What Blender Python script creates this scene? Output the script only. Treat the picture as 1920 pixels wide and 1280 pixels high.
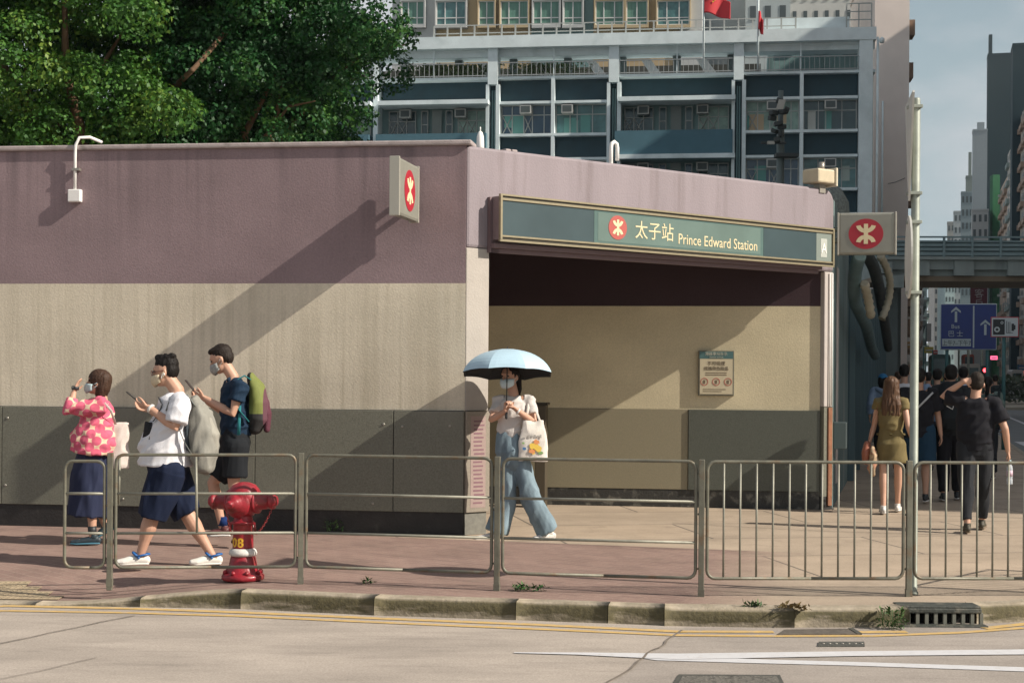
import bpy, math, random
import numpy as np
from mathutils import Vector, Matrix, noise as mnoise
for _o in list(bpy.data.objects): bpy.data.objects.remove(_o)
SC = bpy.context.scene
COL = SC.collection
R = math.radians
# ------------------------------------------------------------------ camera, world, sun, exposure
FPX = 2900.0; EYE = 1.62; ROLL = R(0.4); HOR = 60.0
cam = bpy.data.cameras.new('Camera'); camo = bpy.data.objects.new('Camera', cam); COL.objects.link(camo)
cam.sensor_width = 36.0; cam.lens = 36.0*FPX/1920.0
cam.shift_y = HOR/1920.0; cam.clip_end = 9000; cam.clip_start = 0.1
camo.location = (0, 0, EYE)
camo.matrix_world = Matrix.Translation((0, 0, EYE)) @ Matrix.Rotation(R(90), 4, 'X') @ Matrix.Rotation(ROLL, 4, 'Z')
SC.camera = camo
SUN_AZ = (0.9455, -0.3256); SUN_EL = R(35.0)
w = bpy.data.worlds.new('World'); SC.world = w; w.use_nodes = True
wn = w.node_tree; wn.nodes.clear()
sky = wn.nodes.new('ShaderNodeTexSky'); sky.sky_type = 'NISHITA'; sky.sun_disc = False
sky.sun_elevation = SUN_EL; sky.sun_rotation = math.atan2(SUN_AZ[0], SUN_AZ[1])
sky.air_density = 1.0; sky.dust_density = 3.0; sky.ozone_density = 1.5; sky.altitude = 50
wtc = wn.nodes.new('ShaderNodeTexCoord'); wmp = wn.nodes.new('ShaderNodeMapping'); wmp.inputs['Scale'].default_value = (3, 3, 7); wmp.inputs['Location'].default_value = (.9, .3, .55)
wnz = wn.nodes.new('ShaderNodeTexNoise'); wnz.inputs['Scale'].default_value = 1.6; wnz.inputs['Detail'].default_value = 7; wnz.inputs['Roughness'].default_value = .55
wcr = wn.nodes.new('ShaderNodeValToRGB'); wcr.color_ramp.elements[0].position = .38; wcr.color_ramp.elements[1].position = .66
wmx = wn.nodes.new('ShaderNodeMixRGB'); wmx.inputs[2].default_value = (9.0, 9.1, 9.5, 1)
whs = wn.nodes.new('ShaderNodeHueSaturation'); whs.inputs['Saturation'].default_value = .95; whs.inputs['Value'].default_value = 1.0
wbg = wn.nodes.new('ShaderNodeBackground'); wbg.inputs['Strength'].default_value = 0.055
wou = wn.nodes.new('ShaderNodeOutputWorld')
L = wn.links.new
L(wtc.outputs['Generated'], wmp.inputs['Vector']); L(wmp.outputs[0], wnz.inputs['Vector']); L(wnz.outputs['Fac'], wcr.inputs[0])
L(wcr.outputs[0], wmx.inputs[0]); L(sky.outputs[0], whs.inputs['Color']); 
wsp = wn.nodes.new('ShaderNodeSeparateXYZ'); L(wtc.outputs['Generated'], wsp.inputs[0])
wmr = wn.nodes.new('ShaderNodeMapRange'); wmr.interpolation_type = 'SMOOTHSTEP'; wmr.inputs['From Min'].default_value = .0; wmr.inputs['From Max'].default_value = .55; L(wsp.outputs['Z'], wmr.inputs['Value'])
whz = wn.nodes.new('ShaderNodeMixRGB'); whz.inputs[1].default_value = (6.0, 7.5, 8.1, 1); L(wmr.outputs[0], whz.inputs[0]); L(whs.outputs[0], whz.inputs[2])
L(whz.outputs[0], wmx.inputs[1]); L(wmx.outputs[0], wbg.inputs[0]); L(wbg.outputs[0], wou.inputs[0])
sl = bpy.data.lights.new('Sun', 'SUN'); sl.energy = 5.0; sl.angle = R(0.5); sl.color = (1.0, .915, .80)
so = bpy.data.objects.new('Sun', sl); COL.objects.link(so)
_hd = Vector((SUN_AZ[0], SUN_AZ[1], 0)).normalized()
SDIR = Vector((_hd.x*math.cos(SUN_EL), _hd.y*math.cos(SUN_EL), math.sin(SUN_EL)))
so.rotation_euler = SDIR.to_track_quat('Z', 'Y').to_euler(); so.location = (30, -12, 40)
SC.view_settings.view_transform = 'Standard'; SC.view_settings.look = 'None'
SC.view_settings.exposure = 0.44; SC.view_settings.gamma = 1.0
SC.render.engine = 'CYCLES'
SC.cycles.max_bounces = 5; SC.cycles.diffuse_bounces = 3; SC.cycles.glossy_bounces = 2; SC.cycles.transmission_bounces = 4
SC.cycles.volume_bounces = 0
# ------------------------------------------------------------------ photo pixel -> world
def unroll(px, py):
    dx = px-960; dy = py-640; c = math.cos(ROLL); s = math.sin(ROLL)
    return dx*c+dy*s, -dx*s+dy*c
def P(px, py, d):
    a, b = unroll(px, py); return Vector((a/FPX*d, d, EYE-(b-HOR)/FPX*d))
def G(px, py, z=0.0):
    a, b = unroll(px, py); d = (EYE-z)*FPX/(b-HOR); return Vector((a/FPX*d, d, z))
# ------------------------------------------------------------------ things, parts
ORG = {}
def tag(o, label=None, cat=None, group=None, kind=None):
    if label: o['label'] = label
    if cat: o['category'] = cat
    if group: o['group'] = group
    if kind: o['kind'] = kind
    return o
def thing(name, label, cat, loc=(0, 0, 0), group=None):
    o = bpy.data.objects.new(name, None); COL.objects.link(o); o.location = loc
    o.empty_display_size = .1
    ORG[o] = Vector(loc); return tag(o, label, cat, group)
def link(name, me, mats, parent=None, org=None):
    """me holds world coordinates"""
    o = bpy.data.objects.new(name, me); COL.objects.link(o)
    if not isinstance(mats, (list, tuple)): mats = [mats]
    me.materials.clear()
    for m in mats: me.materials.append(m)
    if parent is not None: org = ORG[parent]
    elif org is None: org = Vector((0, 0, 0))
    org = Vector(org)
    if org.length > 0: me.transform(Matrix.Translation(-org))
    if parent is not None: o.parent = parent
    else: o.location = org
    ORG[o] = org; return o
class MB:
    def __init__(s): s.v = []; s.f = []; s.m = []; s.sm = []
    def add(s, vs, fs, mi=0, smooth=False):
        b = len(s.v); s.v.extend([tuple(p) for p in vs])
        for f in fs: s.f.append([b+i for i in f]); s.m.append(mi); s.sm.append(smooth)
        return s
    def box(s, x0, x1, y0, y1, z0, z1, mi=0, T=None):
        vs = [Vector(p) for p in ((x0,y0,z0),(x1,y0,z0),(x1,y1,z0),(x0,y1,z0),(x0,y0,z1),(x1,y0,z1),(x1,y1,z1),(x0,y1,z1))]
        if T: vs = [T(p) for p in vs]
        return s.add(vs, [(0,3,2,1),(4,5,6,7),(0,1,5,4),(1,2,6,5),(2,3,7,6),(3,0,4,7)], mi)
    def obox(s, c, ax, ay, az, hx, hy, hz, mi=0):
        c = Vector(c)
        return s.box(-hx, hx, -hy, hy, -hz, hz, mi, lambda p: c+ax*p.x+ay*p.y+az*p.z)
    def prism(s, poly, off, mi=0, smooth=False):
        off = Vector(off); n = len(poly); a = [Vector(p) for p in poly]
        vs = a+[p+off for p in a]
        s.add(vs, [tuple(range(n)), tuple(range(2*n-1, n-1, -1))], mi)
        b = len(s.v)-2*n
        for i in range(n):
            j = (i+1) % n; s.f.append([b+i, b+i+n, b+j+n, b+j]); s.m.append(mi); s.sm.append(smooth)
        return s
    def loft(s, pts, rad, side=None, n=14, mi=0, cap=True, hemi=True, smooth=True):
        pts = [Vector(p) for p in pts]; rad = [(r, r) if not isinstance(r, (tuple, list)) else r for r in rad]
        N = len(pts); rings = []
        def tan(i):
            if i == 0: t = pts[1]-pts[0]
            elif i == N-1: t = pts[-1]-pts[-2]
            else: t = (pts[i+1]-pts[i]).normalized()+(pts[i]-pts[i-1]).normalized()
            return t.normalized()
        sd = Vector(side) if side is not None else None
        prev = None
        def frame(t):
            nonlocal prev
            if sd is not None: a = sd-t*sd.dot(t)
            elif prev is not None: a = prev-t*prev.dot(t)
            else:
                a = t.cross(Vector((0, 0, 1)))
                if a.length < .05: a = t.cross(Vector((0, 1, 0)))
            if a.length < 1e-5: a = t.orthogonal()
            a.normalize(); prev = a; return a, t.cross(a).normalized()
        if cap and hemi:
            t = tan(0); a, b = frame(t); r = min(rad[0])
            for k in (75, 45, 20):
                rings.append((pts[0]-t*r*math.sin(R(k)), a, b, rad[0][0]*math.cos(R(k)), rad[0][1]*math.cos(R(k))))
        for i in range(N):
            t = tan(i); a, b = frame(t); rings.append((pts[i], a, b, rad[i][0], rad[i][1]))
        if cap and hemi:
            t = tan(N-1); a, b = frame(t); r = min(rad[-1])
            for k in (20, 45, 75):
                rings.append((pts[-1]+t*r*math.sin(R(k)), a, b, rad[-1][0]*math.cos(R(k)), rad[-1][1]*math.cos(R(k))))
        base = len(s.v)
        for c, a, b, ra, rb in rings:
            for k in range(n):
                th = 2*math.pi*k/n; s.v.append(tuple(c+a*ra*math.cos(th)+b*rb*math.sin(th)))
        M = len(rings)
        for i in range(M-1):
            for k in range(n):
                k2 = (k+1) % n
                s.f.append([base+i*n+k, base+i*n+k2, base+(i+1)*n+k2, base+(i+1)*n+k]); s.m.append(mi); s.sm.append(smooth)
        if cap:
            s.f.append([base+k for k in range(n-1, -1, -1)]); s.m.append(mi); s.sm.append(False)
            s.f.append([base+(M-1)*n+k for k in range(n)]); s.m.append(mi); s.sm.append(False)
        return s
    def tube(s, pts, r, n=10, mi=0): return s.loft(pts, [r]*len(pts), n=n, mi=mi, hemi=False)
    def ell(s, c, a, b, cc, ra, rb, rc, nu=16, nv=10, mi=0):
        c = Vector(c); base = len(s.v)
        for i in range(1, nv):
            ph = math.pi*i/nv
            for k in range(nu):
                th = 2*math.pi*k/nu
                s.v.append(tuple(c+a*ra*math.sin(ph)*math.cos(th)+b*rb*math.sin(ph)*math.sin(th)+cc*rc*math.cos(ph)))
        s.v.append(tuple(c+cc*rc)); s.v.append(tuple(c-cc*rc)); t = len(s.v)-2
        for i in range(nv-2):
            for k in range(nu):
                k2 = (k+1) % nu; s.f.append([base+i*nu+k, base+(i+1)*nu+k, base+(i+1)*nu+k2, base+i*nu+k2]); s.m.append(mi); s.sm.append(True)
        for k in range(nu):
            k2 = (k+1) % nu
            s.f.append([t, base+k, base+k2]); s.m.append(mi); s.sm.append(True)
            s.f.append([t+1, base+(nv-2)*nu+k2, base+(nv-2)*nu+k]); s.m.append(mi); s.sm.append(True)
        return s
    def lathe(s, c, prof, axis=Vector((0, 0, 1)), n=28, mi=0, smooth=True):
        """prof: (r, h) along axis"""
        c = Vector(c); axis = Vector(axis).normalized(); a = axis.orthogonal().normalized(); b = axis.cross(a)
        base = len(s.v); M = len(prof)
        for r, h in prof:
            for k in range(n):
                th = 2*math.pi*k/n; s.v.append(tuple(c+axis*h+a*max(r, .0004)*math.cos(th)+b*max(r, .0004)*math.sin(th)))
        for i in range(M-1):
            for k in range(n):
                k2 = (k+1) % n; s.f.append([base+i*n+k, base+i*n+k2, base+(i+1)*n+k2, base+(i+1)*n+k]); s.m.append(mi); s.sm.append(smooth)
        s.f.append([base+k for k in range(n-1, -1, -1)]); s.m.append(mi); s.sm.append(False)
        s.f.append([base+(M-1)*n+k for k in range(n)]); s.m.append(mi); s.sm.append(False)
        return s
    def mesh(s, name='m'):
        me = bpy.data.meshes.new(name); me.from_pydata(s.v, [], s.f)
        me.polygons.foreach_set('material_index', s.m); me.polygons.foreach_set('use_smooth', s.sm); me.update(); return me
    def build(s, name, mats, parent=None, bevel=0.0, org=None):
        o = link(name, s.mesh(name), mats, parent, org)
        if bevel > 0:
            b = o.modifiers.new('b', 'BEVEL'); b.width = bevel; b.segments = 2; b.limit_method = 'ANGLE'; b.angle_limit = R(40)
        return o
def remesh(mb, voxel, smooth=4, wr=None, decimate=None):
    """union of the closed shapes in mb as one continuous mesh"""
    me = mb.mesh('tmp'); o = bpy.data.objects.new('tmp', me); COL.objects.link(o)
    r = o.modifiers.new('r', 'REMESH'); r.mode = 'VOXEL'; r.voxel_size = voxel; r.use_smooth_shade = True
    if smooth:
        q = o.modifiers.new('s', 'SMOOTH'); q.iterations = smooth; q.factor = .5
    dg = bpy.context.evaluated_depsgraph_get(); out = bpy.data.meshes.new_from_object(o.evaluated_get(dg))
    bpy.data.objects.remove(o); bpy.data.meshes.remove(me)
    if wr:
        amp, sx, sy, sz, seed = wr
        n = len(out.vertices); co = np.empty(n*3); out.vertices.foreach_get('co', co); co = co.reshape(-1, 3)
        no = np.empty(n*3); out.vertices.foreach_get('normal', no); no = no.reshape(-1, 3)
        d = np.empty(n)
        for i in range(n):
            x, y, z = co[i]; q = Vector((x*sx+seed, y*sy+z*1.3, z*sz-x*sx*.55))
            d[i] = .7*(1-abs(mnoise.noise(q))*3)+.45*mnoise.noise(q*2.3)
        co += no*(d*amp)[:, None]; out.vertices.foreach_set('co', co.ravel()); out.update()
    out.polygons.foreach_set('use_smooth', [True]*len(out.polygons))
    return out
class Frame:
    """vertical plane frame: u along U, n out along N, z up"""
    def __init__(s, o, yaw, flip=1):
        s.o = Vector(o); s.o.z = 0; s.U = Vector((math.cos(yaw), math.sin(yaw), 0)); s.N = Vector((math.sin(yaw), -math.cos(yaw), 0))
    def at(s, u, n, z): return s.o+s.U*u+s.N*n+Vector((0, 0, z))
    def T(s, p): return s.at(p.x, p.y, p.z)
    def px(s, px, py, n=0.0):
        r = P(px, py, 1.0)-Vector((0, 0, EYE)); c = Vector((0, 0, EYE)); pl = s.o+s.N*n
        t = (pl-c).dot(s.N)/r.dot(s.N); h = c+r*t; return (h-pl).dot(s.U), h.z
    def u(s, px, py=600, n=0.0): return s.px(px, py, n)[0]
    def box(s, mb, u0, u1, n0, n1, z0, z1, mi=0): return mb.box(u0, u1, n0, n1, z0, z1, mi, s.T)
# ------------------------------------------------------------------ materials
MATS = {}
def nt(m): return m.node_tree.nodes, m.node_tree.links
def mat(name, col, rough=.6, var=.0, scale=6.0, bump=.0, bscale=40.0, metal=0.0, spec=.5, streak=0.0, dirt=None, emit=None, coords='pos', stretch=None, coat=0.0):
    if name in MATS: return MATS[name]
    m = bpy.data.materials.new(name); m.use_nodes = True; N, K = nt(m); b = N['Principled BSDF']
    c = tuple(col)+(1,)
    b.inputs['Base Color'].default_value = c; b.inputs['Roughness'].default_value = rough; b.inputs['Metallic'].default_value = metal
    b.inputs['Specular IOR Level'].default_value = spec; b.inputs['Coat Weight'].default_value = coat
    g = N.new('ShaderNodeNewGeometry') if coords == 'pos' else N.new('ShaderNodeTexCoord')
    pos = g.outputs['Position'] if coords == 'pos' else g.outputs['Object']
    cur = None
    if stretch:
        mp = N.new('ShaderNodeMapping'); mp.inputs['Scale'].default_value = stretch; K.new(pos, mp.inputs['Vector']); vpos = mp.outputs[0]
    else: vpos = pos
    if var > 0:
        nz = N.new('ShaderNodeTexNoise'); nz.inputs['Scale'].default_value = scale; nz.inputs['Detail'].default_value = 8; nz.inputs['Roughness'].default_value = .62
        K.new(vpos, nz.inputs['Vector'])
        mr = N.new('ShaderNodeMapRange'); mr.inputs['From Min'].default_value = .3; mr.inputs['From Max'].default_value = .7
        mr.inputs['To Min'].default_value = 1-var; mr.inputs['To Max'].default_value = 1+var; K.new(nz.outputs['Fac'], mr.inputs['Value'])
        mx = N.new('ShaderNodeMixRGB'); mx.blend_type = 'MULTIPLY'; mx.inputs[0].default_value = 1; mx.inputs[1].default_value = c
        K.new(mr.outputs[0], mx.inputs[2]); cur = mx.outputs[0]
    if dirt:   # (colour, amount, scale, threshold)
        dc, am, ds, thr = dirt
        nz = N.new('ShaderNodeTexNoise'); nz.inputs['Scale'].default_value = ds; nz.inputs['Detail'].default_value = 6; K.new(vpos, nz.inputs['Vector'])
        rp = N.new('ShaderNodeMapRange'); rp.inputs['From Min'].default_value = thr; rp.inputs['From Max'].default_value = thr+.18; rp.inputs['To Max'].default_value = am
        K.new(nz.outputs['Fac'], rp.inputs['Value'])
        mx = N.new('ShaderNodeMixRGB'); mx.inputs[1].default_value = c; mx.inputs[2].default_value = tuple(dc)+(1,)
        if cur: K.new(cur, mx.inputs[1])
        K.new(rp.outputs[0], mx.inputs[0]); cur = mx.outputs[0]
    if cur: K.new(cur, b.inputs['Base Color'])
    if bump > 0:
        nz = N.new('ShaderNodeTexNoise'); nz.inputs['Scale'].default_value = bscale; nz.inputs['Detail'].default_value = 5; K.new(pos, nz.inputs['Vector'])
        bp = N.new('ShaderNodeBump'); bp.inputs['Strength'].default_value = min(1, bump); bp.inputs['Distance'].default_value = .01
        K.new(nz.outputs['Fac'], bp.inputs['Height']); K.new(bp.outputs[0], b.inputs['Normal'])
    if emit:
        b.inputs['Emission Color'].default_value = tuple(emit[0])+(1,); b.inputs['Emission Strength'].default_value = emit[1]
    MATS[name] = m; return m
def text(body, size, F, u, z, n, m, name, parent, depth=.004, align='LEFT', squash=1.0, org=None, mat_=None, shear=0):
    c = bpy.data.curves.new('t', 'FONT'); c.body = body; c.size = size; c.align_x = align; c.extrude = depth/2; c.resolution_u = 3; c.space_character = 1.0
    o = bpy.data.objects.new('t', c); COL.objects.link(o); bpy.context.view_layer.update()
    dg = bpy.context.evaluated_depsgraph_get(); me = bpy.data.meshes.new_from_object(o.evaluated_get(dg)); bpy.data.objects.remove(o)
    for v in me.vertices:
        x, y, zz = v.co; v.co = F.at(u+x*squash, n+zz, z+y+shear*x)
    return link(name, me, m, parent, org)
def spheric(a): return a
random.seed(7); rnd = random.Random(11)
X3 = Vector((1, 0, 0)); Y3 = Vector((0, 1, 0)); Z3 = Vector((0, 0, 1))
# ------------------------------------------------------------------ station entrance
YL = R(7.9)
C0 = P(870, 1003, 15.5); C0.z = 0
FL = Frame(C0, -YL)                    # left wall: u negative to the left, n towards the road
FE = Frame(C0, R(37))                  # chamfered entrance front, u to the right
H = 3.9
uR = FE.u(1561, 700)                   # right end of the front
RE = FE.at(uR, 0, 0)
FB = Frame(RE+FE.U*-.16+FE.N*-.06, -YL)       # inner back wall, u negative to the left
FS = Frame(RE, math.atan2(.969, .247))   # street side wall; U runs away from the camera
def band_mat(name, inner=False):
    m = bpy.data.materials.new(name); m.use_nodes = True; N, K = nt(m); b = N['Principled BSDF']; b.inputs['Roughness'].default_value = .85; b.inputs['Specular IOR Level'].default_value = .2
    g = N.new('ShaderNodeNewGeometry'); sp = N.new('ShaderNodeSeparateXYZ'); K.new(g.outputs['Position'], sp.inputs[0])
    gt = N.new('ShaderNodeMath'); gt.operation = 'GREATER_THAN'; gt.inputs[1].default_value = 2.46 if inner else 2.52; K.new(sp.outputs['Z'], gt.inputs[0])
    def noise(sc, st, det=6):
        mp = N.new('ShaderNodeMapping'); mp.inputs['Scale'].default_value = st; K.new(g.outputs['Position'], mp.inputs['Vector'])
        z = N.new('ShaderNodeTexNoise'); z.inputs['Scale'].default_value = sc; z.inputs['Detail'].default_value = det; K.new(mp.outputs[0], z.inputs['Vector']); return z.outputs['Fac']
    def rng(v, a, b_, c, d):
        r = N.new('ShaderNodeMapRange'); r.inputs['From Min'].default_value = a; r.inputs['From Max'].default_value = b_; r.inputs['To Min'].default_value = c; r.inputs['To Max'].default_value = d
        K.new(v, r.inputs['Value']); return r.outputs[0]
    def mul(a, b_):
        q = N.new('ShaderNodeMixRGB'); q.blend_type = 'MULTIPLY'; q.inputs[0].default_value = 1
        K.new(a, q.inputs[1]); K.new(b_, q.inputs[2]); return q.outputs[0]
    mx = N.new('ShaderNodeMixRGB'); K.new(gt.outputs[0], mx.inputs[0])
    mx.inputs[1].default_value = (.58, .51, .35, 1) if inner else (.62, .56, .44, 1); mx.inputs[2].default_value = (.05, .031, .036, 1) if inner else (.255, .190, .198, 1)  # inside purple darkened to carry the doorway's deep shade in the colour
    cur = mul(mx.outputs[0], rng(noise(1.1, (1, 1, 1.6), 8), .3, .7, .88, 1.09))
    cur = mul(cur, rng(noise(60, (1, 1, 1)), .3, .7, .91, 1.09))
    # rain streaks running down from the coping
    st = rng(noise(5.5, (1, 1, .05), 3), .50, .66, 0, 1)
    st2 = rng(noise(19, (1, 1, .03), 2), .48, .66, 0, 1)
    hz = rng(sp.outputs['Z'], 2.6, 3.9, 0.0, 1.0)
    hz2 = rng(noise(2.0, (1, 1, .0), 2), .35, .65, .15, 1)
    def mth(op, a, b_):
        q = N.new('ShaderNodeMath'); q.operation = op
        for i, v in enumerate((a, b_)):
            if isinstance(v, (int, float)): q.inputs[i].default_value = v
            else: K.new(v, q.inputs[i])
        return q.outputs[0]
    top = mth('MULTIPLY', mth('MULTIPLY', mth('MAXIMUM', st, mth('MULTIPLY', st2, .6)), hz), hz2)
    top = mth('MULTIPLY', top, .62)
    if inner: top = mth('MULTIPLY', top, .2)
    m2 = N.new('ShaderNodeMixRGB'); K.new(top, m2.inputs[0]); K.new(cur, m2.inputs[1]); m2.inputs[2].default_value = (.085, .07, .075, 1)
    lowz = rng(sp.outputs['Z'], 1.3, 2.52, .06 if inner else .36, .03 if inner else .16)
    low = mth('MULTIPLY', mth('MULTIPLY', mth('MAXIMUM', st, st2), lowz), mth('SUBTRACT', 1, gt.outputs[0]))
    m3 = N.new('ShaderNodeMixRGB'); K.new(low, m3.inputs[0]); K.new(m2.outputs[0], m3.inputs[1]); m3.inputs[2].default_value = (.27, .235, .16, 1)
    K.new(m3.outputs[0], b.inputs['Base Color'])
    nz = N.new('ShaderNodeTexNoise'); nz.inputs['Scale'].default_value = 55; nz.inputs['Detail'].default_value = 4; K.new(g.outputs['Position'], nz.inputs['Vector'])
    bp = N.new('ShaderNodeBump'); bp.inputs['Strength'].default_value = .35; bp.inputs['Distance'].default_value = .006; K.new(nz.outputs['Fac'], bp.inputs['Height']); K.new(bp.outputs[0], b.inputs['Normal'])
    return m
M_band = band_mat('painted_render'); M_band_in = band_mat('painted_render_inside_shaded', True)
M_pink = mat('header_pink_paint', (.255, .218, .235), .8, .08, 3, .35, 50, dirt=((.13, .10, .10), .6, 4.5, .55), stretch=(1, 1, .12))
M_cope = mat('coping', (.36, .31, .30), .85, .15, 9, .4, 60, dirt=((.12, .10, .09), .8, 5, .56))
M_clad = mat('granite_cladding', (.145, .145, .112), .55, .25, 60, .2, 120, dirt=((.20, .19, .15), .5, 1.3, .52))
M_cladd = mat('granite_cladding_dark', (.082, .088, .07), .55, .2, 60, .2, 120)
M_base = mat('black_plinth', (.018, .016, .015), .6, .3, 9, .5, 40, dirt=((.06, .06, .05), .5, 10, .6))
M_conc = mat('concrete_slab', (.34, .30, .27), .9, .12, 4, .4, 60)
M_dark = mat('dark_soffit', (.03, .024, .026), .9)
M_alu = mat('aluminium', (.33, .31, .27), .42, .1, 8, metal=.6)
M_dalu = mat('dark_bronze_metal', (.05, .045, .035), .4, metal=.5)
M_steel = mat('galvanised_pole', (.27, .295, .255), .55, .2, 5, .1, 40, metal=.3)
M_red = mat('sign_red', (.36, .015, .03), .45); M_cream = mat('sign_cream', (.70, .60, .37), .5)
M_white = mat('white_paint', (.78, .77, .74), .5, .05, 10)
st = thing('station_entrance', 'low purple and beige underground station entrance with a chamfered doorway', 'station entrance', tuple(C0))
LW = -13.0
b = MB(); FL.box(b, LW, -.005, -.25, 0, 1.24, H)
b.build('painted_wall', M_band, st)
# granite panels, each one modelled with a joint
joints = [LW, -10.6, -8.9, -7.2]+[FL.u(x, 850) for x in (5, 208, 479, 738)]+[-.004]
zt = 1.238
for i in range(len(joints)-1):
    b = MB(); FL.box(b, joints[i]+.004, joints[i+1]-.004, -.24, .028, .225, zt)
    b.build('cladding_panel', M_clad, st, bevel=.004)
b = MB()
for j in joints[1:-1]: FL.box(b, j-.004, j+.004, -.2, .012, .225, zt-.01)
FL.box(b, LW, -.01, -.2, .016, zt, zt+.006)
b.build('panel_joint', M_dark, st)
b = MB(); FL.box(b, LW, -.01, -.24, .012, 0, .225); b.build('plinth', M_base, st)
for a_, z_ in ((FL.u(16, 800), 1.12), (FL.u(720, 790), 1.1), (FL.u(755, 790), 1.08), (FL.u(844, 790), 1.09), (FL.u(12, 905), .42), (FL.u(232, 925), .30), (FL.u(700, 925), .30)):
    b = MB(); b.lathe(FL.at(a_, .026, z_), [(.014, 0), (.014, .006), (.008, .01)], FL.N, 10); b.build('fixing_stud', M_alu, st)
b = MB(); FL.box(b, LW, .05, -.30, .035, H+.002, H+.055)
b.build('coping', M_cope, st, bevel=.015)
# chamfer front: left pier, header, right pier
PW = .285
b = MB(); FE.box(b, .0, PW, -.24, .004, 1.242, 2.878); b.build('left_pier', mat('pier_paint', (.39, .355, .315), .8, .06, 6, .3, 50), st, bevel=.01)
b = MB(); FE.box(b, -.005, PW+.003, -.22, .03, .225, 1.238); b.build('pier_cladding', mat('pier_granite', (.26, .225, .18), .5, .12, 50, .15, 100), st, bevel=.004)
b = MB(); FE.box(b, .0, PW-.02, -.22, .008, 0, .223); b.build('pier_plinth', mat('pier_plinth', (.17, .165, .14), .6, .2, 20), st)
RW = .155
ru = .17
prof = [(0, 2.88), (uR, 2.88)]
for k in range(0, 8):
    a_ = R(90*k/7); prof.append((uR-ru+ru*math.cos(a_), H-.02-ru+ru*math.sin(a_)))
prof.append((0, H+.0))
b = MB(); b.prism([FE.at(u, 0.006, z) for u, z in prof], FE.N*-.28)
b.build('header', M_pink, st, bevel=.03)
b = MB(); FE.box(b, uR-RW, uR, -.13, .0, 1.242, 2.876); b.build('right_pier', mat('right_pier_paint', (.42, .38, .35), .8, .05, 6, .2, 50), st, bevel=.012)
b = MB(); FE.box(b, uR-RW-.004, uR+.004, -.13, .006, 0.16, 1.238); b.build('pier_cladding', M_clad, st)
b = MB(); FE.box(b, uR-RW+.06, uR-.03, .0, .026, 0.05, 1.236); b.build('corner_strip', mat('rust_brown_strip', (.24, .10, .05), .6, .3, 12), st)
b = MB(); FE.box(b, uR-RW, uR, -.13, .002, 0, .158); b.build('plinth', M_base, st)
for du in (.035, .075):
    b = MB(); b.tube([FE.at(uR-du, .018, 1.26), FE.at(uR-du, .018, 2.86)], .009, 8); b.build('pipe', M_white, st)
# inner back wall
BL = -6.8
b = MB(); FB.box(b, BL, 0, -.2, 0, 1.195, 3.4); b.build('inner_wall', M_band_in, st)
us = FB.u(1290, 820)
b = MB(); FB.box(b, BL, us-.003, -.2, .012, .215, 1.192); b.build('inner_cladding', mat('warm_granite', (.25, .22, .145), .55, .1, 60, .15, 110), st, bevel=.003)
b = MB(); FB.box(b, us+.003, 0, -.2, .030, .215, 1.192); b.build('inner_cladding', M_cladd, st, bevel=.003)
b = MB(); FB.box(b, BL, 0, -.2, .006, -.0, .213); b.build('inner_plinth', mat('worn_plinth', (.035, .034, .03), .6, .3, 9, .5, 40, dirt=((.19, .18, .15), .85, 9, .54)), st)
# inner end wall on the left, ceiling, roof, street wall
pL = [FL.at(-.02, -.05, 0), FE.at(PW, -.02, 0), FE.at(uR-.02, -.02, 0), FB.at(-.02, -.18, 0), FB.at(BL, -.18, 0), FL.at(-5.6, -.1, 0)]
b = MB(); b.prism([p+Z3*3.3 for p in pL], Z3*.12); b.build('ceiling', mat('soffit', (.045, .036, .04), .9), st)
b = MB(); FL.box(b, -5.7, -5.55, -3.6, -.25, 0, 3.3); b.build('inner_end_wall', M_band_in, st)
SE = FS.at(5.2, .0, 0)
pr = [FL.at(LW, -.2, 0), FL.at(-.05, -.12, 0), FE.at(.02, -.12, 0), FE.at(uR-.18, -.1, 0), FS.at(.2, -.1, 0), FS.at(5.2, -.1, 0), FL.at(LW, -5.6, 0)]
b = MB(); b.prism([p+Z3*(H-.16) for p in pr], Z3*.14); b.build('roof', M_conc, st)
b = MB(); FL.box(b, LW, LW+.2, -5.6, -.25, 0, H-.16); b.build('end_wall', M_band, st)
b = MB(); b.prism([FL.at(LW, -5.4, 0), FS.at(5.2, -.15, 0), FS.at(5.2, -.35, 0), FL.at(LW, -5.6, 0)], Z3*(H-.16)); b.build('rear_wall', M_band, st)
b = MB(); FS.box(b, .02, 5.2, -.2, -.004, 0, H-.14)
b.build('street_wall', mat('teal_street_wall', (.13, .19, .19), .7, .25, 3, .3, 30, dirt=((.34, .34, .32), .6, 2.2, .56), stretch=(1, 1, .2)), st)
# price-list style notice strips on the pier
pn = MB(); FE.box(pn, .045, .235, .031, .034, .27, 1.18)
tr = thing('sticker_strip', 'column of small pink and grey stickers pasted down the left doorway pier', 'stickers', tuple(FE.at(.14, .03, .27)))
pn = MB(); FE.box(pn, .05, .235, .0305, .0325, .27, 1.19); pn.build('backing', mat('pinkish_backing', (.32, .235, .21), .6, .1, 20), tr)
for k in range(21):
    z0 = 1.13-k*.041; b = MB(); wv = rnd.uniform(.1, .135)
    FE.box(b, .085+rnd.uniform(-.006, .006), .085+wv, .0325, .0335, z0, z0+.017)
    b.build('sticker', mat('sticker_%d' % (k % 4), [(.20, .10, .12), (.46, .25, .28), (.44, .20, .24), (.55, .42, .42)][(k if k < 3 else k+1) % 4 if k > 2 else 0], .6), tr)
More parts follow.
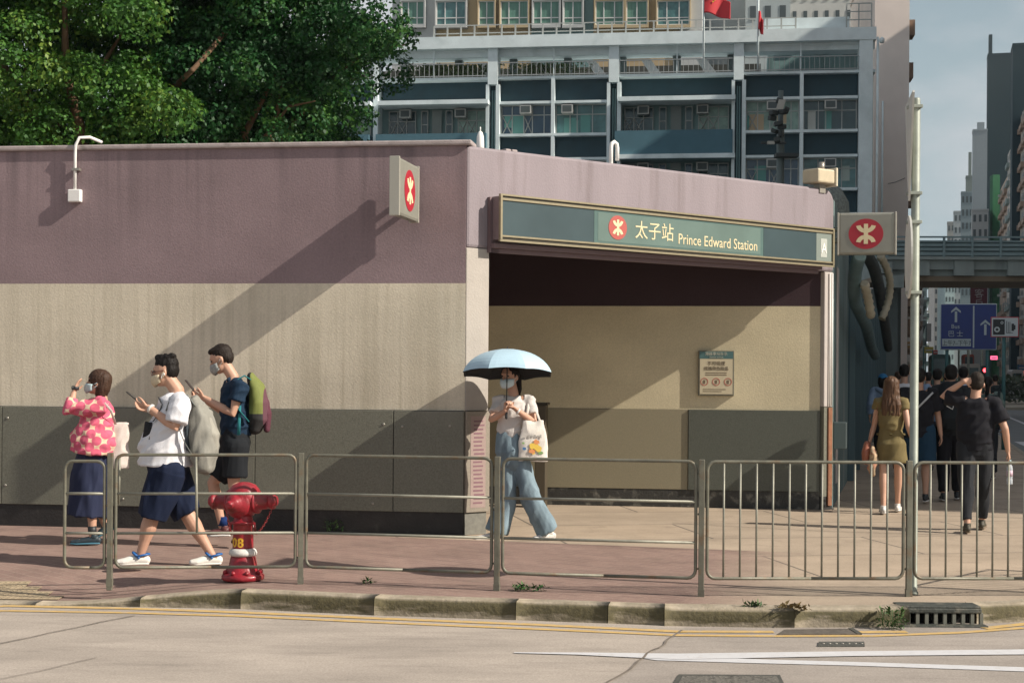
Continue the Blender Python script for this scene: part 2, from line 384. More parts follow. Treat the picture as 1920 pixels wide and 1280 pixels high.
# long station name sign
uA = FE.u(940, 410, .2); uZ = FE.u(1563, 460, .2)
sg = thing('station_name_sign', 'long dark green station name sign over the doorway with Chinese and English lettering', 'sign', tuple(FE.at(uA, .1, 2.96)))
def zt_(u): return 3.405+(3.36-3.405)*(u-uA)/(uZ-uA)
def zb_(u): return 2.965+(2.935-2.965)*(u-uA)/(uZ-uA)
def slab(b, u0, u1, n0, n1, f0, f1, mi=0):
    vs = [FE.at(u, n, z) for u, n, z in ((u0,n0,f0(u0)),(u1,n0,f0(u1)),(u1,n1,f0(u1)),(u0,n1,f0(u0)),(u0,n0,f1(u0)),(u1,n0,f1(u1)),(u1,n1,f1(u1)),(u0,n1,f1(u0)))]
    b.add(vs, [(0,3,2,1),(4,5,6,7),(0,1,5,4),(1,2,6,5),(2,3,7,6),(3,0,4,7)], mi)
b = MB(); slab(b, uA, uZ, -.0, .17, lambda u: zb_(u)+.002, lambda u: zt_(u)-.002); b.build('housing', mat('mauve_housing', (.20, .15, .155), .5, .1, 6), sg)
b = MB()
for (f0, f1, n1) in ((zt_, lambda u: zt_(u)+.018, .20), (lambda u: zt_(u)-.045, lambda u: zt_(u)-.022, .197), (lambda u: zb_(u)-.02, lambda u: zb_(u), .20), (lambda u: zb_(u)+.026, lambda u: zb_(u)+.044, .197)):
    slab(b, uA-.012, uZ+.012, .168, n1, f0, f1)
for u in (uA-.012, uZ-.012): slab(b, u, u+.024, .171, .203, zb_, zt_)
b.build('frame', mat('pale_bronze_trim', (.30, .26, .17), .4, .1, 20, metal=.4), sg)
b = MB(); slab(b, uA, uZ, .168, .186, lambda u: zt_(u)-.022, lambda u: zt_(u)); slab(b, uA, uZ, .168, .186, lambda u: zb_(u), lambda u: zb_(u)+.026); b.build('channel', M_dalu, sg)
def glaz(px): return FE.u(px, 440, .19)
M_gl = mat('dark_green_panel', (.050, .078, .086), .3, .12, 2, spec=.5); M_gl2 = mat('mid_green_panel', (.085, .145, .135), .35, .1, 2)  # centre section a paler green than the side panels
secs = [(940, 1114, M_gl), (1114, 1432, M_gl2), (1432, 1531, M_gl), (1531, 1560, mat('grey_panel', (.20, .235, .21), .4))]
for x0, x1, m in secs:
    b = MB(); slab(b, max(glaz(x0), uA+.014)+.002, min(glaz(x1), uZ-.014)-.002, .168, .184, lambda u: zb_(u)+.046, lambda u: zt_(u)-.047); b.build('panel', m, sg)
b = MB(); slab(b, glaz(1120)+.01, glaz(1426), .184, .186, lambda u: zb_(u)+.065, lambda u: zt_(u)-.068); b.build('light_field', mat('pale_green_field', (.115, .175, .155), .4, .15, 1.5), sg)
def logo(F, u, z, n, rr, parent, mred, mcr, depth=.004, name='emblem', sx=1.0):
    """round red emblem: two arcs back to back crossed by an upright bar"""
    b = MB(); pts = [F.at(u+rr*sx*math.cos(2*math.pi*k/40), n, z+rr*math.sin(2*math.pi*k/40)) for k in range(40)]
    b.prism(pts, F.N*depth); d = b.build(name, mred, parent)
    b = MB(); nn = n+depth; t = rr*.17
    def arc(cz, sgn):
        ro, ri = rr*.58, rr*.58-rr*.26
        o_ = []; i_ = []
        for k in range(13):
            a_ = R(12+156*k/12)
            o_.append((ro*math.cos(a_), ro*math.sin(a_))); i_.append((ri*math.cos(a_), ri*math.sin(a_)))
        for k in range(12):
            q = [o_[k], o_[k+1], i_[k+1], i_[k]]
            q = [F.at(u+x*sx, nn, z+cz+sgn*y) for x, y in q]
            b.prism(q if sgn < 0 else q[::-1], F.N*.003)
    arc(rr*.64, -1); arc(-rr*.64, 1)
    b.build('figure', mcr, d)
    c2 = MB(); F.box(c2, u-rr*.12*sx, u+rr*.12*sx, nn, nn+.0035, z-rr*.66, z+rr*.66); c2.build('figure', mcr, d)
    return d
ul = glaz(1158); zl = (zt_(ul)+zb_(ul))/2+.005
M_red2 = mat('sign_red_faded', (.42, .09, .075), .45)
logo(FE, ul, zl, .186, .128, sg, M_red2, M_cream)
uz = glaz(1190); sh = (zt_(uZ)-zt_(uA))/(uZ-uA)
text('太子站', .205, FE, uz, zl-.08, .188, M_cream, 'lettering', sg, squash=.93, shear=sh)
ue = glaz(1271)
to = text('Prince Edward Station', .165, FE, ue, zl-.122, .188, M_cream, 'lettering', sg, squash=.84, shear=sh)
u1 = glaz(1545)
b = MB(); FE.box(b, u1-.055, u1+.055, .184, .187, zl-.15, zl+.07); b.build('letter_plate', mat('pale_plate', (.42, .44, .40), .5), sg)
text('A', .17, FE, u1, zl-.10, .19, mat('sign_white', (.85, .83, .78), .5), 'lettering', sg, align='CENTER', squash=.8)
# soffit lip under the sign
b = MB(); FE.box(b, uA-.02, uZ-.1, .0, .11, 2.885, 2.93); FE.box(b, uA-.02, uZ-.1, .0, .05, 2.84, 2.883)
b.build('soffit_lip', mat('mauve_lip', (.16, .11, .115), .6), st)
b = MB(); FE.box(b, PW-.03, PW+.09, .0, .05, 2.84, 3.40); b.build('sign_back_plate', mat('mauve_lip', (.16, .11, .115), .6), st)
# projecting emblem signs
def emblem_sign(label, F2, w0, w1, z0, z1, th, side, bracket, sx=1.0):
    t = thing('projecting_sign', label, 'sign', tuple(F2.at(w0, 0, z0)), 'round emblem box signs of the station')
    b = MB(); rr = th*.45
    F2.box(b, w0, w1, -th/2, th/2, z0, z1); b.build('box', mat('sign_grey_box', (.26, .26, .22), .45, .08, 6, metal=.2), t, bevel=.03)
    for w in (w0, w1): b = MB(); F2.box(b, w-.012, w+.012, -th/2-.004, th/2+.004, z0-.004, z1+.004); b.build('edge_trim', mat('sign_trim', (.42, .40, .34), .4, metal=.3), t, bevel=.006)
    r0 = (z1-z0)*.36
    logo(F2, (w0+w1)/2-.01, (z0+z1)/2-.005, th/2, r0, t, M_red, M_cream, sx=sx)
    b = MB(); b.tube([F2.at(bracket, 0, (z0+z1)/2+.06), F2.at(w0, 0, (z0+z1)/2+.06)], .03, 10); b.build('bracket', M_steel, t); b = MB(); b.tube([F2.at(bracket, 0, (z0+z1)/2-.08), F2.at(w0, 0, (z0+z1)/2-.08)], .03, 10)
    b.build('bracket', M_steel, t)
    return t
ub = FL.u(781, 350)
base = FL.at(ub, 0, 0)
F2 = Frame(base, math.atan2(FL.N.y, FL.N.x))     # u runs out from the wall
# its N must face right (towards the camera's right)
F2 = Frame(base, math.atan2(FL.N.y, FL.N.x)-R(3.0))
if F2.N.x < 0:
    F2.N = -F2.N
emblem_sign('grey box sign with a red round emblem sticking out from the purple wall', F2, .10, .84, 3.12, 3.68, .095, 1, 0, sx=1.0)
F3 = Frame(FS.at(.12, 0, 0), math.atan2(-.247, .969))
emblem_sign('grey box sign with a red round emblem at the right corner of the station', F3, .05, .73, 3.09, 3.60, .14, 1, -.02, sx=1.12)
# junction box and conduit on the left wall
uj, zj = FL.px(143, 368)
t = thing('junction_box', 'small white junction box with a bent conduit hanging over the purple wall', 'junction box', tuple(FL.at(uj, 0, zj)))
b = MB(); FL.box(b, uj-.068, uj+.068, .0, .07, zj-.065, zj+.065); b.build('box', M_white, t, bevel=.01)
b = MB(); b.tube([FL.at(uj, .04, zj+.06), FL.at(uj, .04, zj+.42), FL.at(uj+.01, .055, zj+.52), FL.at(uj+.05, .05, zj+.60), FL.at(uj+.14, .0, zj+.61), FL.at(uj+.22, -.12, zj+.575)], .016, 10)
b.build('conduit', M_white, t)
b = MB(); FL.box(b, uj-.03, uj+.05, 0, .06, zj+.26, zj+.285); b.build('clip', M_alu, t)
# posts and lamp on the roof
def PF(F, px, py, n): u, z = F.px(px, py, n); return u, z
u_, z_ = FE.px(900, 272, -.3)
t = thing('roof_vent', 'white rounded vent post on the station roof above the corner', 'vent', tuple(FE.at(u_, -.3, 3.88)))
b = MB(); b.lathe(FE.at(u_, -.3, 3.86), [(.04, 0), (.04, .12), (.036, .2), (.022, .245), (.006, .26)], n=16); b.build('cap', M_white, t)
b = MB(); b.tube([FE.at(u_, -.3, 4.11), FE.at(u_, -.3, 4.16)], .006); b.build('spike', M_white, t)
u_, z_ = FE.px(1151, 300, -.3)
t = thing('gooseneck_vent', 'white gooseneck pipe vent on the roof over the station name sign', 'vent', tuple(FE.at(u_, -.3, 3.88)))
b = MB(); b.tube([FE.at(u_-.045, -.3, 3.86), FE.at(u_-.045, -.3, 4.12), FE.at(u_-.035, -.3, 4.16), FE.at(u_, -.3, 4.18), FE.at(u_+.035, -.3, 4.16), FE.at(u_+.045, -.3, 4.12), FE.at(u_+.045, -.3, 3.98)], .022, 10); b.build('pipe', M_white, t)
b = MB(); FE.box(b, u_-.08, u_+.08, -.36, -.24, 3.86, 3.93); b.build('foot', M_white, t, bevel=.01)
u_, z_ = FE.px(1540, 348, .0)
t = thing('floodlight', 'beige square floodlight on the station roof by the right corner', 'floodlight', tuple(FE.at(u_, -.1, 3.85)))
b = MB(); FE.box(b, u_-.17, u_+.13, -.16, .10, 3.93, 4.10); b.build('housing', mat('beige_lamp', (.50, .43, .30), .5, .1, 12), t, bevel=.02)
b = MB(); FE.box(b, u_+.13, u_+.16, -.18, .12, 3.90, 4.125); b.build('rim', mat('pale_rim', (.62, .56, .42), .5), t, bevel=.01)
b = MB(); b.tube([FE.at(u_, 0, 4.08), FE.at(u_, 0, 4.19)], .035, 10); b.build('knob', M_alu, t); b = MB(); FE.box(b, u_-.05, u_+.05, -.08, .02, 3.82, 3.94); b.build('mount', M_alu, t)
t = None
for uu in (FE.u(948, 277, -.3), FE.u(960, 277, -.3)):
    b = MB(); FE.box(b, uu-.035, uu+.035, -.35, -.25, 3.86, 3.96)
    tag(b.build('roof_block', M_cope, None, bevel=.01), 'small stone block on the roof edge, the %s one of the pair' % ('left' if uu < FE.u(954, 277, -.3) else 'right'), 'block', 'pair of small blocks on the station roof')
# notice board
u0, z1 = FB.px(1309, 657, .045); u1, z0 = FB.px(1376, 742, .045)
t = thing('notice_board', 'cream notice board with green heading and three round symbols on the inner wall', 'notice board', tuple(FB.at(u0, 0, z0)))
b = MB(); FB.box(b, u0, u1, 0, .045, z0, z1); b.build('case', mat('bronze_case', (.16, .15, .11), .5, .1, 10), t, bevel=.006)
w_ = u1-u0; h_ = z1-z0
b = MB(); FB.box(b, u0+.02, u1-.02, .045, .048, z0+.02, z1-.1); b.build('paper', mat('cream_paper', (.56, .49, .34), .6), t)
b = MB(); FB.box(b, u0+.015, u1-.015, .045, .049, z1-.098, z1-.012); b.build('heading', mat('teal_heading', (.07, .15, .15), .5), t)
M_ink = mat('brown_ink', (.16, .12, .08), .7)
text('港鐵車站告示', .045, FB, (u0+u1)/2, z1-.055, .051, mat('pale_ink', (.55, .55, .45), .6), 'lettering', t, align='CENTER', depth=.002)
text('Station notice', .03, FB, (u0+u1)/2, z1-.088, .051, MATS['pale_ink'], 'lettering', t, align='CENTER', depth=.002)
text('不可吸煙', .055, FB, (u0+u1)/2, z1-.175, .050, M_ink, 'lettering', t, align='CENTER', depth=.002)
text('或攜帶危險品', .05, FB, (u0+u1)/2, z1-.235, .050, M_ink, 'lettering', t, align='CENTER', depth=.002)
for k in range(2):
    b = MB(); FB.box(b, u0+.09, u1-.09, .048, .050, z1-.275-k*.025, z1-.266-k*.025); b.build('text_line', M_ink, t)
for k in range(3):
    cu = u0+.075+k*(w_-.15)/2; cz = z0+.17
    b = MB(); ro, ri = .048, .038
    for q in range(20):
        a0, a1 = 2*math.pi*q/20, 2*math.pi*(q+1)/20
        b.prism([FB.at(cu+ro*math.cos(a0), .048, cz+ro*math.sin(a0)), FB.at(cu+ro*math.cos(a1), .048, cz+ro*math.sin(a1)), FB.at(cu+ri*math.cos(a1), .048, cz+ri*math.sin(a1)), FB.at(cu+ri*math.cos(a0), .048, cz+ri*math.sin(a0))], FB.N*.002)
    s_ = b.build('symbol', mat('faded_red_ink', (.42, .13, .10), .6), t)
    b = MB(); FB.box(b, cu-.016, cu+.012, .048, .050, cz-.024, cz+.02); b.build('pictogram', M_ink, s_)
for k in range(2):
    b = MB(); FB.box(b, u0+.06, u1-.1-k*.05, .048, .050, z0+.075-k*.025, z0+.082-k*.025); b.build('text_line', M_ink, t)
# dark box standing inside the doorway
u_, _ = FB.px(1014, 760, .4)
t = thing('metal_cabinet', 'dark brown metal box standing inside the doorway behind the umbrella', 'cabinet', tuple(FB.at(u_, .3, 0)))
b = MB(); FB.box(b, u_-.06, u_+.07, .25, .5, .0, 1.24); b.build('body', mat('brown_box', (.07, .055, .035), .5), t, bevel=.008)
b = MB(); FB.box(b, u_-.08, u_+.09, .23, .52, 1.24, 1.27); b.build('lid', M_dalu, t)
# ------------------------------------------------------------------ road, pavement, kerb
ZR = -.13
def N_(m): return nt(m)
def line_mask(N, K, sp, a, b, c, invert=False):
    """1 where a*x+b*y<c"""
    m1 = N.new('ShaderNodeMath'); m1.operation = 'MULTIPLY'; m1.inputs[1].default_value = a; K.new(sp.outputs['X'], m1.inputs[0])
    m2 = N.new('ShaderNodeMath'); m2.operation = 'MULTIPLY_ADD'; m2.inputs[1].default_value = b; K.new(sp.outputs['Y'], m2.inputs[0]); K.new(m1.outputs[0], m2.inputs[2])
    m3 = N.new('ShaderNodeMath'); m3.operation = 'GREATER_THAN' if invert else 'LESS_THAN'; m3.inputs[1].default_value = c; K.new(m2.outputs[0], m3.inputs[0]); return m3.outputs[0]
def noise_n(N, K, vec, sc, det=6, st=None, rough=.6):
    if st:
        mp = N.new('ShaderNodeMapping'); mp.inputs['Scale'].default_value = st; K.new(vec, mp.inputs['Vector']); vec = mp.outputs[0]
    z = N.new('ShaderNodeTexNoise'); z.inputs['Scale'].default_value = sc; z.inputs['Detail'].default_value = det; z.inputs['Roughness'].default_value = rough; K.new(vec, z.inputs['Vector']); return z.outputs['Fac']
def rng_n(N, K, v, a, b, c, d):
    r = N.new('ShaderNodeMapRange'); r.inputs['From Min'].default_value = a; r.inputs['From Max'].default_value = b; r.inputs['To Min'].default_value = c; r.inputs['To Max'].default_value = d
    K.new(v, r.inputs['Value']); return r.outputs[0]
def mix_n(N, K, f, a, b, mode='MIX'):
    q = N.new('ShaderNodeMixRGB'); q.blend_type = mode
    for i, v in enumerate((f, a, b)):
        if isinstance(v, (int, float)): q.inputs[i].default_value = v if i == 0 else (v, v, v, 1)
        elif isinstance(v, tuple): q.inputs[i].default_value = v+(1,)
        else: K.new(v, q.inputs[i])
    return q.outputs[0]
def road_mat():
    m = bpy.data.materials.new('road_surface'); m.use_nodes = True; N, K = nt(m); b = N['Principled BSDF']; b.inputs['Roughness'].default_value = .8; b.inputs['Specular IOR Level'].default_value = .3
    g = N.new('ShaderNodeNewGeometry'); pos = g.outputs['Position']; sp = N.new('ShaderNodeSeparateXYZ'); K.new(pos, sp.inputs[0])
    near = line_mask(N, K, sp, 0, 1, 19.0)
    right = line_mask(N, K, sp, 1, -.329, .567-.329*8.77, True)
    base = mix_n(N, K, right, (.375, .328, .282), (.33, .292, .257))
    base = mix_n(N, K, near, (.17, .18, .18), base)
    v1 = rng_n(N, K, noise_n(N, K, pos, .9, 8, (1, 2.2, 1)), .3, .7, .80, 1.12)
    v2 = rng_n(N, K, noise_n(N, K, pos, 75, 4, None, .8), .3, .7, .74, 1.24)
    v3 = rng_n(N, K, noise_n(N, K, pos, 2.4, 8, (.6, 3, 1)), .52, .72, 1, .80)
    cur = mix_n(N, K, 1.0, base, v1, 'MULTIPLY'); cur = mix_n(N, K, 1.0, cur, v2, 'MULTIPLY'); cur = mix_n(N, K, 1.0, cur, v3, 'MULTIPLY')
    K.new(cur, b.inputs['Base Color'])
    bp = N.new('ShaderNodeBump'); bp.inputs['Strength'].default_value = .5; bp.inputs['Distance'].default_value = .004; K.new(noise_n(N, K, pos, 120, 4), bp.inputs['Height']); K.new(bp.outputs[0], b.inputs['Normal'])
    return m
def pave_mat():
    m = bpy.data.materials.new('pavement_surface'); m.use_nodes = True; N, K = nt(m); b = N['Principled BSDF']; b.inputs['Roughness'].default_value = .85; b.inputs['Specular IOR Level'].default_value = .25
    g = N.new('ShaderNodeNewGeometry'); pos = g.outputs['Position']; sp = N.new('ShaderNodeSeparateXYZ'); K.new(pos, sp.inputs[0])
    def soft(a, b_, c, wdt):
        m1 = N.new('ShaderNodeMath'); m1.operation = 'MULTIPLY'; m1.inputs[1].default_value = a; K.new(sp.outputs['X'], m1.inputs[0])
        m2 = N.new('ShaderNodeMath'); m2.operation = 'MULTIPLY_ADD'; m2.inputs[1].default_value = b_; K.new(sp.outputs['Y'], m2.inputs[0]); K.new(m1.outputs[0], m2.inputs[2])
        m3 = N.new('ShaderNodeMath'); m3.operation = 'MULTIPLY_ADD'; m3.inputs[1].default_value = .5; K.new(noise_n(N, K, pos, 3.5, 5), m3.inputs[0]); K.new(m2.outputs[0], m3.inputs[2])
        return rng_n(N, K, m3.outputs[0], c+.25-wdt, c+.27, 1, 0)
    mk = mix_n(N, K, 1.0, line_mask(N, K, sp, .29, 1, 15.04-.29*.28), soft(1, -.23, 1.98-.23*11.2, .75), 'MULTIPLY')
    mp = N.new('ShaderNodeMapping'); mp.inputs['Rotation'].default_value = (0, 0, R(37)); mp.inputs['Scale'].default_value = (5, 5, 5); K.new(pos, mp.inputs['Vector'])
    br = N.new('ShaderNodeTexBrick'); br.inputs['Scale'].default_value = 1; br.inputs['Mortar Size'].default_value = .022; br.inputs['Brick Width'].default_value = 1.0; br.inputs['Row Height'].default_value = .5
    br.inputs['Color1'].default_value = (.262, .178, .148, 1); br.inputs['Color2'].default_value = (.215, .145, .123, 1); br.inputs['Mortar'].default_value = (.30, .225, .185, 1); br.inputs['Mortar Smooth'].default_value = .3
    K.new(mp.outputs[0], br.inputs['Vector'])
    mp2 = N.new('ShaderNodeMapping'); mp2.inputs['Rotation'].default_value = (0, 0, R(-10)); mp2.inputs['Scale'].default_value = (.42, .42, .42); K.new(pos, mp2.inputs['Vector'])
    b2 = N.new('ShaderNodeTexBrick'); b2.inputs['Scale'].default_value = 1; b2.inputs['Mortar Size'].default_value = .006; b2.inputs['Brick Width'].default_value = 1.3; b2.inputs['Row Height'].default_value = .62
    b2.inputs['Color1'].default_value = (.395, .315, .235, 1); b2.inputs['Color2'].default_value = (.355, .288, .22, 1); b2.inputs['Mortar'].default_value = (.16, .135, .11, 1); K.new(mp2.outputs[0], b2.inputs['Vector'])
    # strip of separate red pavers along the kerb
    cur = mix_n(N, K, mk, b2.outputs[0], br.outputs[0])
    cur = mix_n(N, K, 1.0, cur, rng_n(N, K, noise_n(N, K, pos, 1.4, 8), .3, .7, .84, 1.13), 'MULTIPLY')
    cur = mix_n(N, K, 1.0, cur, rng_n(N, K, noise_n(N, K, pos, 45, 4), .3, .7, .9, 1.1), 'MULTIPLY')
    cur = mix_n(N, K, rng_n(N, K, noise_n(N, K, pos, 2.6, 8), .56, .74, 0, .45), cur, (.16, .125, .10))
    K.new(cur, b.inputs['Base Color'])
    bp = N.new('ShaderNodeBump'); bp.inputs['Strength'].default_value = .5; bp.inputs['Distance'].default_value = .005; K.new(noise_n(N, K, pos, 60, 5), bp.inputs['Height']); K.new(bp.outputs[0], b.inputs['Normal'])
    return m
M_road = road_mat(); M_pave = pave_mat()
b = MB(); b.add([(-4000, -400, ZR), (4000, -400, ZR), (4000, 6000, ZR), (-4000, 6000, ZR)], [(0, 1, 2, 3)])
tag(b.build('road', M_road), kind='structure')
kp = [(-30, 11.2, ZR), (-12, 11.5, ZR), (-6, 11.56, ZR)]
kp = [Vector(p) for p in kp]+[G(px, py, ZR) for px, py in ((0, 1133), (230, 1137), (450, 1141), (700, 1153), (1000, 1163), (1245, 1172), (1450, 1175), (1640, 1175), (1800, 1170), (1920, 1165))]
kp += [Vector(p+(ZR,)) for p in ((4.5, 11.65), (5.2, 12.5), (5.9, 14.2), (6.7, 16.8), (7.7, 20), (9.2, 26), (13, 40.7), (28, 99), (105, 400))]
def resamp(pl, step):
    out = [pl[0]]
    for a, c in zip(pl, pl[1:]):
        l = (c-a).length; st_ = step if a.y < 30 else 8
        n = max(1, int(l/st_))
        for k in range(1, n+1): out.append(a.lerp(c, k/n))
    return out
kd = resamp(kp, .12)
def kz(x, y):
    """kerb height factor: the kerb is dropped on the left"""
    t = (x+3.45)/1.55; t = max(0, min(1, t)); t = t*t*(3-2*t)
    if x < -6: t = 0
    f = max(0, min(1, (y-11.7)/1.6)); f = f*f*(3-2*f)
    return ZR+.012+(t+(1-t)*f)*(-ZR-.012)
kn = []
for i, p in enumerate(kd):
    a = kd[max(0, i-1)]; c = kd[min(len(kd)-1, i+1)]; t = (c-a).normalized(); kn.append(Vector((-t.y, t.x, 0)))
# pavement sheet
tg = []
for i, p in enumerate(kd):
    x, y = p.x, p.y
    if x <= 3.6 and y < 12: T = Vector((x if x < 1.2 else 1.2+(x-1.2)*1.1, 25, 0))
    else: T = Vector((-.9+.255*(y+14), y+14, 0))
    tg.append(T)
rows = [0, .01, .02, .03, .04, .055, .07, .085, .1, .12, .14, .17, .2, .24, .28, .4, .6, .8, 1.0]
b = MB(); vs = []; fs = []
for p, n_, T in zip(kd, kn, tg):
    q = p+n_*.15
    for r_ in rows:
        v = q.lerp(T, r_); v.z = kz(v.x, v.y)-.003; vs.append(v)
M_ = len(rows)
for i in range(len(kd)-1):
    for k in range(M_-1): fs.append((i*M_+k, (i+1)*M_+k, (i+1)*M_+k+1, i*M_+k+1))
b.add(vs, fs, smooth=True); tag(b.build('pavement', M_pave), kind='structure')
# more paving right of the station towards the far street, one level sheet under the hoarding side
def kerb_mat():
    m = bpy.data.materials.new('kerb_stone'); m.use_nodes = True; N, K = nt(m); b = N['Principled BSDF']; b.inputs['Roughness'].default_value = .9
    g = N.new('ShaderNodeNewGeometry'); pos = g.outputs['Position']; sp = N.new('ShaderNodeSeparateXYZ'); K.new(pos, sp.inputs[0])
    base = mix_n(N, K, rng_n(N, K, noise_n(N, K, pos, 7, 7), .3, .7, 0, 1), (.25, .21, .15), (.42, .36, .28))
    zz = rng_n(N, K, sp.outputs['Z'], -.13, -.012, .0, .42)
    nn = noise_n(N, K, pos, 3.4, 7, (1, 1, 5))
    am = N.new('ShaderNodeMath'); am.operation = 'ADD'; K.new(nn, am.inputs[0]); K.new(zz, am.inputs[1])
    moss = rng_n(N, K, am.outputs[0], .50, .68, .25, .97)
    up = N.new('ShaderNodeSeparateXYZ'); K.new(g.outputs['Normal'], up.inputs[0])
    side = rng_n(N, K, up.outputs['Z'], .5, .85, 1, .12)
    f = mix_n(N, K, 1.0, moss, side, 'MULTIPLY')
    cur = mix_n(N, K, f, base, mix_n(N, K, noise_n(N, K, pos, 30, 4), (.035, .032, .018), (.13, .11, .05)))
    K.new(cur, b.inputs['Base Color'])
    bp = N.new('ShaderNodeBump'); bp.inputs['Strength'].default_value = .8; bp.inputs['Distance'].default_value = .012; K.new(noise_n(N, K, pos, 30, 6), bp.inputs['Height']); K.new(bp.outputs[0], b.inputs['Normal'])
    return m
M_kerb = kerb_mat()
GU0, GU1 = G(1692, 1175, ZR).x, G(1836, 1170, ZR).x       # gully opening in the kerb
def kerb_piece(name, idx, bulge=0.0):
    vs = []; fs = []
    for i in idx:
        p, n_ = kd[i], kn[i]; z = kz(p.x, p.y)
        j = .006*mnoise.noise(Vector((p.x*5, p.y*5, 1)))+bulge*.018*(mnoise.noise(Vector((p.x*7, 3, 1))))
        h = z-ZR; zb = .008*mnoise.noise(Vector((p.x*3, p.y*3, 7)))*min(1, h/.1)
        prof = [(-.0-bulge*.02, -.12), (-.0+j-bulge*.02, h*.35), (.004+j-bulge*.03, h*.72), (.016+j-bulge*.02, h*.92), (.035, h+.001+zb*.5), (.09, h+.002+zb*.5), (.153, h+.002)]
        for o_, hh in prof: v = p+n_*o_; vs.append(Vector((v.x, v.y, ZR+hh)))
    m_ = 7
    for a in range(len(idx)-1):
        for k in range(m_-1): fs.append((a*m_+k, (a+1)*m_+k, (a+1)*m_+k+1, a*m_+k+1))
    for k in range(m_):
        d0 = (vs[m_+k]-vs[k]).normalized(); e_ = (len(idx)-1)*m_; vs[k] = vs[k]+d0*.0025; vs[e_+k] = vs[e_+k]-(vs[e_+k]-vs[e_-m_+k]).normalized()*.0025
    fs.append(tuple(range(m_-1, -1, -1))); e = (len(idx)-1)*m_; fs.append(tuple(e+k for k in range(m_)))
    bb = MB(); bb.add(vs, fs, smooth=True); o = bb.build(name, M_kerb); tag(o, kind='structure'); return o
def near_i(x): return min((i for i, p in enumerate(kd) if p.y < 12.2), key=lambda i: abs(kd[i].x-x))
jx = [-30, -12, -6, -4.6, -3.6, -2.7, G(453, 1140, ZR).x, G(703, 1152, ZR).x, G(962, 1163, ZR).x, G(1122, 1166, ZR).x, G(1246, 1170, ZR).x]
for a, c in zip(jx, jx[1:]): kerb_piece('kerb', list(range(near_i(a), near_i(c)+1)))
i0, i1, i2 = near_i(G(1246, 1172, ZR).x), near_i(G(1480, 1174, ZR).x), near_i(GU0)
kerb_piece('kerb', list(range(i0, i1+1)), 1.0)
kerb_piece('kerb', list(range(i1, i2+1)), .5)
kerb_piece('kerb', list(range(near_i(GU1), len(kd))))
# gully grating set in the kerb
gp = [p for p in kd if GU0-.08 <= p.x <= GU1+.08]
gy = sum(p.y for p in gp)/len(gp)
t = thing('kerb_drain', 'black cast iron drain grating set into the kerb below the tall pole', 'drain', ((GU0+GU1)/2, gy, ZR))
b = MB(); b.box(GU0, GU1, gy+.0, gy+.20, -.012, .004); b.box(GU0, GU1, gy-.012, gy+.03, -.045, -.010); b.build('cover', mat('cast_iron', (.045, .05, .042), .6, .4, 15, .5, 60, dirt=((.2, .18, .14), .6, 9, .52)), t, bevel=.008)
b = MB(); b.box(GU0, GU1, gy+.12, gy+.2, ZR-.1, -.012); b.build('throat', mat('black_void', (.006, .006, .006), .9), t)
ng = 9
for k in range(ng+1):
    x = GU0+(GU1-GU0)*k/ng; b = MB(); b.box(x-.012, x+.012, gy-.004, gy+.03, ZR+.0, -.045); b.build('bar', mat('grey_bar', (.16, .16, .13), .6), t)
b = MB(); b.box(GU0-.02, GU1+.02, gy-.10, gy-.014, ZR-.03, ZR+.012); b.build('frame', MATS['cast_iron'], t, bevel=.004)
# markings and joints laid on the road
def sheet(name, pts, m, dz=.004, kind='structure'):
    b = MB(); b.add([Vector((p.x, p.y, ZR+dz)) for p in pts], [tuple(range(len(pts)))]); return tag(b.build(name, m), kind=kind)
def strip(name, pl, w, m, dz, jit=0.0, z=ZR, taper=False):
    pts = []
    for a, c in zip(pl, pl[1:]):
        n = max(1, int((c-a).length/.12))
        for k in range(n): pts.append(a.lerp(c, k/n))
    pts.append(pl[-1]); L_, R_ = [], []
    for i, p in enumerate(pts):
        t_ = (pts[min(i+1, len(pts)-1)]-pts[max(i-1, 0)]).normalized(); n_ = Vector((-t_.y, t_.x, 0))
        q = p+n_*jit*mnoise.noise(p*4); ww = w*(1+.25*mnoise.noise(p*9)*(1 if jit or taper else .4))
        L_.append(q+n_*ww/2); R_.append(q-n_*ww/2)
    b = MB(); vs = [Vector((p.x, p.y, (z if z == ZR else kz(p.x, p.y))+dz)) for pr_ in zip(L_, R_) for p in pr_]
    b.add(vs, [(2*i, 2*i+1, 2*i+3, 2*i+2) for i in range(len(pts)-1)]); return tag(b.build(name, m), kind='structure')
M_yel = mat('yellow_line', (.52, .35, .13), .7, .14, 14, dirt=((.40, .33, .25), .75, 22, .52))
M_wl = mat('white_line', (.54, .54, .55), .7, .06, 14, dirt=((.42, .37, .32), .6, 26, .58))
M_crack = mat('joint_tar', (.16, .135, .11), .9, .3, 10)
M_joint = mat('pavement_joint', (.10, .085, .07), .9, .3, 10)
gR = lambda l: [G(x, y, ZR) for x, y in l]
strip('yellow_line', [Vector((-20, 11.2, 0)), Vector((-5, 11.3, 0))]+gR([(20, 1136), (250, 1141), (450, 1148), (700, 1159), (1000, 1171), (1272, 1184), (1450, 1184.5)]), .085, M_yel, .004)
strip('yellow_line', [Vector((-20, 10.95, 0)), Vector((-5, 11.08, 0))]+gR([(20, 1145), (250, 1149), (450, 1155), (700, 1166.5), (1000, 1179), (1272, 1191), (1460, 1192.5), (1640, 1192), (1800, 1186), (1920, 1177)]), .07, M_yel, .004)
strip('yellow_line', gR([(1611, 1185), (1700, 1184.5)]), .085, M_yel, .004)
strip('yellow_line', gR([(1845, 1178), (1920, 1170), (2050, 1155)]), .085, M_yel, .004)
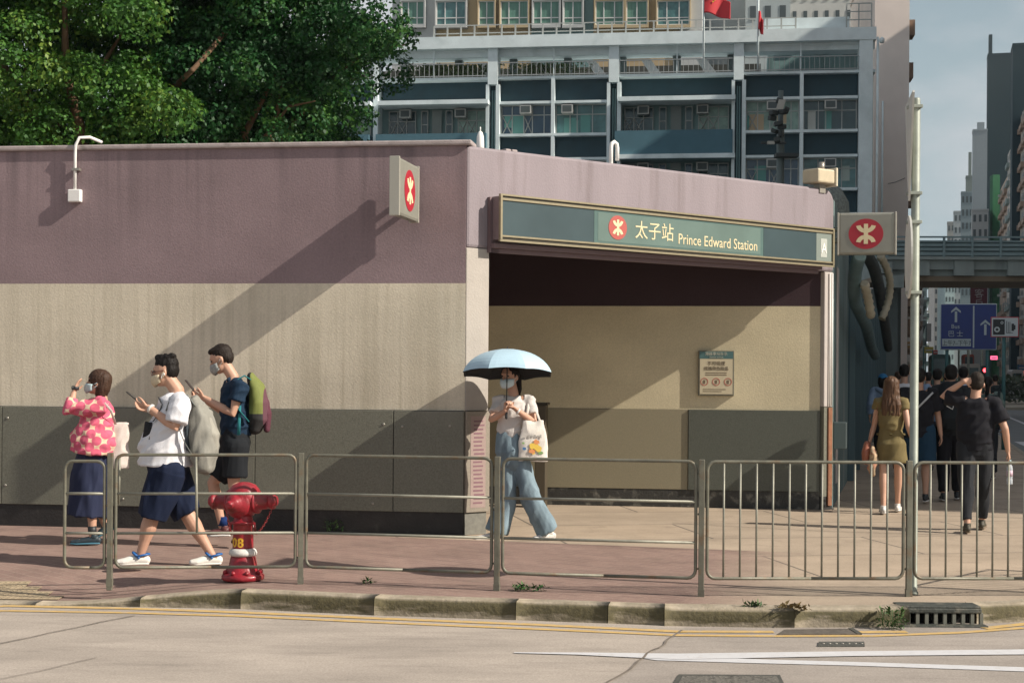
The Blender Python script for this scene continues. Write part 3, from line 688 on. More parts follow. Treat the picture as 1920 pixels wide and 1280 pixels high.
sheet('white_line', gR([(962, 1223.5), (1100, 1224), (1270, 1226), (1600, 1221.5), (1930, 1218), (2300, 1210), (2300, 1220), (1930, 1227.5), (1600, 1230.5), (1270, 1237), (1180, 1233), (1080, 1228), (965, 1225)][::-1]), M_wl, .006)
sheet('white_line', gR([(1180, 1230), (1270, 1231), (1450, 1237), (1600, 1241), (1920, 1251), (2300, 1264), (2300, 1274), (1920, 1259), (1600, 1248), (1400, 1243), (1230, 1238)][::-1]), M_wl, .004)
strip('road_joint', gR([(1120, 1300), (1143, 1280), (1207, 1233), (1262, 1192), (1280, 1182)]), .016, M_crack, .008, .03)
strip('road_joint', gR([(-60, 1221), (0, 1207), (120, 1182), (250, 1154)]), .014, M_crack, .008, .02)
strip('road_joint', gR([(-60, 1290), (0, 1275), (120, 1247), (180, 1233)]), .008, M_crack, .008, .02)
strip('pavement_joint', [G(x, y) for x, y in ((1310, 1105), (1400, 1110), (1500, 1116), (1700, 1117), (1800, 1110), (1930, 1103))], .012, M_joint, .003, .01, z=0)
strip('pavement_joint', [G(x, y) for x, y in ((1260, 980), (1400, 988), (1560, 996), (1700, 1000), (1840, 1003))], .016, M_joint, .003, .01, z=0)
strip('pavement_joint', [G(x, y) for x, y in ((1564, 925), (1562, 955), (1640, 962), (1760, 966), (1930, 971))], .02, M_joint, .003, .01, z=0)
strip('pavement_joint', [G(x, y) for x, y in ((905, 1016), (1100, 1021), (1300, 1030), (1400, 1033))], .012, M_joint, .003, .01, z=0)
# iron covers in the road
t = thing('manhole_cover', 'worn patterned manhole cover in the road at the bottom edge', 'manhole cover', tuple(G(1365, 1275, ZR)))
b = MB(); q = gR([(1272, 1265), (1462, 1266), (1478, 1300), (1250, 1300)][::-1]); b.prism([Vector((p.x, p.y, ZR-.01)) for p in q], Z3*.016); b.build('frame', mat('worn_iron', (.07, .07, .06), .5, .3, 20), t)
b = MB(); q = gR([(1280, 1269), (1456, 1270), (1470, 1298), (1262, 1298)][::-1]); b.prism([Vector((p.x, p.y, ZR-.01)) for p in q], Z3*.020); b.build('lid', mat('patterned_lid', (.15, .14, .12), .5, .5, 60, .8, 90, dirt=((.03, .03, .025), .9, 38, .5)), t)
t = thing('drain_plate', 'narrow dark metal drain plate in the road below the kerb', 'drain', tuple(G(1576, 1208, ZR)))
b = MB(); q = gR([(1535, 1204), (1620, 1204), (1621, 1212), (1533, 1212)][::-1]); b.prism([Vector((p.x, p.y, ZR-.01)) for p in q], Z3*.018); b.build('plate', MATS['worn_iron'], t)
b = MB()
for k in range(7):
    p = G(1543+k*12, 1208, ZR); b.lathe((p.x, p.y, ZR+.008), [(.012, 0), (.01, .004)], n=8)
b.build('stud', M_alu, t)
t = thing('gutter_cover', 'dark metal gutter cover lying across the yellow lines', 'cover', tuple(G(1533, 1186, ZR)))
b = MB(); q = gR([(1470, 1182), (1595, 1180), (1612, 1190), (1456, 1191)][::-1]); b.prism([Vector((p.x, p.y, ZR-.01)) for p in q], Z3*.02); b.build('plate', mat('tarred_plate', (.10, .085, .07), .8, .3, 20, .5, 50), t)
b = MB(); q = gR([(1590, 1180), (1599, 1180), (1616, 1190), (1606, 1190)][::-1]); b.prism([Vector((p.x, p.y, ZR-.01)) for p in q], Z3*.024); b.build('edge', MATS['worn_iron'], t)
# patch lines left on the pavement: tactile studs at the dropped kerb
t = thing('tactile_paving', 'yellow raised tactile tiles at the dropped kerb on the left edge', 'tactile tiles', tuple(G(40, 1092)))
for r_ in range(4):
    for c in range(11):
        x = -4.35+c*.155+r_*.02; y = 11.72+r_*.165
        if c > 5-r_*1.0: continue
        b = MB(); z = kz(x+.07, y+.07)+.006; b.box(x, x+.148, y, y+.158, .003, .006, T=lambda p: Vector((p.x, p.y, p.z+kz(p.x, p.y))))
        for i in range(3):
            for j in range(3): b.lathe((x+.03+i*.045, y+.03+j*.045, kz(x+.03+i*.045, y+.03+j*.045)+.005), [(.015, 0), (.012, .003)], n=8)
        b.build('tile', mat('tactile_yellow', (.34, .27, .175), .7, .15, 8), t)
# ------------------------------------------------------------------ weeds
def weed(label, c, r, h, n, col, cat='weed'):
    b = MB()
    for k in range(n):
        a = rnd.uniform(0, 6.28); rr = r*math.sqrt(rnd.random()); p = Vector((c.x+rr*math.cos(a), c.y+rr*math.sin(a)*.35, c.z+rnd.uniform(0, h)))
        d = Vector((rnd.uniform(-1, 1), rnd.uniform(-1, 1), rnd.uniform(-.2, .9))).normalized(); s_ = rnd.uniform(.012, .028); e = d.cross(Vector((rnd.random(), rnd.random(), 1))).normalized()
        b.add([p, p+d*s_+e*s_*.45, p+d*s_*2.1, p+d*s_-e*s_*.45], [(0, 1, 2, 3)])
    for k in range(max(3, n//14)):
        a = rnd.uniform(0, 6.28); q = Vector((c.x+r*.7*math.cos(a), c.y+r*.25*math.sin(a), c.z)); b.tube([q, q+Vector((rnd.uniform(-.02, .02), 0, h))], .002, 4)
    tag(b.build('weed', mat('weed_%s' % cat[:3] + str(round(col[1], 2)), col, .6, .3, 30), None), label, 'weed')
weed('small green weed growing at the foot of the dark wall plinth', Vector((FL.at(FL.u(628, 990), .04, 0))), .10, .12, 60, (.05, .10, .03))
weed('green weed growing under the railing at the brick edge', G(990, 1107), .14, .035, 90, (.05, .13, .03))
weed('leafy weed growing against the kerb beside the drain grating', G(1672, 1180, ZR)+Vector((0, .02, 0)), .11, .14, 130, (.06, .12, .035))
weed('dry brown grass tuft on top of the kerb stone', G(1487, 1141), .12, .02, 90, (.13, .09, .03))
weed('thin brown grass tuft near the end of the kerb stone', G(1412, 1137), .07, .02, 40, (.14, .10, .035))
weed('tiny dry weed beside the kerb under the railing', G(690, 1094), .05, .03, 24, (.16, .10, .04))
# ------------------------------------------------------------------ railings along the kerb
M_rail = mat('railing_metal', (.155, .150, .115), .5, .25, 9, .15, 60, metal=.25, dirt=((.17, .10, .05), .75, 11, .54))
M_rail2 = mat('railing_metal_pale', (.24, .235, .19), .5, .2, 9, .15, 60, metal=.25)
posts = [(205, 1096), (563, 1093.5), (931, 1106), (1314, 1117), (1703, 1117)]
pp = [G(x, y) for x, y in posts]
dirr = Vector((1.46, .12, 0)); pp.append(pp[-1]+Vector((1.49, .08, 0))); pp.append(pp[-1]+Vector((.95, 1.1, 0)))
TOPZ = .985
def rail_panel(label, a, c, kind, post=True, extra=None, topz=TOPZ):
    a = Vector(a); c = Vector(c); z0 = kz(a.x, a.y)
    t = thing('railing', label, 'railing', (c.x, c.y, 0), 'railings along the kerb')
    d = (c-a); L_ = d.length; d.normalize(); A = a+d*.042; C = c-d*.042; r = .06; zb = .13; top = topz
    def q(p, z): return Vector((p.x, p.y, z))
    pl = []
    def corner(cx, cz, a0):
        for k in range(5):
            an = R(a0+90*k/4); pl.append(q(cx, 0)+d*(r*math.cos(an))+Z3*(cz+r*math.sin(an)))
    corner(A+d*r, zb+r, 180); corner(C-d*r, zb+r, 270); corner(C-d*r, top-r, 0); corner(A+d*r, top-r, 90); pl.append(pl[0])
    # closed loop starting mid bottom edge
    b = MB(); b.tube([q(A+d*(L_*.5), zb)]+pl[5:20]+pl[0:5]+[q(A+d*(L_*.5), zb)], .0125, 10)
    b.build('frame', M_rail, t)
    if kind == 'bars3':
        for z in (.39, .69): b = MB(); b.tube([q(A, z), q(C, z)], .0105, 8); b.build('rail', M_rail2, t)
    else:
        n = 12
        for k in range(1, n):
            p = A.lerp(C, k/n); b = MB(); b.tube([q(p, zb), q(p, top)], .008, 8); b.build('bar', M_rail2, t)
    if post:
        n_ = Vector((-d.y, d.x, 0)); b = MB(); b.obox(q(c, .48), d, n_, Z3, .021, .017, .52); b.build('post', M_rail, t, bevel=.004)
        b = MB(); b.obox(q(c, .02), d, n_, Z3, .023, .019, .03); b.build('post_foot', M_rail, t)
        for z in (.2, .6, .9): b = MB(); b.lathe(q(c, z)-d*.021, [(.009, 0), (.007, .008)], -d, 8); b.build('bolt', M_rail, t)
    if extra:
        for p0, p1 in extra: b = MB(); b.tube([p0, p1], .010, 8); b.build('brace', M_rail2, t)
    return t
pl0 = pp[0]-Vector((.385, 0, 0))
rail_panel('short rounded end section of railing at the left', pl0, pp[0], 'bars3', topz=.935)
dpt = pp[0].y
rail_panel('three rail railing section around the red hydrant', pp[0], pp[1], 'bars3', extra=[(P(367, 856, dpt), P(369, 998, dpt)), (P(224, 852, dpt+.1), P(222, 945, dpt+.1))])
rail_panel('three rail railing section between the hydrant and the woman with the umbrella', pp[1], pp[2], 'bars3')
rail_panel('three rail railing section in front of the station doorway', pp[2], pp[3], 'bars3')
rail_panel('upright bar railing section left of the tall pole', pp[3], pp[4], 'bars')
rail_panel('upright bar railing section right of the tall pole', pp[4], pp[5], 'bars')
rail_panel('upright bar railing section turning the corner at the right edge', pp[5], pp[6], 'bars')
# ------------------------------------------------------------------ tall pole with two round plates seen edge on
pb = G(1711, 1114)
t = thing('street_pole', 'tall grey green steel pole behind the upright bar railing', 'pole', tuple(pb))
b = MB(); b.lathe(pb, [(.04, 0), (.04, .02), (.032, .03), (.031, 3.668), (.028, 3.68), (.026, 3.685)], n=24); b.build('shaft', M_steel, t)
def plate(label, zc, hh, shape):
    tt = thing('road_sign', label, 'road sign', (pb.x-.045, pb.y, zc))
    yaw = R(80); U = Vector((math.cos(yaw), math.sin(yaw), 0)); Nn = Vector((math.sin(yaw), -math.cos(yaw), 0)); c = Vector((pb.x-.045, pb.y-.02, zc))
    if shape == 'disc': pts = [c+U*hh*math.cos(2*math.pi*k/36)+Z3*hh*math.sin(2*math.pi*k/36) for k in range(36)]
    else:
        pts = [c+U*x*hh+Z3*y*hh for x, y in ((-.93, .96), (-.90, 1.0), (.90, 1.0), (.93, .96), (.05, -1.0), (-.05, -1.0))]
    b = MB(); b.prism(pts, Nn*-.014); b.build('plate', mat('plate_back', (.50, .50, .46), .5, .1, 8), tt)
    b = MB()
    for s_ in (-.85, .85): b = MB(); b.obox(c+Z3*hh*s_+Vector((.035, .02, 0)), X3, Y3, Z3, .05, .045, .012); b.build('clamp', M_steel, tt, bevel=.003)
zt1 = P(1700, 186, pb.y).z; zb1 = P(1700, 377, pb.y).z; zt2 = P(1700, 405, pb.y).z; zb2 = P(1700, 560, pb.y).z
plate('large pale triangular plate seen edge on near the top of the pole', (zt1+zb1)/2, (zt1-zb1)/2, 'tri')
plate('round pale plate seen edge on, below the triangular one', (zt2+zb2)/2, (zt2-zb2)/2, 'disc')
# ------------------------------------------------------------------ fire hydrant
hb = G(455, 1086)
t = thing('fire_hydrant', 'red fire hydrant with yellow number and white collar on the brick pavement', 'hydrant', tuple(hb))
M_hr = mat('hydrant_red', (.27, .012, .022), .42, .3, 14, .5, 24, coat=.1, dirt=((.14, .035, .03), .75, 9, .50))
M_hw = mat('hydrant_white', (.62, .60, .56), .5, .15, 25)
s_ = 1.0
b = MB(); b.lathe(hb, [(.155, 0), (.165, .01), (.165, .035), (.15, .05), (.125, .055), (.112, .10), (.098, .17), (.092, .185)], n=32)
for k in range(8):
    a = R(22+45*k); b.lathe(hb+Vector((.14*math.cos(a), .14*math.sin(a), .05)), [(.018, 0), (.018, .02), (.008, .03)], n=8)
b.build('base', M_hr, t)
b = MB(); b.lathe(hb, [(.094, .186), (.108, .198), (.110, .215), (.10, .235), (.088, .246)], n=32); b.build('collar', M_hw, t)
b = MB(); b.lathe(hb, [(.082, .243), (.080, .26), (.078, .43), (.084, .44), (.084, .455), (.075, .465), (.070, .49), (.072, .51)], n=32); b.build('barrel', M_hr, t)
b = MB(); hc = hb+Vector((.0, 0, .615))
b.lathe(hb+Vector((.005, 0, .50)), [(.074, 0), (.10, .03), (.128, .075), (.137, .12), (.134, .16), (.118, .205), (.088, .24), (.045, .257), (.01, .262)], n=32)
b.build('head', M_hr, t)
def nozzle(dv, off, long=.13, big=1.0):
    dv = Vector(dv).normalized(); c = hb+Vector((0, 0, .60))+Vector(off)
    b = MB(); b.lathe(c, [(.112*big, .05), (.112*big, .095), (.096*big, .10), (.090*big, .115), (.078*big, .118), (.074*big, .14), (.056*big, .15), (.056*big, .16), (.034*big, .164), (.030*big, .20), (.018*big, .21)], dv, 28)
    return b
n1 = nozzle((-.42, -.9, -.02), (0, 0, 0), big=1.0).build('front_outlet', M_hr, t)
def arm(dv, L1):
    dv = Vector(dv).normalized(); c = hb+Vector((0, 0, .605))
    b = MB(); b.lathe(c, [(.075, .03), (.078, .10), (.095, .105), (.095, .125), (.066, .13), (.062, L1-.075), (.05, L1-.07), (.048, L1-.05), (.064, L1-.048), (.064, L1-.02), (.04, L1-.016), (.038, L1+.005), (.02, L1+.01)], dv, 24); return b
arm((.93, -.25, .06), .275).build('side_outlet', M_hr, t)
arm((-.93, .2, .0), .275).build('side_outlet', M_hr, t)
b = MB(); rr = .088
b.tube([hb+Vector((rr*1.02*math.cos(R(a)), rr*1.02*math.sin(R(a)), .445)) for a in range(-165, -10, 15)], .012, 8)
for a in (-165, -15): b.tube([hb+Vector((rr*1.1*math.cos(R(a)), rr*1.1*math.sin(R(a)), .45)), hb+Vector((rr*1.15*math.cos(R(a)), rr*1.15*math.sin(R(a)), .375))], .010, 8)
b.build('handle_ring', M_hr, t)
def chain(p0, p1, sag, n):
    b = MB(); prev = None
    for i in range(n):
        u0 = i/n; p = p0.lerp(p1, u0+.5/n)+Vector((0, 0, -sag*4*u0*(1-u0))); q = p0.lerp(p1, min(1, u0+1.1/n))+Vector((0, 0, -sag*4*min(1, u0+1/n)*(1-min(1, u0+1/n))))
        d = (q-p).normalized(); sd = X3 if i % 2 else Y3; sd = (sd-d*sd.dot(d)).normalized(); c = p; L2 = .012
        b.tube([c+d*L2*math.cos(a)+sd*.007*math.sin(a) for a in [2*math.pi*k/8 for k in range(9)]], .0028, 5)
    return b
chain(hb+Vector((.235, -.07, .56)), hb+Vector((.10, -.04, .36)), .03, 15).build('chain', mat('chain_red', (.28, .03, .03), .5), t)
chain(hb+Vector((-.10, -.17, .54)), hb+Vector((-.08, -.07, .36)), .01, 10).build('chain', MATS['chain_red'], t)
M_num = mat('hydrant_yellow', (.72, .42, .03), .5)
c = bpy.data.curves.new('t', 'FONT'); c.body = '808'; c.size = .098; c.align_x = 'CENTER'; c.extrude = .0015; c.offset = .0022; c.space_character = 1.12
o = bpy.data.objects.new('t', c); COL.objects.link(o); bpy.context.view_layer.update()
me = bpy.data.meshes.new_from_object(o.evaluated_get(bpy.context.evaluated_depsgraph_get())); bpy.data.objects.remove(o)
for v in me.vertices:
    a = R(-90)+(v.co.x-.062)/.0805*1.0; v.co = hb+Vector(((.0805+v.co.z)*math.cos(a), (.0805+v.co.z)*math.sin(a), .262+v.co.y))
link('number', me, M_num, t)
# ------------------------------------------------------------------ behind the station: school block with deep recessed bays
def rgb(r, g, b_): return tuple(((v/255+.055)/1.055)**2.4 if v > 10 else v/3294 for v in (r, g, b_))
o_ = P(1637, 704, 95.0); o_.z = 0
FF = Frame(o_, -YL)
def fu(px, py=250, n=0): return FF.u(px, py, n)
def fz(py, px=1500, n=0): return FF.px(px, py, n)[1]
M_fw = mat('school_white', (.70, .79, .80), .8, .1, .8, dirt=((.36, .46, .46), .4, .9, .56))
M_fd = mat('school_dark_spandrel', (.008, .040, .055), .6, .15, 1.5)
M_fg = mat('school_grey_wall', (.20, .32, .32), .8, .1, 1)
M_gla = mat('dark_glass', (.025, .06, .065), .12, .2, 1, spec=.6)
M_glb = mat('blue_glass', (.025, .06, .10), .12, .2, 1, spec=.6)
M_cur = mat('curtain_green', (.10, .22, .17), .5, .25, 1.4, stretch=(4, 4, .2))
M_frm = mat('pale_window_frame', (.40, .42, .40), .6)
M_shadow = mat('recess_dark', (.05, .045, .04), .9)
sch = thing('school_block', 'long grey and dark blue concrete school block behind the station roof', 'building', tuple(FF.at(-15, 0, 0)))
ztop = fz(56); zpar = fz(79); zsl1 = fz(133); zsl0 = fz(138); zl1 = fz(181); zsill1 = fz(244); FH = fz(181)-fz(290)
cols = [fu(704), fu(923), fu(1150), fu(1384), fu(1622)]
uL = fu(480)
DEP = 14
b = MB(); FF.box(b, uL, 0, -DEP, -1.4, 0, zsl0-.01); b.build('core', M_fg, sch)
b = MB(); FF.box(b, uL, 0.02, -.0, .35, zpar, ztop); FF.box(b, uL, .02, -.35, .0, zpar, ztop-.35); b.build('parapet', M_fw, sch)
b = MB(); FF.box(b, uL, .0, -3.3, -.36, ztop-.9, ztop-.4); b.build('roof', M_fw, sch)
def col(uc, w0, z0, z1, n0=-1.2, n1=.12):
    b = MB(); FF.box(b, uc-w0/2, uc+w0/2, n0, n1, z0, z1); b.build('column', M_fw, sch)
for i, uc in enumerate(cols):
    if i == 4: col(uc, .82, 0, zpar-.003, -1.2, .3); continue
    col(uc, .62 if i else .35, zsl1-.5, zpar-.003)
    if i == 0: col(uc, .3, 0, zsl1-.5); continue
    col(uc-.33, .20, 0, zsl1-.5, -1.2, .10); col(uc+.33, .24, 0, zsl1-.5, -1.2, .10)
    b = MB(); FF.box(b, uc-.23, uc+.21, -1.2, -.5, 0, zsl1-.5); b.build('duct_recess', M_fd, sch)
    for du in (-.08, .07):
        b = MB(); b.tube([FF.at(uc+du, -.42, 0), FF.at(uc+du, -.42, zsl1-.8)], .055, 6); b.build('downpipe', M_fg, sch)
# top slab and terrace
b = MB(); FF.box(b, uL, .005, -8, .02, zsl0, zsl1); b.build('terrace_slab', M_fw, sch)
b = MB(); FF.box(b, uL, fu(1430), -7.9, -7.8, zsl1, zsl1+.95); b.build('terrace_low_wall', M_fw, sch)
b = MB(); FF.box(b, uL, fu(1430), -8.2, -8, zsl1, zpar+.3); b.build('terrace_back_wall', mat('shaded_back_wall', (.03, .03, .024), .8, .2, 1.2), sch)  # near-black olive stands in for the shade under the terrace roof
b = MB(); FF.box(b, fu(1442), 0, -4.2, -4, zsl1, zpar+.3); FF.box(b, fu(1442), fu(1442)+.3, -8, -4, zsl1, zpar+.3); b.build('stair_room', M_fg, sch)
b = MB(); FF.box(b, uL, .0, -.5, -.40, zpar-.45, zpar+.002); b.build('beam', M_fw, sch)
for i, px in enumerate(range(740, 1420, 105)):
    u_ = fu(px); b = MB(); FF.box(b, u_-.25, u_+.25, -3.2, -2.7, zsl1, zpar+.3); b.build('terrace_post', mat('terrace_post_grey', (.22, .26, .26), .8), sch)
    b = MB(); a_ = [FF.at(u_-1.5, -1.6, zsl1+.05), FF.at(u_-.8, -1.6, zsl1+.05), FF.at(u_-1.6, -1.6, zsl1+1.15), FF.at(u_-2.2, -1.6, zsl1+1.15)]
    b.prism(a_, FF.N*.3); b.build('slanted_buttress', mat('bright_concrete', (.80, .82, .80), .8), sch)
for i, px in enumerate((800, 866, 1015)):
    t = thing('planted_hedge', ['low green hedge behind the left terrace railing of the school', 'low green hedge behind the terrace railing next to the first column', 'long green hedge in the middle of the school terrace'][i], 'hedge', tuple(FF.at(fu(px), -1.2, zsl1)), 'terrace hedges')
    b = MB(); L_ = 1.9 if i < 2 else 2.9
    for k in range(900):
        p = FF.at(fu(px)+rnd.gauss(0, L_*.42), -1.2+rnd.uniform(-.4, .4), zsl1+rnd.random()**.6*.95); s_ = rnd.uniform(.08, .16)
        d = Vector((rnd.uniform(-1, 1), rnd.uniform(-1, 1), rnd.uniform(-.3, 1))).normalized(); e = d.orthogonal().normalized()
        b.add([p, p+d*s_+e*s_*.5, p+d*s_*2, p+d*s_-e*s_*.5], [(0, 1, 2, 3)])
    b.build('foliage', mat('hedge_green', (.10, .15, .05), .6, .3, 3), t)
# terrace railings, one per bay
def rail_back(u0, u1, zb, zt, n=.0, step=.30, r=.014, name='railing', m=None):
    b = MB(); k = int((u1-u0)/step)
    for i in range(k+1):
        u = u0+(u1-u0)*i/k; FF.box(b, u-r, u+r, n-r, n+r, zb, zt)
    FF.box(b, u0, u1, n-.035, n+.035, zt-.03, zt+.03); FF.box(b, u0, u1, n-.03, n+.03, zb+.05, zb+.1)
    return b.build(name, m or M_fg, sch)
ccs = [uL]+cols
for a, c in zip(ccs, ccs[1:]): rail_back(a+.35, c-.35, zsl1, fz(107), .06, m=mat('rail_grey', (.38, .40, .40), .6, metal=.2))
for px in (812, 1037, 1268, 1500): col(fu(px), .07, zsl1, zpar, -.1, .0)
# roof rail above the parapet
b = MB(); nb = 26; z0, z1 = ztop, ztop+.75
for i in range(nb+1):
    u = fu(812)+(fu(1490)-fu(812))*i/nb; FF.box(b, u-.05, u+.05, .0, .06, z0, z1)
for z in (z0+.25, z1): FF.box(b, fu(812), fu(1490), .01, .05, z-.03, z+.03)
b.build('roof_rail', M_frm, sch)
b = MB()
for z in (0.5, 1.0, 1.5):
    FF.box(b, fu(1585), fu(1632), .1, .16, ztop+z-.03, ztop+z+.03)
for px in (1585, 1608, 1632): FF.box(b, fu(px)-.04, fu(px)+.04, .1, .16, ztop, ztop+1.5)
b.build('roof_rail', M_frm, sch)
b = MB(); FF.box(b, fu(1432), fu(1592), -3, -.5, ztop-.4, ztop+.85); b.build('roof_upstand', M_fw, sch)
# downpipe at the right corner
b = MB(); b.tube([FF.at(.12, .2, 6), FF.at(.12, .2, ztop-.6)], .08, 8); b.build('downpipe', M_fw, sch)
b = MB(); b.lathe(FF.at(.35, .3, ztop-1.0), [(.12, 0), (.16, .12), (.16, .25), (.05, .36)], n=12); b.build('camera_dome', M_fw, sch)
def ac(uc, zc, nn, par=sch):
    b = MB(); FF.box(b, uc-.36, uc+.36, nn, nn+.55, zc-.27, zc+.27); o1 = b.build('air_conditioner', mat('ac_white', (.50, .50, .47), .6, .1, 3), par)
    b = MB(); FF.box(b, uc-.29, uc+.29, nn+.552, nn+.56, zc-.20, zc+.20); b.build('grille', mat('ac_grille', (.07, .09, .09), .6), o1)
def window(u0, u1, z0, z1, nn, par, mull, glass, frame=M_frm, tr=None, fw=.06, cross=None):
    b = MB(); FF.box(b, u0, u1, nn, nn+.03, z0, z1); w_ = b.build('window', glass, par)
    b = MB()
    FF.box(b, u0, u1, nn+.03, nn+.09, z0, z0+fw); FF.box(b, u0, u1, nn+.03, nn+.09, z1-fw, z1)
    for m_ in [0, 1]+list(mull):
        u = u0+(u1-u0)*m_; u = min(max(u, u0+fw/2), u1-fw/2); FF.box(b, u-fw/2, u+fw/2, nn+.032, nn+.088, z0+fw, z1-fw)
    if tr is not None:
        z = z0+(z1-z0)*tr; FF.box(b, u0+fw, u1-fw, nn+.034, nn+.086, z-fw/2, z+fw/2)
    b.build('frame', frame, w_)
    if cross:
        b = MB()
        for c_ in cross:
            ua, ub = u0+(u1-u0)*c_[0], u0+(u1-u0)*c_[1]; zz = z0+(z1-z0)*(tr or 1)
            for p0, p1 in (((ua, z0), (ub, zz)), ((ua, zz), (ub, z0))): b.tube([FF.at(p0[0], nn+.07, p0[1]), FF.at(p1[0], nn+.07, p1[1])], .035, 4)
        b.build('grille', frame, w_)
    return w_
glasses = [M_gla, M_glb, mat('teal_glass', (.07, .17, .17), .15, .4, 1.2), mat('pale_curtain_glass', (.22, .33, .28), .4, .4, 1.5)]
nfl = 5
for bi in range(-1, 4):
    a = ccs[bi+1]; c = ccs[bi+2]; a += .45; c -= .45
    typeB = bi in (1, 3)
    for fl in range(nfl):
        zl = zl1-FH*fl; zs = zsill1-FH*fl; ztp = zsl0 if fl == 0 else zs+FH
        if typeB:
            mid = (a+c)/2
            if fl == 0: col(mid, .22, 0, zsl0, -1.0, .05)
            b = MB(); FF.box(b, a, c, -.75, -.5, zl, ztp-.0); b.build('spandrel', M_fd, sch)
            b = MB(); FF.box(b, a, c, -.9, .03, zl-.16, zl); b.build('lintel', M_fw, sch)
            b = MB(); FF.box(b, a, c, -.9, .06, zs-.14, zs+.02); b.build('sill', M_fw, sch)
            for h_, (ua, ub) in enumerate(((a, mid-.11), (mid+.11, c))):
                gl = glasses[(bi+h_+fl*2) % 4]
                fixed = rnd.random()
                window(ua+.02, ub-.02, zs+.02, zl-.16, -.62, sch, (.28, .42, .72) if h_ else (.22, .45, .62, .85), gl, tr=.66, cross=[(.02, .22), (.45, .62)] if (h_ == 0 and rnd.random() < .6) else None)
                ac(ua+(.24 if (h_ and bi == 1) else .5)*(ub-ua), zl-.50, -.55)
                for kk in range(rnd.randint(1, 3)):
                    b = MB(); x = ua+rnd.uniform(.15, .85)*(ub-ua); w2_ = rnd.uniform(.15, .45); FF.box(b, x-w2_, x+w2_, -.585+.001*kk, -.572+.001*kk, zs+rnd.choice((.1, .5)), zs+rnd.uniform(.9, 1.5))
                    b.build('blind', mat('blind_%d' % rnd.randint(0, 7), rnd.choice([(.36, .42, .38), (.44, .34, .22), (.12, .30, .27), (.50, .52, .48)]), .8), sch)
        else:
            b = MB(); FF.box(b, a-.2, c+.2, -1.1, -.85, zl-.08, ztp); b.build('spandrel', M_fd, sch)
            b = MB(); FF.box(b, a-.15, c+.25, -1.1, .75, zl-.22, zl+.05); b.build('canopy', M_fw, sch)
            # balcony parapet
            b = MB(); FF.box(b, a-.35, c+.1, .3, .45, zs-1.75, zs+.05); FF.box(b, a-.35, a-.2, -1.2, .3, zs-1.75, zs+.05); FF.box(b, c-.05, c+.1, -1.2, .3, zs-1.75, zs+.05)
            b.build('balcony_front', mat('balcony_blue_grey', (.065, .15, .19), .8, .08, 1), sch)
            b = MB(); FF.box(b, a-.2, c-.05, -1.3, .3, zs-1.75, zs-1.6); b.build('balcony_slab', M_fg, sch)
            nn = -1.28
            for k, (w0, w1, zz0, g_) in enumerate(((.02, .29, .02, 0), (.34, .41, .05, 0), (.58, .65, .05, 0), (.70, .98, .02, 3))):
                window(a+(c-a)*w0, a+(c-a)*w1, zs-.6+.6*(1 if w1-w0 > .2 else 0), zl-.3, nn, sch, (.33, .66) if w1-w0 > .2 else (), glasses[(g_+fl) % 4], tr=.62, cross=[(.0, .33), (.33, .66)] if k in (0, 3) else None)
            b = MB(); FF.box(b, a+(c-a)*.45, a+(c-a)*.545, nn+.14, nn+.2, zs-1.5, zl-.3); b.build('door', mat('pale_door', (.22, .25, .24), .7), sch)
            ac(a+(c-a)*.20, zl-.58, nn+.2); ac(a+(c-a)*.74, zl-.58, nn+.2)
# blue windows of the stair room
for k, px in enumerate((1478, 1541, 1593)):
    u0, z0 = FF.px(px-12, 102, -3.9); u1, z1 = FF.px(px+12, 78, -3.9)
    window(u0, u1, z0, z1, -3.98, sch, (), mat('bright_blue_glass', (.02, .09, .30), .2) if k < 2 else M_gla, fw=.12)
# ------------------------------------------------------------------ housing tower above it
o2 = P(1315, 60, 135.0); o2.z = 0
FT = Frame(o2, -YL)
tw = thing('housing_tower', 'yellow and teal housing tower with green curtained bay windows behind the school', 'building', tuple(FT.at(-15, 0, 0)))
def tbox(name, px0, px1, n0, n1, z0, z1, m):
    b = MB(); FT.box(b, FT.u(px0, 40, n1), FT.u(px1, 40, n1), n0, n1, z0, z1); return b.build(name, m, tw)
M_ty = mat('tower_yellow', (.44, .33, .19), .8, .06, .5); M_tt = mat('tower_teal', (.13, .215, .215), .8, .06, .5); M_tg = mat('tower_pale', (.45, .46, .45), .8, .06, .5)
tbox('wall_pale', 735, 817, -14, 0, 10, 50, M_tg); tbox('wall_yellow', 817, 996, -14, -.2, 10, 50, M_ty); tbox('wall_teal', 996, 1112, -14, -.15, 10, 50, M_tt)
tbox('wall_yellow', 1112, 1274, -14, -.2, 10, 50, M_ty); tbox('wall_pale', 1274, 1316, -14, 0.05, 10, 50, M_tg)
tbox('wall_pale', 1316, 1400, -30, -12, 10, 50, mat('tower_blue_grey', (.36, .40, .42), .8))
tb = [(752, 794), (817, 872), (897, 926), (938, 989), (999, 1048), (1056, 1091), (1116, 1168), (1174, 1213), (1232, 1292)]
sf_old = FF
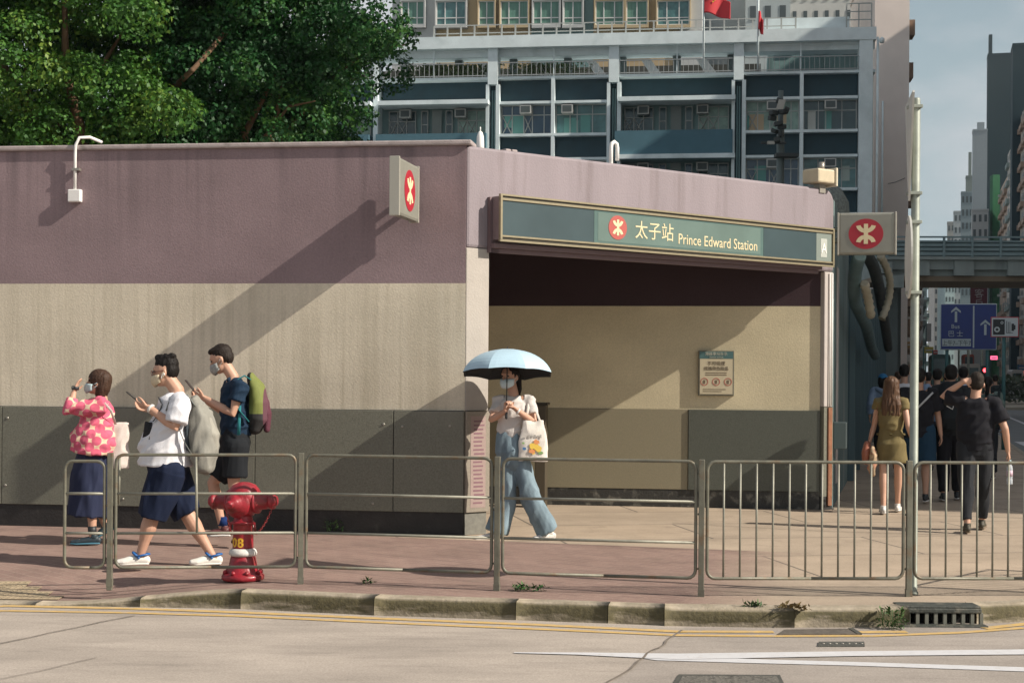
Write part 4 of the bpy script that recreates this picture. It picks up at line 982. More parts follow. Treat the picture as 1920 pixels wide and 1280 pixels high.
for px0, px1 in tb:
    u0 = FT.u(px0, 20, .6); u1 = FT.u(px1, 20, .6); zb = FT.px((px0+px1)/2, 46, .6)[1]
    for fl in range(3):
        z0 = zb+fl*3.0; z1 = z0+2.1
        pale = px0 in (999, 1056)
        b = MB(); FT.box(b, u0-.12, u1+.12, -.3, .55, z0-.28, z0-.02); FT.box(b, u0-.12, u1+.12, -.3, .55, z1+.02, z1+.25); FT.box(b, u0-.12, u0-.02, -.3, .55, z0-.02, z1+.02); FT.box(b, u1+.02, u1+.12, -.3, .55, z0-.02, z1+.02)
        bay = b.build('bay_window', M_tg if pale or px0 < 880 else mat('tower_bay_yellow', (.48, .38, .23), .8), tw)
        FFx = FF; FF = FT
        w_ = window(u0-.02, u1+.02, z0-.02, z1+.02, .3, tw, (.3, .68) if px1-px0 > 40 else (.5,), M_cur if rnd.random() < .75 else glasses[2], frame=mat('white_frame', (.62, .62, .6), .5), tr=.3, fw=.09)
        FF = FFx
FF = sf_old
# pale blocks at the top right of the school roof
def block(label, px0, px1, pytop, d, depth, m, rows_, cols_, wm, yaw=-YL, z0=0, wfrac=(.5, .5), extra=None, cat='building', wn=.0, seed=1, top_box=None, pybot=None):
    o1 = P(px0, pytop, d); F_ = Frame(o1, yaw); u1 = F_.u(px1, pytop); zt_1 = o1.z
    t = thing('city_block', label, cat, (F_.at(u1/2, 0, 0).x, F_.at(u1/2, 0, 0).y, 0))
    b = MB(); F_.box(b, 0, u1, -depth, 0, z0, zt_1); b.build('wall', m, t)
    b = MB(); F_.box(b, -.1, u1+.1, -depth, .12, zt_1, zt_1+.5); b.build('parapet', m, t)
    if top_box: b = MB(); F_.box(b, u1*top_box[0], u1*top_box[1], -depth*.6, -1, zt_1+.5, zt_1+.5+top_box[2]); b.build('roof_room', m, t)
    zb_ = z0 if pybot is None else P(px0, pybot, d).z
    if rows_ and cols_:
        cw = u1/cols_; rh = (zt_1-zb_)/rows_; proto = None
        rr = random.Random(seed)
        for i in range(rows_):
            for j in range(cols_):
                u = (j+.5)*cw; z = zb_+(i+.5)*rh; c_ = F_.at(u, 0, z)
                if proto is None:
                    b = MB(); ww = cw*wfrac[0]/2; hh = rh*wfrac[1]/2
                    b.obox((0, 0, 0), F_.U, F_.N, Z3, ww, .04, hh)
                    me = b.mesh('window'); me.materials.append(wm); proto = me
                    b = MB(); b.obox(F_.N*.05-Z3*hh, F_.U, F_.N, Z3, ww*1.1, .03, hh*.06); me2 = b.mesh('ledge'); me2.materials.append(m)
                w1 = bpy.data.objects.new('window', proto); COL.objects.link(w1); w1.parent = t; w1.location = c_-Vector(t.location)
                w2 = bpy.data.objects.new('ledge', me2); COL.objects.link(w2); w2.parent = w1
    ORG[t] = Vector(t.location); return t, F_, u1, zt_1
M_pale = mat('far_white_wall', (.46, .46, .44), .8, .08, .4)
M_wd = mat('far_window_dark', (.06, .075, .08), .3)
block('white tiled housing block with dark windows above the school roof right end', 1480, 1662, -60, 150, 12, M_pale, 5, 9, M_wd, pybot=120, wfrac=(.35, .45), seed=3)
block('pale blue grey housing block behind the two flags', 1398, 1482, -60, 140, 12, mat('far_blue_white', (.36, .41, .42), .8, .05, .3), 3, 3, M_wd, pybot=110, wfrac=(.4, .45), seed=4)
# pink gable wall
t, F_, u1_, z_ = block('tall windowless pinkish brown gable wall building right of the school', 1641, 1706, -120, 112, 22, mat('gable_pink', (.80, .70, .64), .85, .07, .35, dirt=((.66, .57, .52), .4, .25, .52)), 0, 0, M_wd)
b = MB(); rr = random.Random(4)
for k in range(9):
    z = z_-4-k*3.1; c = F_.at(u1_, -1.5, z); b = MB(); F_.box(b, u1_+.005, u1_+.35+rr.random()*.3, -2.2-rr.random(), -.6, z, z+1.1); b.build('balcony', mat('balcony_brown', (.20, .14, .10), .8), t)
b = MB(); b.tube([F_.at(.6, .1, 8), F_.at(.6, .1, z_-12)], .07, 6); b.build('downpipe', M_fw, t)
b = MB(); b.tube([F_.at(1.0, .12, 15.5), F_.at(1.5, .12, 15.6), F_.at(2.2, .12, 15.9)], .02, 5); b.build('cable', M_dark, t)
# low podium beneath it
# ------------------------------------------------------------------ footbridge across the street
o3 = P(1640, 500, 64.0); o3.z = 0
FX = Frame(o3, R(-3))
def xz(py, px=1800): return FX.px(px, py)[1]
def xu(px, py=500): return FX.u(px, py)
br = thing('footbridge', 'teal grey concrete footbridge crossing the street behind the tall pole', 'footbridge', tuple(FX.at(xu(1780), 0, xz(525))))
M_bc = mat('bridge_concrete', (.30, .34, .32), .8, .15, .8, dirt=((.13, .16, .16), .6, 1.6, .5), stretch=(1, 1, .25)); M_br = mat('bridge_rail_teal', (.22, .30, .31), .6, .1, 2)
u0, u1 = xu(1640), xu(2300)
b = MB(); FX.box(b, u0+.05, u1, -5, -.1, xz(517), xz(487)); b.build('deck', M_bc, br)
b = MB(); FX.box(b, u0+.05, u1, -.1, .15, xz(505)-.02, xz(487)+.01); FX.box(b, u0, u1, -.1, .35, xz(488), xz(482)); b.build('edge_beam', M_bc, br)
b = MB(); FX.box(b, u0+.05, u1, -5, -.12, xz(527), xz(517)-.003); b.build('soffit', mat('bridge_soffit', (.25, .19, .13), .8), br)
for px in (1722, 1805, 1905, 2000):
    b = MB(); FX.box(b, xu(px)-.4, xu(px)+.4, -.1, .24, xz(517), xz(489)); b.build('bracket', M_bc, br)
for z0, z1 in ((447, 444), (455, 452), (463, 458), (471, 466), (480, 474)):
    b = MB(); FX.box(b, u0, u1, .22, .30, xz(z0), xz(z1)); b.build('rail_bar', M_br, br)
b = MB(); FX.box(b, u0, u1, .12, .18, xz(482), xz(453)); b.build('rail_panel', mat('bridge_panel', (.15, .22, .23), .6), br)
b = MB(); FX.box(b, u0, u1, -4.9, -4.84, xz(482), xz(446)); b.build('rail_panel', M_br, br)
for px in range(1660, 2250, 53):
    if px in (1713,): continue
    b = MB(); FX.box(b, xu(px)-.05, xu(px)+.05, .30, .36, xz(484), xz(444)); b.build('rail_post', M_br, br)
b = MB(); FX.box(b, xu(1638), xu(1688), -4.5, -.5, 0, xz(541)); b.build('pier', mat('bridge_pier', (.10, .12, .115), .85, .15, 1.2), br)
b = MB(); FX.box(b, xu(1650), xu(1690), -.6, .5, xz(541)+.01, xz(517)-.01); FX.box(b, xu(1641), xu(1668), .16, .55, xz(514), xz(493)); b.build('pier_head', M_bc, br)
b = MB(); FX.box(b, xu(1688)+.003, xu(1702), -3, -1.4, 0, xz(527)-.01); b.build('pier', MATS['bridge_pier'], br)
# ------------------------------------------------------------------ far street walls of buildings
DST = math.atan2(.969, .247)
def street_row(specs):
    for sp_ in specs: block(**sp_)
cs = [
 dict(label='dark blue grey slab tower rising above the footbridge', px0=1852, px1=1912, pytop=104, d=470, depth=8, yaw=R(-15), m=mat('tower_shaded', (.004, .024, .032), .8, .05, .1), rows_=0, cols_=0, wm=M_wd, top_box=(.03, .14, 6)),  # near-black wall colour includes the shade cast by neighbouring towers
 dict(label='dark tower top cut by the right edge of the view', px0=1899, px1=1990, pytop=86, d=330, depth=8, yaw=R(-15), m=mat('tower_shaded2', (.012, .035, .045), .8, .05, .1), rows_=0, cols_=0, wm=M_wd, top_box=(.3, .6, 5)),
 dict(label='slim pale grey tower standing left of the dark slab tower', px0=1824, px1=1851, pytop=246, d=420, depth=6, yaw=R(-15), m=mat('far_grey', (.27, .31, .33), .8, .06, .1), rows_=0, cols_=0, wm=M_wd, top_box=(.3, .8, 2)),
 dict(label='small white block with dark windows at the foot of the slim pale tower', px0=1822, px1=1853, pytop=396, d=400, depth=6, yaw=R(-15), m=mat('far_white2', (.42, .43, .42), .8), rows_=6, cols_=3, wm=M_wd, pybot=560, seed=5),
 dict(label='stepped grey green tower far down the street', px0=1811, px1=1824, pytop=332, d=520, depth=6, yaw=R(-15), m=mat('far_green_grey', (.20, .23, .21), .8), rows_=0, cols_=0, wm=M_wd, top_box=(.35, .8, 8)),
 dict(label='grey blue block in front of the stepped tower far down the street', px0=1802, px1=1824, pytop=362, d=500, depth=6, yaw=R(-15), m=mat('far_grey2', (.22, .27, .29), .8), rows_=8, cols_=3, wm=M_wd, pybot=560, seed=6),
 dict(label='pale housing block far down the street above the footbridge middle', px0=1788, px1=1812, pytop=398, d=560, depth=8, yaw=R(-15), m=mat('far_pale3', (.36, .38, .38), .8), rows_=9, cols_=3, wm=M_wd, pybot=600, seed=7),
 dict(label='low beige block at the end of the street above the footbridge', px0=1776, px1=1796, pytop=418, d=600, depth=8, yaw=R(-15), m=mat('far_pale4', (.33, .32, .29), .8), rows_=9, cols_=3, wm=M_wd, pybot=600, seed=8),
]
street_row(cs)
# old frontages along the right side of the street, one per building, faces turned towards the street
def front_x(y, x0=24): return x0+.255*y
rr = random.Random(21)
cmats = [(.58, .45, .34), (.66, .54, .42), (.50, .43, .36), (.72, .66, .58), (.60, .46, .36), (.52, .48, .44), (.66, .55, .44)]
def side_block(label, y0, y1, x0, h, face, colr, nfl, ncol, detail=True, grp=None):
    """building whose street face runs from y0 to y1 along the street; face=-1 looks left, +1 looks right"""
    A = Vector((x0+.255*y0, y0, 0)); F_ = Frame(A, math.atan2(.969, .247)); 
    if face < 0: F_.N = -F_.N
    L_ = (y1-y0)/.969
    t = thing('street_building', label, 'building', tuple(F_.at(L_/2, 0, 0)), grp)
    m = mat('front_%d' % int(colr[0]*1000), colr, .85, .22, .35, dirt=((colr[0]*.45, colr[1]*.45, colr[2]*.45), .6, .5, .5))
    b = MB(); F_.box(b, 0, L_, -16, 0, 0, h); b.build('wall', m, t)
    if not detail: return t, F_
    fh = h/nfl; bw = L_/ncol; mw = None
    b = MB(); b.obox(F_.N*.35, F_.U, F_.N, Z3, bw*.36, .35, fh*.13); m1 = b.mesh('balcony'); m1.materials.append(mat('balcony_tone_%d' % rr.randint(0, 3), rr.choice([(.5, .42, .34), (.38, .27, .2), (.55, .54, .5), (.26, .32, .3)]), .8))
    b = MB(); b.obox(F_.N*.03, F_.U, F_.N, Z3, bw*.24, .04, fh*.2); m2 = b.mesh('window'); m2.materials.append(M_wd)
    b = MB(); b.obox(F_.N*.5, F_.U, F_.N, Z3, .4, .4, .28); m3 = b.mesh('air_conditioner'); m3.materials.append(MATS['ac_white'])
    for i in range(1, nfl):
        for j in range(ncol):
            c_ = F_.at((j+.5)*bw, 0, i*fh+fh*.6)-Vector(t.location)
            w1 = bpy.data.objects.new('window', m2); COL.objects.link(w1); w1.parent = t; w1.location = c_
            q = rr.random()
            if q < .72:
                w2 = bpy.data.objects.new('balcony', m1); COL.objects.link(w2); w2.parent = t; w2.location = c_-Z3*fh*.42
            if q > .45:
                w3 = bpy.data.objects.new('air_conditioner', m3); COL.objects.link(w3); w3.parent = t; w3.location = c_-Z3*fh*(.1+.2*rr.random())+F_.U*bw*rr.uniform(-.3, .3)
    return t, F_
names = ['old brown tenement with stacked balconies at the right edge', 'old beige tenement in the row beyond the right edge tenement', 'old stained tenement third along the right side of the street', 'narrow pale tenement with white strip along the right side', 'brown tenement under green scaffold netting', 'grey tenement far down the right side', 'last brown tenement visible on the right side']
ys = [215, 262, 300, 345, 372, 400]
hs = [52, 60, 57, 55, 50]
for k in range(5): side_block(names[k], ys[k], ys[k+1], 24, hs[k], -1, cmats[k], max(6, hs[k]//4), max(3, int((ys[k+1]-ys[k])/9)))
# the buildings right beside the junction, outside the view: they shade the far pavement and the school
for k, (y0, y1, h, lb) in enumerate(((11.2, 60, 43.4, 'large brown apartment building at the street corner opposite the station, outside the view'), (60.5, 128, 43.3, 'second large apartment building along the far side of the street, outside the view'), (128.5, 245, 50, 'third large apartment building along the far side of the street, outside the view'))):
    side_block(lb, y0, y1, 24, h, -1, cmats[k], 12, 4 if k == 0 else 6, True)
# green scaffold netting
A = Vector((front_x(401), 401, 0)); F_ = Frame(A, R(-3))
b = MB(); F_.box(b, -1.9, -.1, -3, 0, 0, 54); tag(b.build('scaffold_netting', mat('scaffold_green', (.02, .12, .05), .8, .3, .2)), 'green scaffold netting hanging beside the dark tower', 'scaffold netting')
# left side of the street beyond the footbridge: seen under the deck
ln = [('pinkish tiled block seen under the footbridge left of the blue road sign', 150, 190, 0.0, 12.5, (.50, .44, .39)), ('pale tall block seen under the footbridge beside the tall pole', 200, 260, 1.0, 16, (.56, .52, .48)),
      ('grey balconied block further along the left side under the footbridge', 262, 330, 2, 20, (.38, .40, .40)), ('white distant block on the left side of the street', 335, 420, 3.5, 25, (.62, .60, .57)), ('teal distant block at the end of the left side', 425, 560, 5.5, 31, (.28, .36, .36))]
for lb, y0, y1, x0, h, c_ in ln: side_block(lb, y0, y1, x0, h, 1, c_, max(6, h//4), 5)
# end of the street
for k, (px0, px1, top, d, c_) in enumerate(((1752, 1772, 528, 640, (.62, .56, .50)), (1772, 1790, 522, 560, (.32, .40, .40)), (1789, 1806, 500, 620, (.66, .62, .57)), (1806, 1822, 505, 600, (.24, .33, .31)), (1821, 1838, 512, 650, (.50, .46, .40)))):
    block(['beige slab block closing the far end of the street', 'teal slab block closing the far end of the street', 'white slab block in the middle of the far end of the street', 'dark green slab block at the far end behind the blue sign', 'brown slab block at the far end beside the dark tower'][k], px0, px1, top-60, d, 20, mat('end_%d' % k, c_, .8, .1, .1), 14, 3, M_wd, seed=k)
# dark crimson vertical shop sign
F_ = Frame(P(1820, 560, 150), R(-5)); F_.o.z = 0
t = thing('shop_sign', 'tall dark crimson vertical shop sign with pale characters above the blue road sign', 'shop sign', tuple(F_.at(1, 0, 8)))
zs0, zs1 = P(1835, 572, 150).z, P(1835, 520, 150).z
b = MB(); F_.box(b, 0, 1.55, -.3, 0, zs0, zs1+1.5); b.build('board', mat('crimson_board', (.10, .02, .035), .6), t)
for k, ch in enumerate('都客戶'): text(ch, .92, F_, .32, zs1-.95-k*.95, .01, mat('grey_char', (.34, .33, .33), .6), 'lettering', t, depth=.02)
# ------------------------------------------------------------------ flags
def flag(label, px, py0, py1, d, w_, h_, colr, star=False, fold=.5):
    base = P(px, py1, d)
    t = thing('flag', label, 'flag', tuple(base))
    b = MB(); b.tube([Vector((base.x, base.y, 20)), Vector((base.x, base.y, P(px, py0, d).z+3))], .06, 8); b.build('flagpole', M_fw, t)
    top = P(px, py0, d).z; n, m_ = 26, 14; vs = []
    def pt(s, v): return Vector((base.x+w_*s*fold, base.y-.25*math.sin(s*7+v*1.2)*s-.1, top-v*h_-s*s*h_*.42+.12*math.sin(s*5+v*2)*s))
    for i in range(n+1):
        for j in range(m_+1): vs.append(pt(i/n, j/m_))
    fs = [(i*(m_+1)+j, (i+1)*(m_+1)+j, (i+1)*(m_+1)+j+1, i*(m_+1)+j+1) for i in range(n) for j in range(m_)]
    b = MB(); b.add(vs, fs, smooth=True); cl = b.build('cloth', mat('flag_red', (.55, .03, .04), .7), t)
    so_ = cl.modifiers.new('s', 'SOLIDIFY'); so_.thickness = .02
    if star:
        for (s0, v0, rs) in ((.17, .22, .30), (.34, .10, .11), (.41, .2, .11), (.41, .34, .11), (.34, .45, .11)):
            c = pt(s0, v0)-Vector((0, .06, 0)); pts = []
            for k in range(10):
                a = R(90+36*k); r_ = rs*(1 if k % 2 == 0 else .4)*h_/2.0; pts.append(c+Vector((r_*math.cos(a), 0, r_*math.sin(a))))
            b = MB(); b.prism(pts, Vector((0, -.03, 0))); b.build('star', mat('flag_yellow', (.75, .52, .05), .6), cl)
flag('large red flag with yellow stars flying above the school roof', 1319, -14, 45, 93, 2.0, 1.25, None, True, fold=.78)
flag('small red flag hanging limp to the right of the starred flag', 1421, 22, 60, 93, 1.2, 1.1, None, False, fold=.22)
# ------------------------------------------------------------------ camera and floodlight mast behind the station
d = 62
mb_ = P(1462, 400, d); t = thing('camera_mast', 'dark mast with cameras and lamps in front of the school windows', 'mast', (mb_.x, mb_.y, 0))
M_mast = mat('mast_dark', (.035, .042, .04), .6)
b = MB(); b.lathe((mb_.x, mb_.y, 0), [(.22, 0), (.2, .3), (.17, 6), (.15, P(1462, 240, d).z), (.11, P(1462, 235, d).z), (.10, P(1458, 170, d).z)], n=14); b.build('mast', mat('mast_grey', (.10, .13, .125), .5), t)
rr = random.Random(9)
for k, (px, py, w_, h_) in enumerate(((1462, 190, 13, 10), (1450, 212, 12, 9), (1468, 210, 14, 8), (1447, 222, 9, 9), (1459, 232, 16, 8), (1452, 246, 10, 8), (1466, 238, 9, 8), (1456, 262, 10, 9), (1464, 252, 8, 9), (1475, 205, 9, 7))):
    c = P(px, py, d-.3-rr.random()*.3); a_ = R(rr.uniform(-60, 60)); U = Vector((math.cos(a_), math.sin(a_), rr.uniform(-.5, .5))).normalized(); V = U.cross(Z3).normalized(); W = U.cross(V)
    b = MB(); b.obox(c, U, V, W, w_/47/2, .16, h_/47/2); b.build('camera' if k % 2 else 'lamp_head', M_mast, t, bevel=.03)
b = MB(); c = P(1464, 196, d-.75); b.obox(c, X3, Y3, Vector((.3, 0, 1)).normalized(), .14, .02, .2); b.build('lamp_glass', mat('lamp_glass_pale', (.42, .40, .35), .3), t)
b = MB(); c = P(1445, 268, d-.5); b.obox(c, X3, Y3, Z3, .14, .1, .06); b.build('lamp_glass', MATS['lamp_glass_pale'], t)
b = MB(); b.obox(P(1474, 292, d-.2), X3, Y3, Z3, .45, .3, .07); b.obox(P(1450, 268, d-.3), X3, Y3, Z3, .5, .05, .04); b.build('platform', M_mast, t)
# ------------------------------------------------------------------ hoarding along the street side with draped ducts
hd = thing('street_hoarding', 'long teal painted hoarding running away from the station corner', 'hoarding', tuple(FS.at(20, 0, 0)))
b = MB(); FS.box(b, 5.25, 44, -.2, .02, 0, 3.35); b.build('boarding', mat('hoarding_teal', (.055, .11, .125), .65, .5, 1.4, dirt=((.20, .26, .27), .5, 1.8, .52), stretch=(1, 1, .1)), hd)
for k in range(14): b = MB(); FS.box(b, 5.3+k*2.9, 5.42+k*2.9, .02, .10, 0, 3.4); b.build('upright', mat('hoarding_upright', (.09, .14, .15), .6), hd)
b = MB(); FS.box(b, .9, 1.35, .0, .012, .25, 3.0); tag(b.build('sunlit_strip', mat('sunlit_strip_paint', (.55, .50, .47), .6, .2, 2, dirt=((.3, .28, .28), .6, 3, .55)), None, org=tuple(FS.at(1.1, 0, .25))), 'tall narrow painted poster strip on the teal side wall of the station', 'sunlight')  # pale sheet standing in for a sunlit strip of the side wall
b = MB(); FS.box(b, .25, .45, .0, .16, .72, 1.05); tag(b.build('meter_box', mat('meter_grey', (.10, .13, .13), .6), None, bevel=.01, org=tuple(FS.at(.35, 0, .72))), 'small grey meter box on the side wall beside the doorway pier', 'meter box')
def duct(label, pts, r, m, nrm=.01):
    P_ = [];
    for a, c in zip(pts, pts[1:]):
        n = max(2, int((c-a).length/.05))
        for k in range(n): P_.append(a.lerp(c, k/n))
    # smooth the path
    for it in range(30): P_ = [P_[0]]+[(P_[i-1]+P_[i+1])/2 for i in range(1, len(P_)-1)]+[P_[-1]]
    b = MB(); b.loft(P_, [r*(1.0+(.16 if i % 2 else -.12)) for i in range(len(P_))], n=16, hemi=False)
    tag(b.build('flexible_duct', m, None, org=tuple(P_[0])), label, 'duct', 'flexible ducts draped over the hoarding')
M_du = mat('duct_teal', (.10, .16, .17), .6, .2, 3); M_dk = mat('duct_dark', (.045, .055, .055), .7, .3, 4); M_db = mat('duct_beige', (.34, .31, .23), .6, .2, 5)
S = FS.at
duct('thick teal ribbed duct hanging from the station corner', [S(.3, .30, 3.1), S(.8, .22, 2.95), S(1.6, .2, 2.6), S(4, .3, 2.35), S(7, .3, 2.1), S(10.5, .3, 2.0)], .075, M_du)
duct('dark ribbed duct behind the teal one', [S(2.4, -.05, 3.75), S(2.8, .2, 3.5), S(3.4, .4, 3.2), S(5, .45, 3.0), S(9, .5, 2.5), S(14, .5, 2.2)], .075, M_dk)
duct('short beige ribbed duct loop beside the emblem sign', [S(3, .5, 3.3), S(3.3, .62, 3.15), S(3.6, .68, 2.9), S(3.7, .62, 2.6), S(3.5, .5, 2.4)], .05, M_db)
duct('pale ribbed duct end under the corner emblem sign', [S(1.0, .34, 2.80), S(1.2, .38, 2.72), S(1.35, .4, 2.55), S(1.5, .42, 2.35)], .055, M_db)
# round mesh tank behind the corner
c = FS.at(1.9, -.25, 3.35); b = MB()
b.lathe(c, [(.30, 0), (.36, .12), (.38, .35), (.36, .58), (.26, .76), (.12, .86), (.02, .88)], n=28); t_ = tag(b.build('netted_bundle', mat('grey_netting', (.13, .15, .14), .8, .5, 30, .8, 60), None, org=tuple(c)), 'round grey netted bundle behind the station corner by the floodlight', 'bundle')
# ------------------------------------------------------------------ trees behind the station roof
def leaf_mat(name, c1, c2, c3):
    m = bpy.data.materials.new(name); m.use_nodes = True; N, K = nt(m); b = N['Principled BSDF']; b.inputs['Roughness'].default_value = .55; b.inputs['Specular IOR Level'].default_value = .35
    g = N.new('ShaderNodeNewGeometry'); cr = N.new('ShaderNodeValToRGB'); cr.color_ramp.elements[0].color = tuple(c1)+(1,); cr.color_ramp.elements[1].color = tuple(c3)+(1,)
    e = cr.color_ramp.elements.new(.6); e.color = tuple(c2)+(1,)
    nz = N.new('ShaderNodeTexNoise'); nz.inputs['Scale'].default_value = 1.3; K.new(g.outputs['Position'], nz.inputs['Vector'])
    md = N.new('ShaderNodeMath'); md.operation = 'MULTIPLY_ADD'; md.inputs[1].default_value = .55; K.new(g.outputs['Random Per Island'], md.inputs[0])
    m2 = N.new('ShaderNodeMapRange'); m2.inputs['From Min'].default_value = .35; m2.inputs['From Max'].default_value = .68; m2.inputs['To Max'].default_value = .45; K.new(nz.outputs['Fac'], m2.inputs['Value']); K.new(m2.outputs[0], md.inputs[2])
    K.new(md.outputs[0], cr.inputs[0]); K.new(cr.outputs[0], b.inputs['Base Color'])
    tr = N.new('ShaderNodeBsdfTranslucent'); K.new(cr.outputs[0], tr.inputs[0]); mx = N.new('ShaderNodeMixShader'); mx.inputs[0].default_value = .28
    K.new(b.outputs[0], mx.inputs[1]); K.new(tr.outputs[0], mx.inputs[2]); K.new(mx.outputs[0], N['Material Output'].inputs[0]); return m
def in_poly(x, y, pl):
    r = False; j = len(pl)-1
    for i in range(len(pl)):
        if (pl[i][1] > y) != (pl[j][1] > y) and x < (pl[j][0]-pl[i][0])*(y-pl[i][1])/(pl[j][1]-pl[i][1])+pl[i][0]: r = not r
        j = i
    return r
M_bark = mat('bark', (.13, .075, .04), .9, .35, 6, .6, 20)
def crown_mesh(clumps, seed, nleaf, size):
    rg = np.random.default_rng(seed); allv = []; 
    for (c, r) in clumps:
        n = int(nleaf*(r/.45)**2)
        d = rg.normal(size=(n, 3)); d /= np.linalg.norm(d, axis=1)[:, None]
        rad = r*(.55+.5*rg.random(n)**.6); sq = np.array([1, 1, .72])
        # sprays: bias into twig tufts
        k = 9; tw = rg.normal(size=(k, 3)); tw /= np.linalg.norm(tw, axis=1)[:, None]; idx = rg.integers(0, k, n)
        use = rg.random(n) < .62; d[use] = tw[idx[use]]*1.0+rg.normal(size=(use.sum(), 3))*.33; d[use] /= np.linalg.norm(d[use], axis=1)[:, None]
        rad[use] *= 1.12
        p = np.array(c)+d*rad[:, None]*sq
        nrm = d+rg.normal(size=(n, 3))*.7+np.array([0, 0, .35]); nrm /= np.linalg.norm(nrm, axis=1)[:, None]
        ax = rg.normal(size=(n, 3))+np.array([0, 0, -.9]); ax -= nrm*(ax*nrm).sum(1)[:, None]; ax /= np.linalg.norm(ax, axis=1)[:, None]
        bx = np.cross(nrm, ax); s = size*(.7+.6*rg.random(n)); L_ = ax*s[:, None]; W_ = bx*(s*.36)[:, None]
        fold = nrm*(s*.10)[:, None]
        q = np.stack([p, p+L_*.45+W_+fold, p+L_, p+L_*.45-W_+fold], axis=1); allv.append(q.reshape(-1, 3))
    V = np.concatenate(allv); n = len(V)//4; me = bpy.data.meshes.new('crown'); me.vertices.add(len(V)); me.vertices.foreach_set('co', V.ravel())
    me.loops.add(len(V)); me.loops.foreach_set('vertex_index', np.arange(len(V), dtype=np.int32)); me.polygons.add(n)
    me.polygons.foreach_set('loop_start', np.arange(0, len(V), 4, dtype=np.int32)); me.polygons.foreach_set('loop_total', np.full(n, 4, dtype=np.int32)); me.update(calc_edges=True); me.validate(); return me
def tree(label, poly, dn, df, base, nclump, nleaf, size, m, seed, limbs, rr_=(.30, .52)):
    rd = random.Random(seed); t = thing('street_tree', label, 'tree', tuple(base)); cl = []
    xs = [p[0] for p in poly]; ys = [p[1] for p in poly]
    while len(cl) < nclump:
        x, y = rd.uniform(min(xs), max(xs)), rd.uniform(min(ys), max(ys))
        if not in_poly(x, y, poly): continue
        d = rd.uniform(dn, df); cl.append((P(x, y, d), rd.uniform(*rr_)))
    link('crown', crown_mesh(cl, seed, nleaf, size), m, t)
    b = MB(); b.loft([base, base+Vector((.05, .05, 1.4)), base+Vector((-.1, 0, 2.6)), base+Vector((0, .1, 3.6))], [.34, .26, .22, .18], n=14); b.build('trunk', M_bark, t)
    b0 = base+Vector((0, .1, 3.3))
    for k, (pl, r0) in enumerate(limbs):
        pts = [P(*q) for q in pl]; b = MB(); n = len(pts); b.loft(pts, [r0*(1-.75*i/(n-1)) for i in range(n)], n=8); b.build('limb', M_bark, t)
    for k in range(4):
        c, r = cl[rd.randrange(len(cl))]; q = b0.lerp(c, .5)+Vector((rd.uniform(-.4, .4), rd.uniform(-.2, .2), .35)); b = MB(); b.loft([b0, q, Vector(c)], [.10, .055, .015], n=7); b.build('limb', M_bark, t)
    return t
M_lfA = leaf_mat('leaves_bright', (.020, .080, .014), (.060, .16, .022), (.19, .28, .040))
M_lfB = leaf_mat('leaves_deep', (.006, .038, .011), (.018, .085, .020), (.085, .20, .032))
polyA = [(-520, -330), (-520, 300), (60, 285), (235, 285), (330, 250), (345, 190), (300, 120), (315, 60), (285, 10), (260, -330)]
polyB = [(250, -330), (260, 30), (300, 130), (200, 200), (180, 290), (690, 285), (682, 210), (668, 190), (722, 130), (700, 92), (775, 85), (722, 50), (690, 15), (640, -20), (650, -330)]
tree('bright green broad leaved tree behind the station roof at the left edge', polyA, 19.0, 21.2, Vector((-5.4, 20.6, 0)), 280, 800, .062, M_lfA, 3, [([(60, 300, 20.6), (120, 220, 20.6), (180, 140, 20.4), (230, 60, 20.4)], .07), ([(20, 300, 20.6), (60, 200, 20.5), (40, 90, 20.5)], .06)], (.26, .44))
tree('darker green tree behind the station roof reaching over the school block', polyB, 19.8, 22.6, Vector((-3.6, 21.6, 0)), 260, 800, .062, M_lfB, 8, [([(300, 290, 21.2), (325, 165, 20.4), (360, 132, 19.7), (420, 60, 20.2)], .065), ([(360, 132, 19.7), (395, 95, 19.9), (432, 55, 20.4)], .035), ([(470, 290, 21), (540, 200, 20.4), (590, 190, 19.9)], .03), ([(500, 290, 21.5), (620, 150, 21.2), (700, 90, 21), (760, 85, 21)], .03)], (.24, .46))
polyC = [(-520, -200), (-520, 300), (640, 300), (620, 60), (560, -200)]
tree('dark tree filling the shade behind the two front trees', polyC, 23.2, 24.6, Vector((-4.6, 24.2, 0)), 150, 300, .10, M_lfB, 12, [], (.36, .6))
# ------------------------------------------------------------------ people
def V3(a): return Vector(a)
M_skin = mat('skin', (.50, .29, .20), .55, .06, 8)
M_skin2 = mat('skin_tan', (.40, .22, .145), .55, .06, 8)
M_hair = mat('hair_black', (.010, .008, .007), .62, .3, 30, .5, 90, spec=.2)
M_hairb = mat('hair_brown', (.050, .026, .016), .6, .4, 40, .5, 90, spec=.25, stretch=(3, 3, .3))
M_mask = mat('mask_blue', (.42, .55, .58), .7); M_maskg = mat('mask_grey', (.30, .32, .31), .8, .25, 60); M_maskb = mat('mask_beige', (.55, .47, .33), .7, .1, 40)
M_shoeb = mat('shoe_black', (.02, .022, .025), .5); M_sole = mat('sole_white', (.62, .60, .57), .6); M_glass = mat('glasses_rim', (.10, .03, .02), .4)
M_eye = mat('eye_dark', (.012, .01, .01), .3)
def cloth(name, col, var=.08, scale=10, **k): return mat(name, col, .85, var, scale, .35, 180, spec=.2, **k)
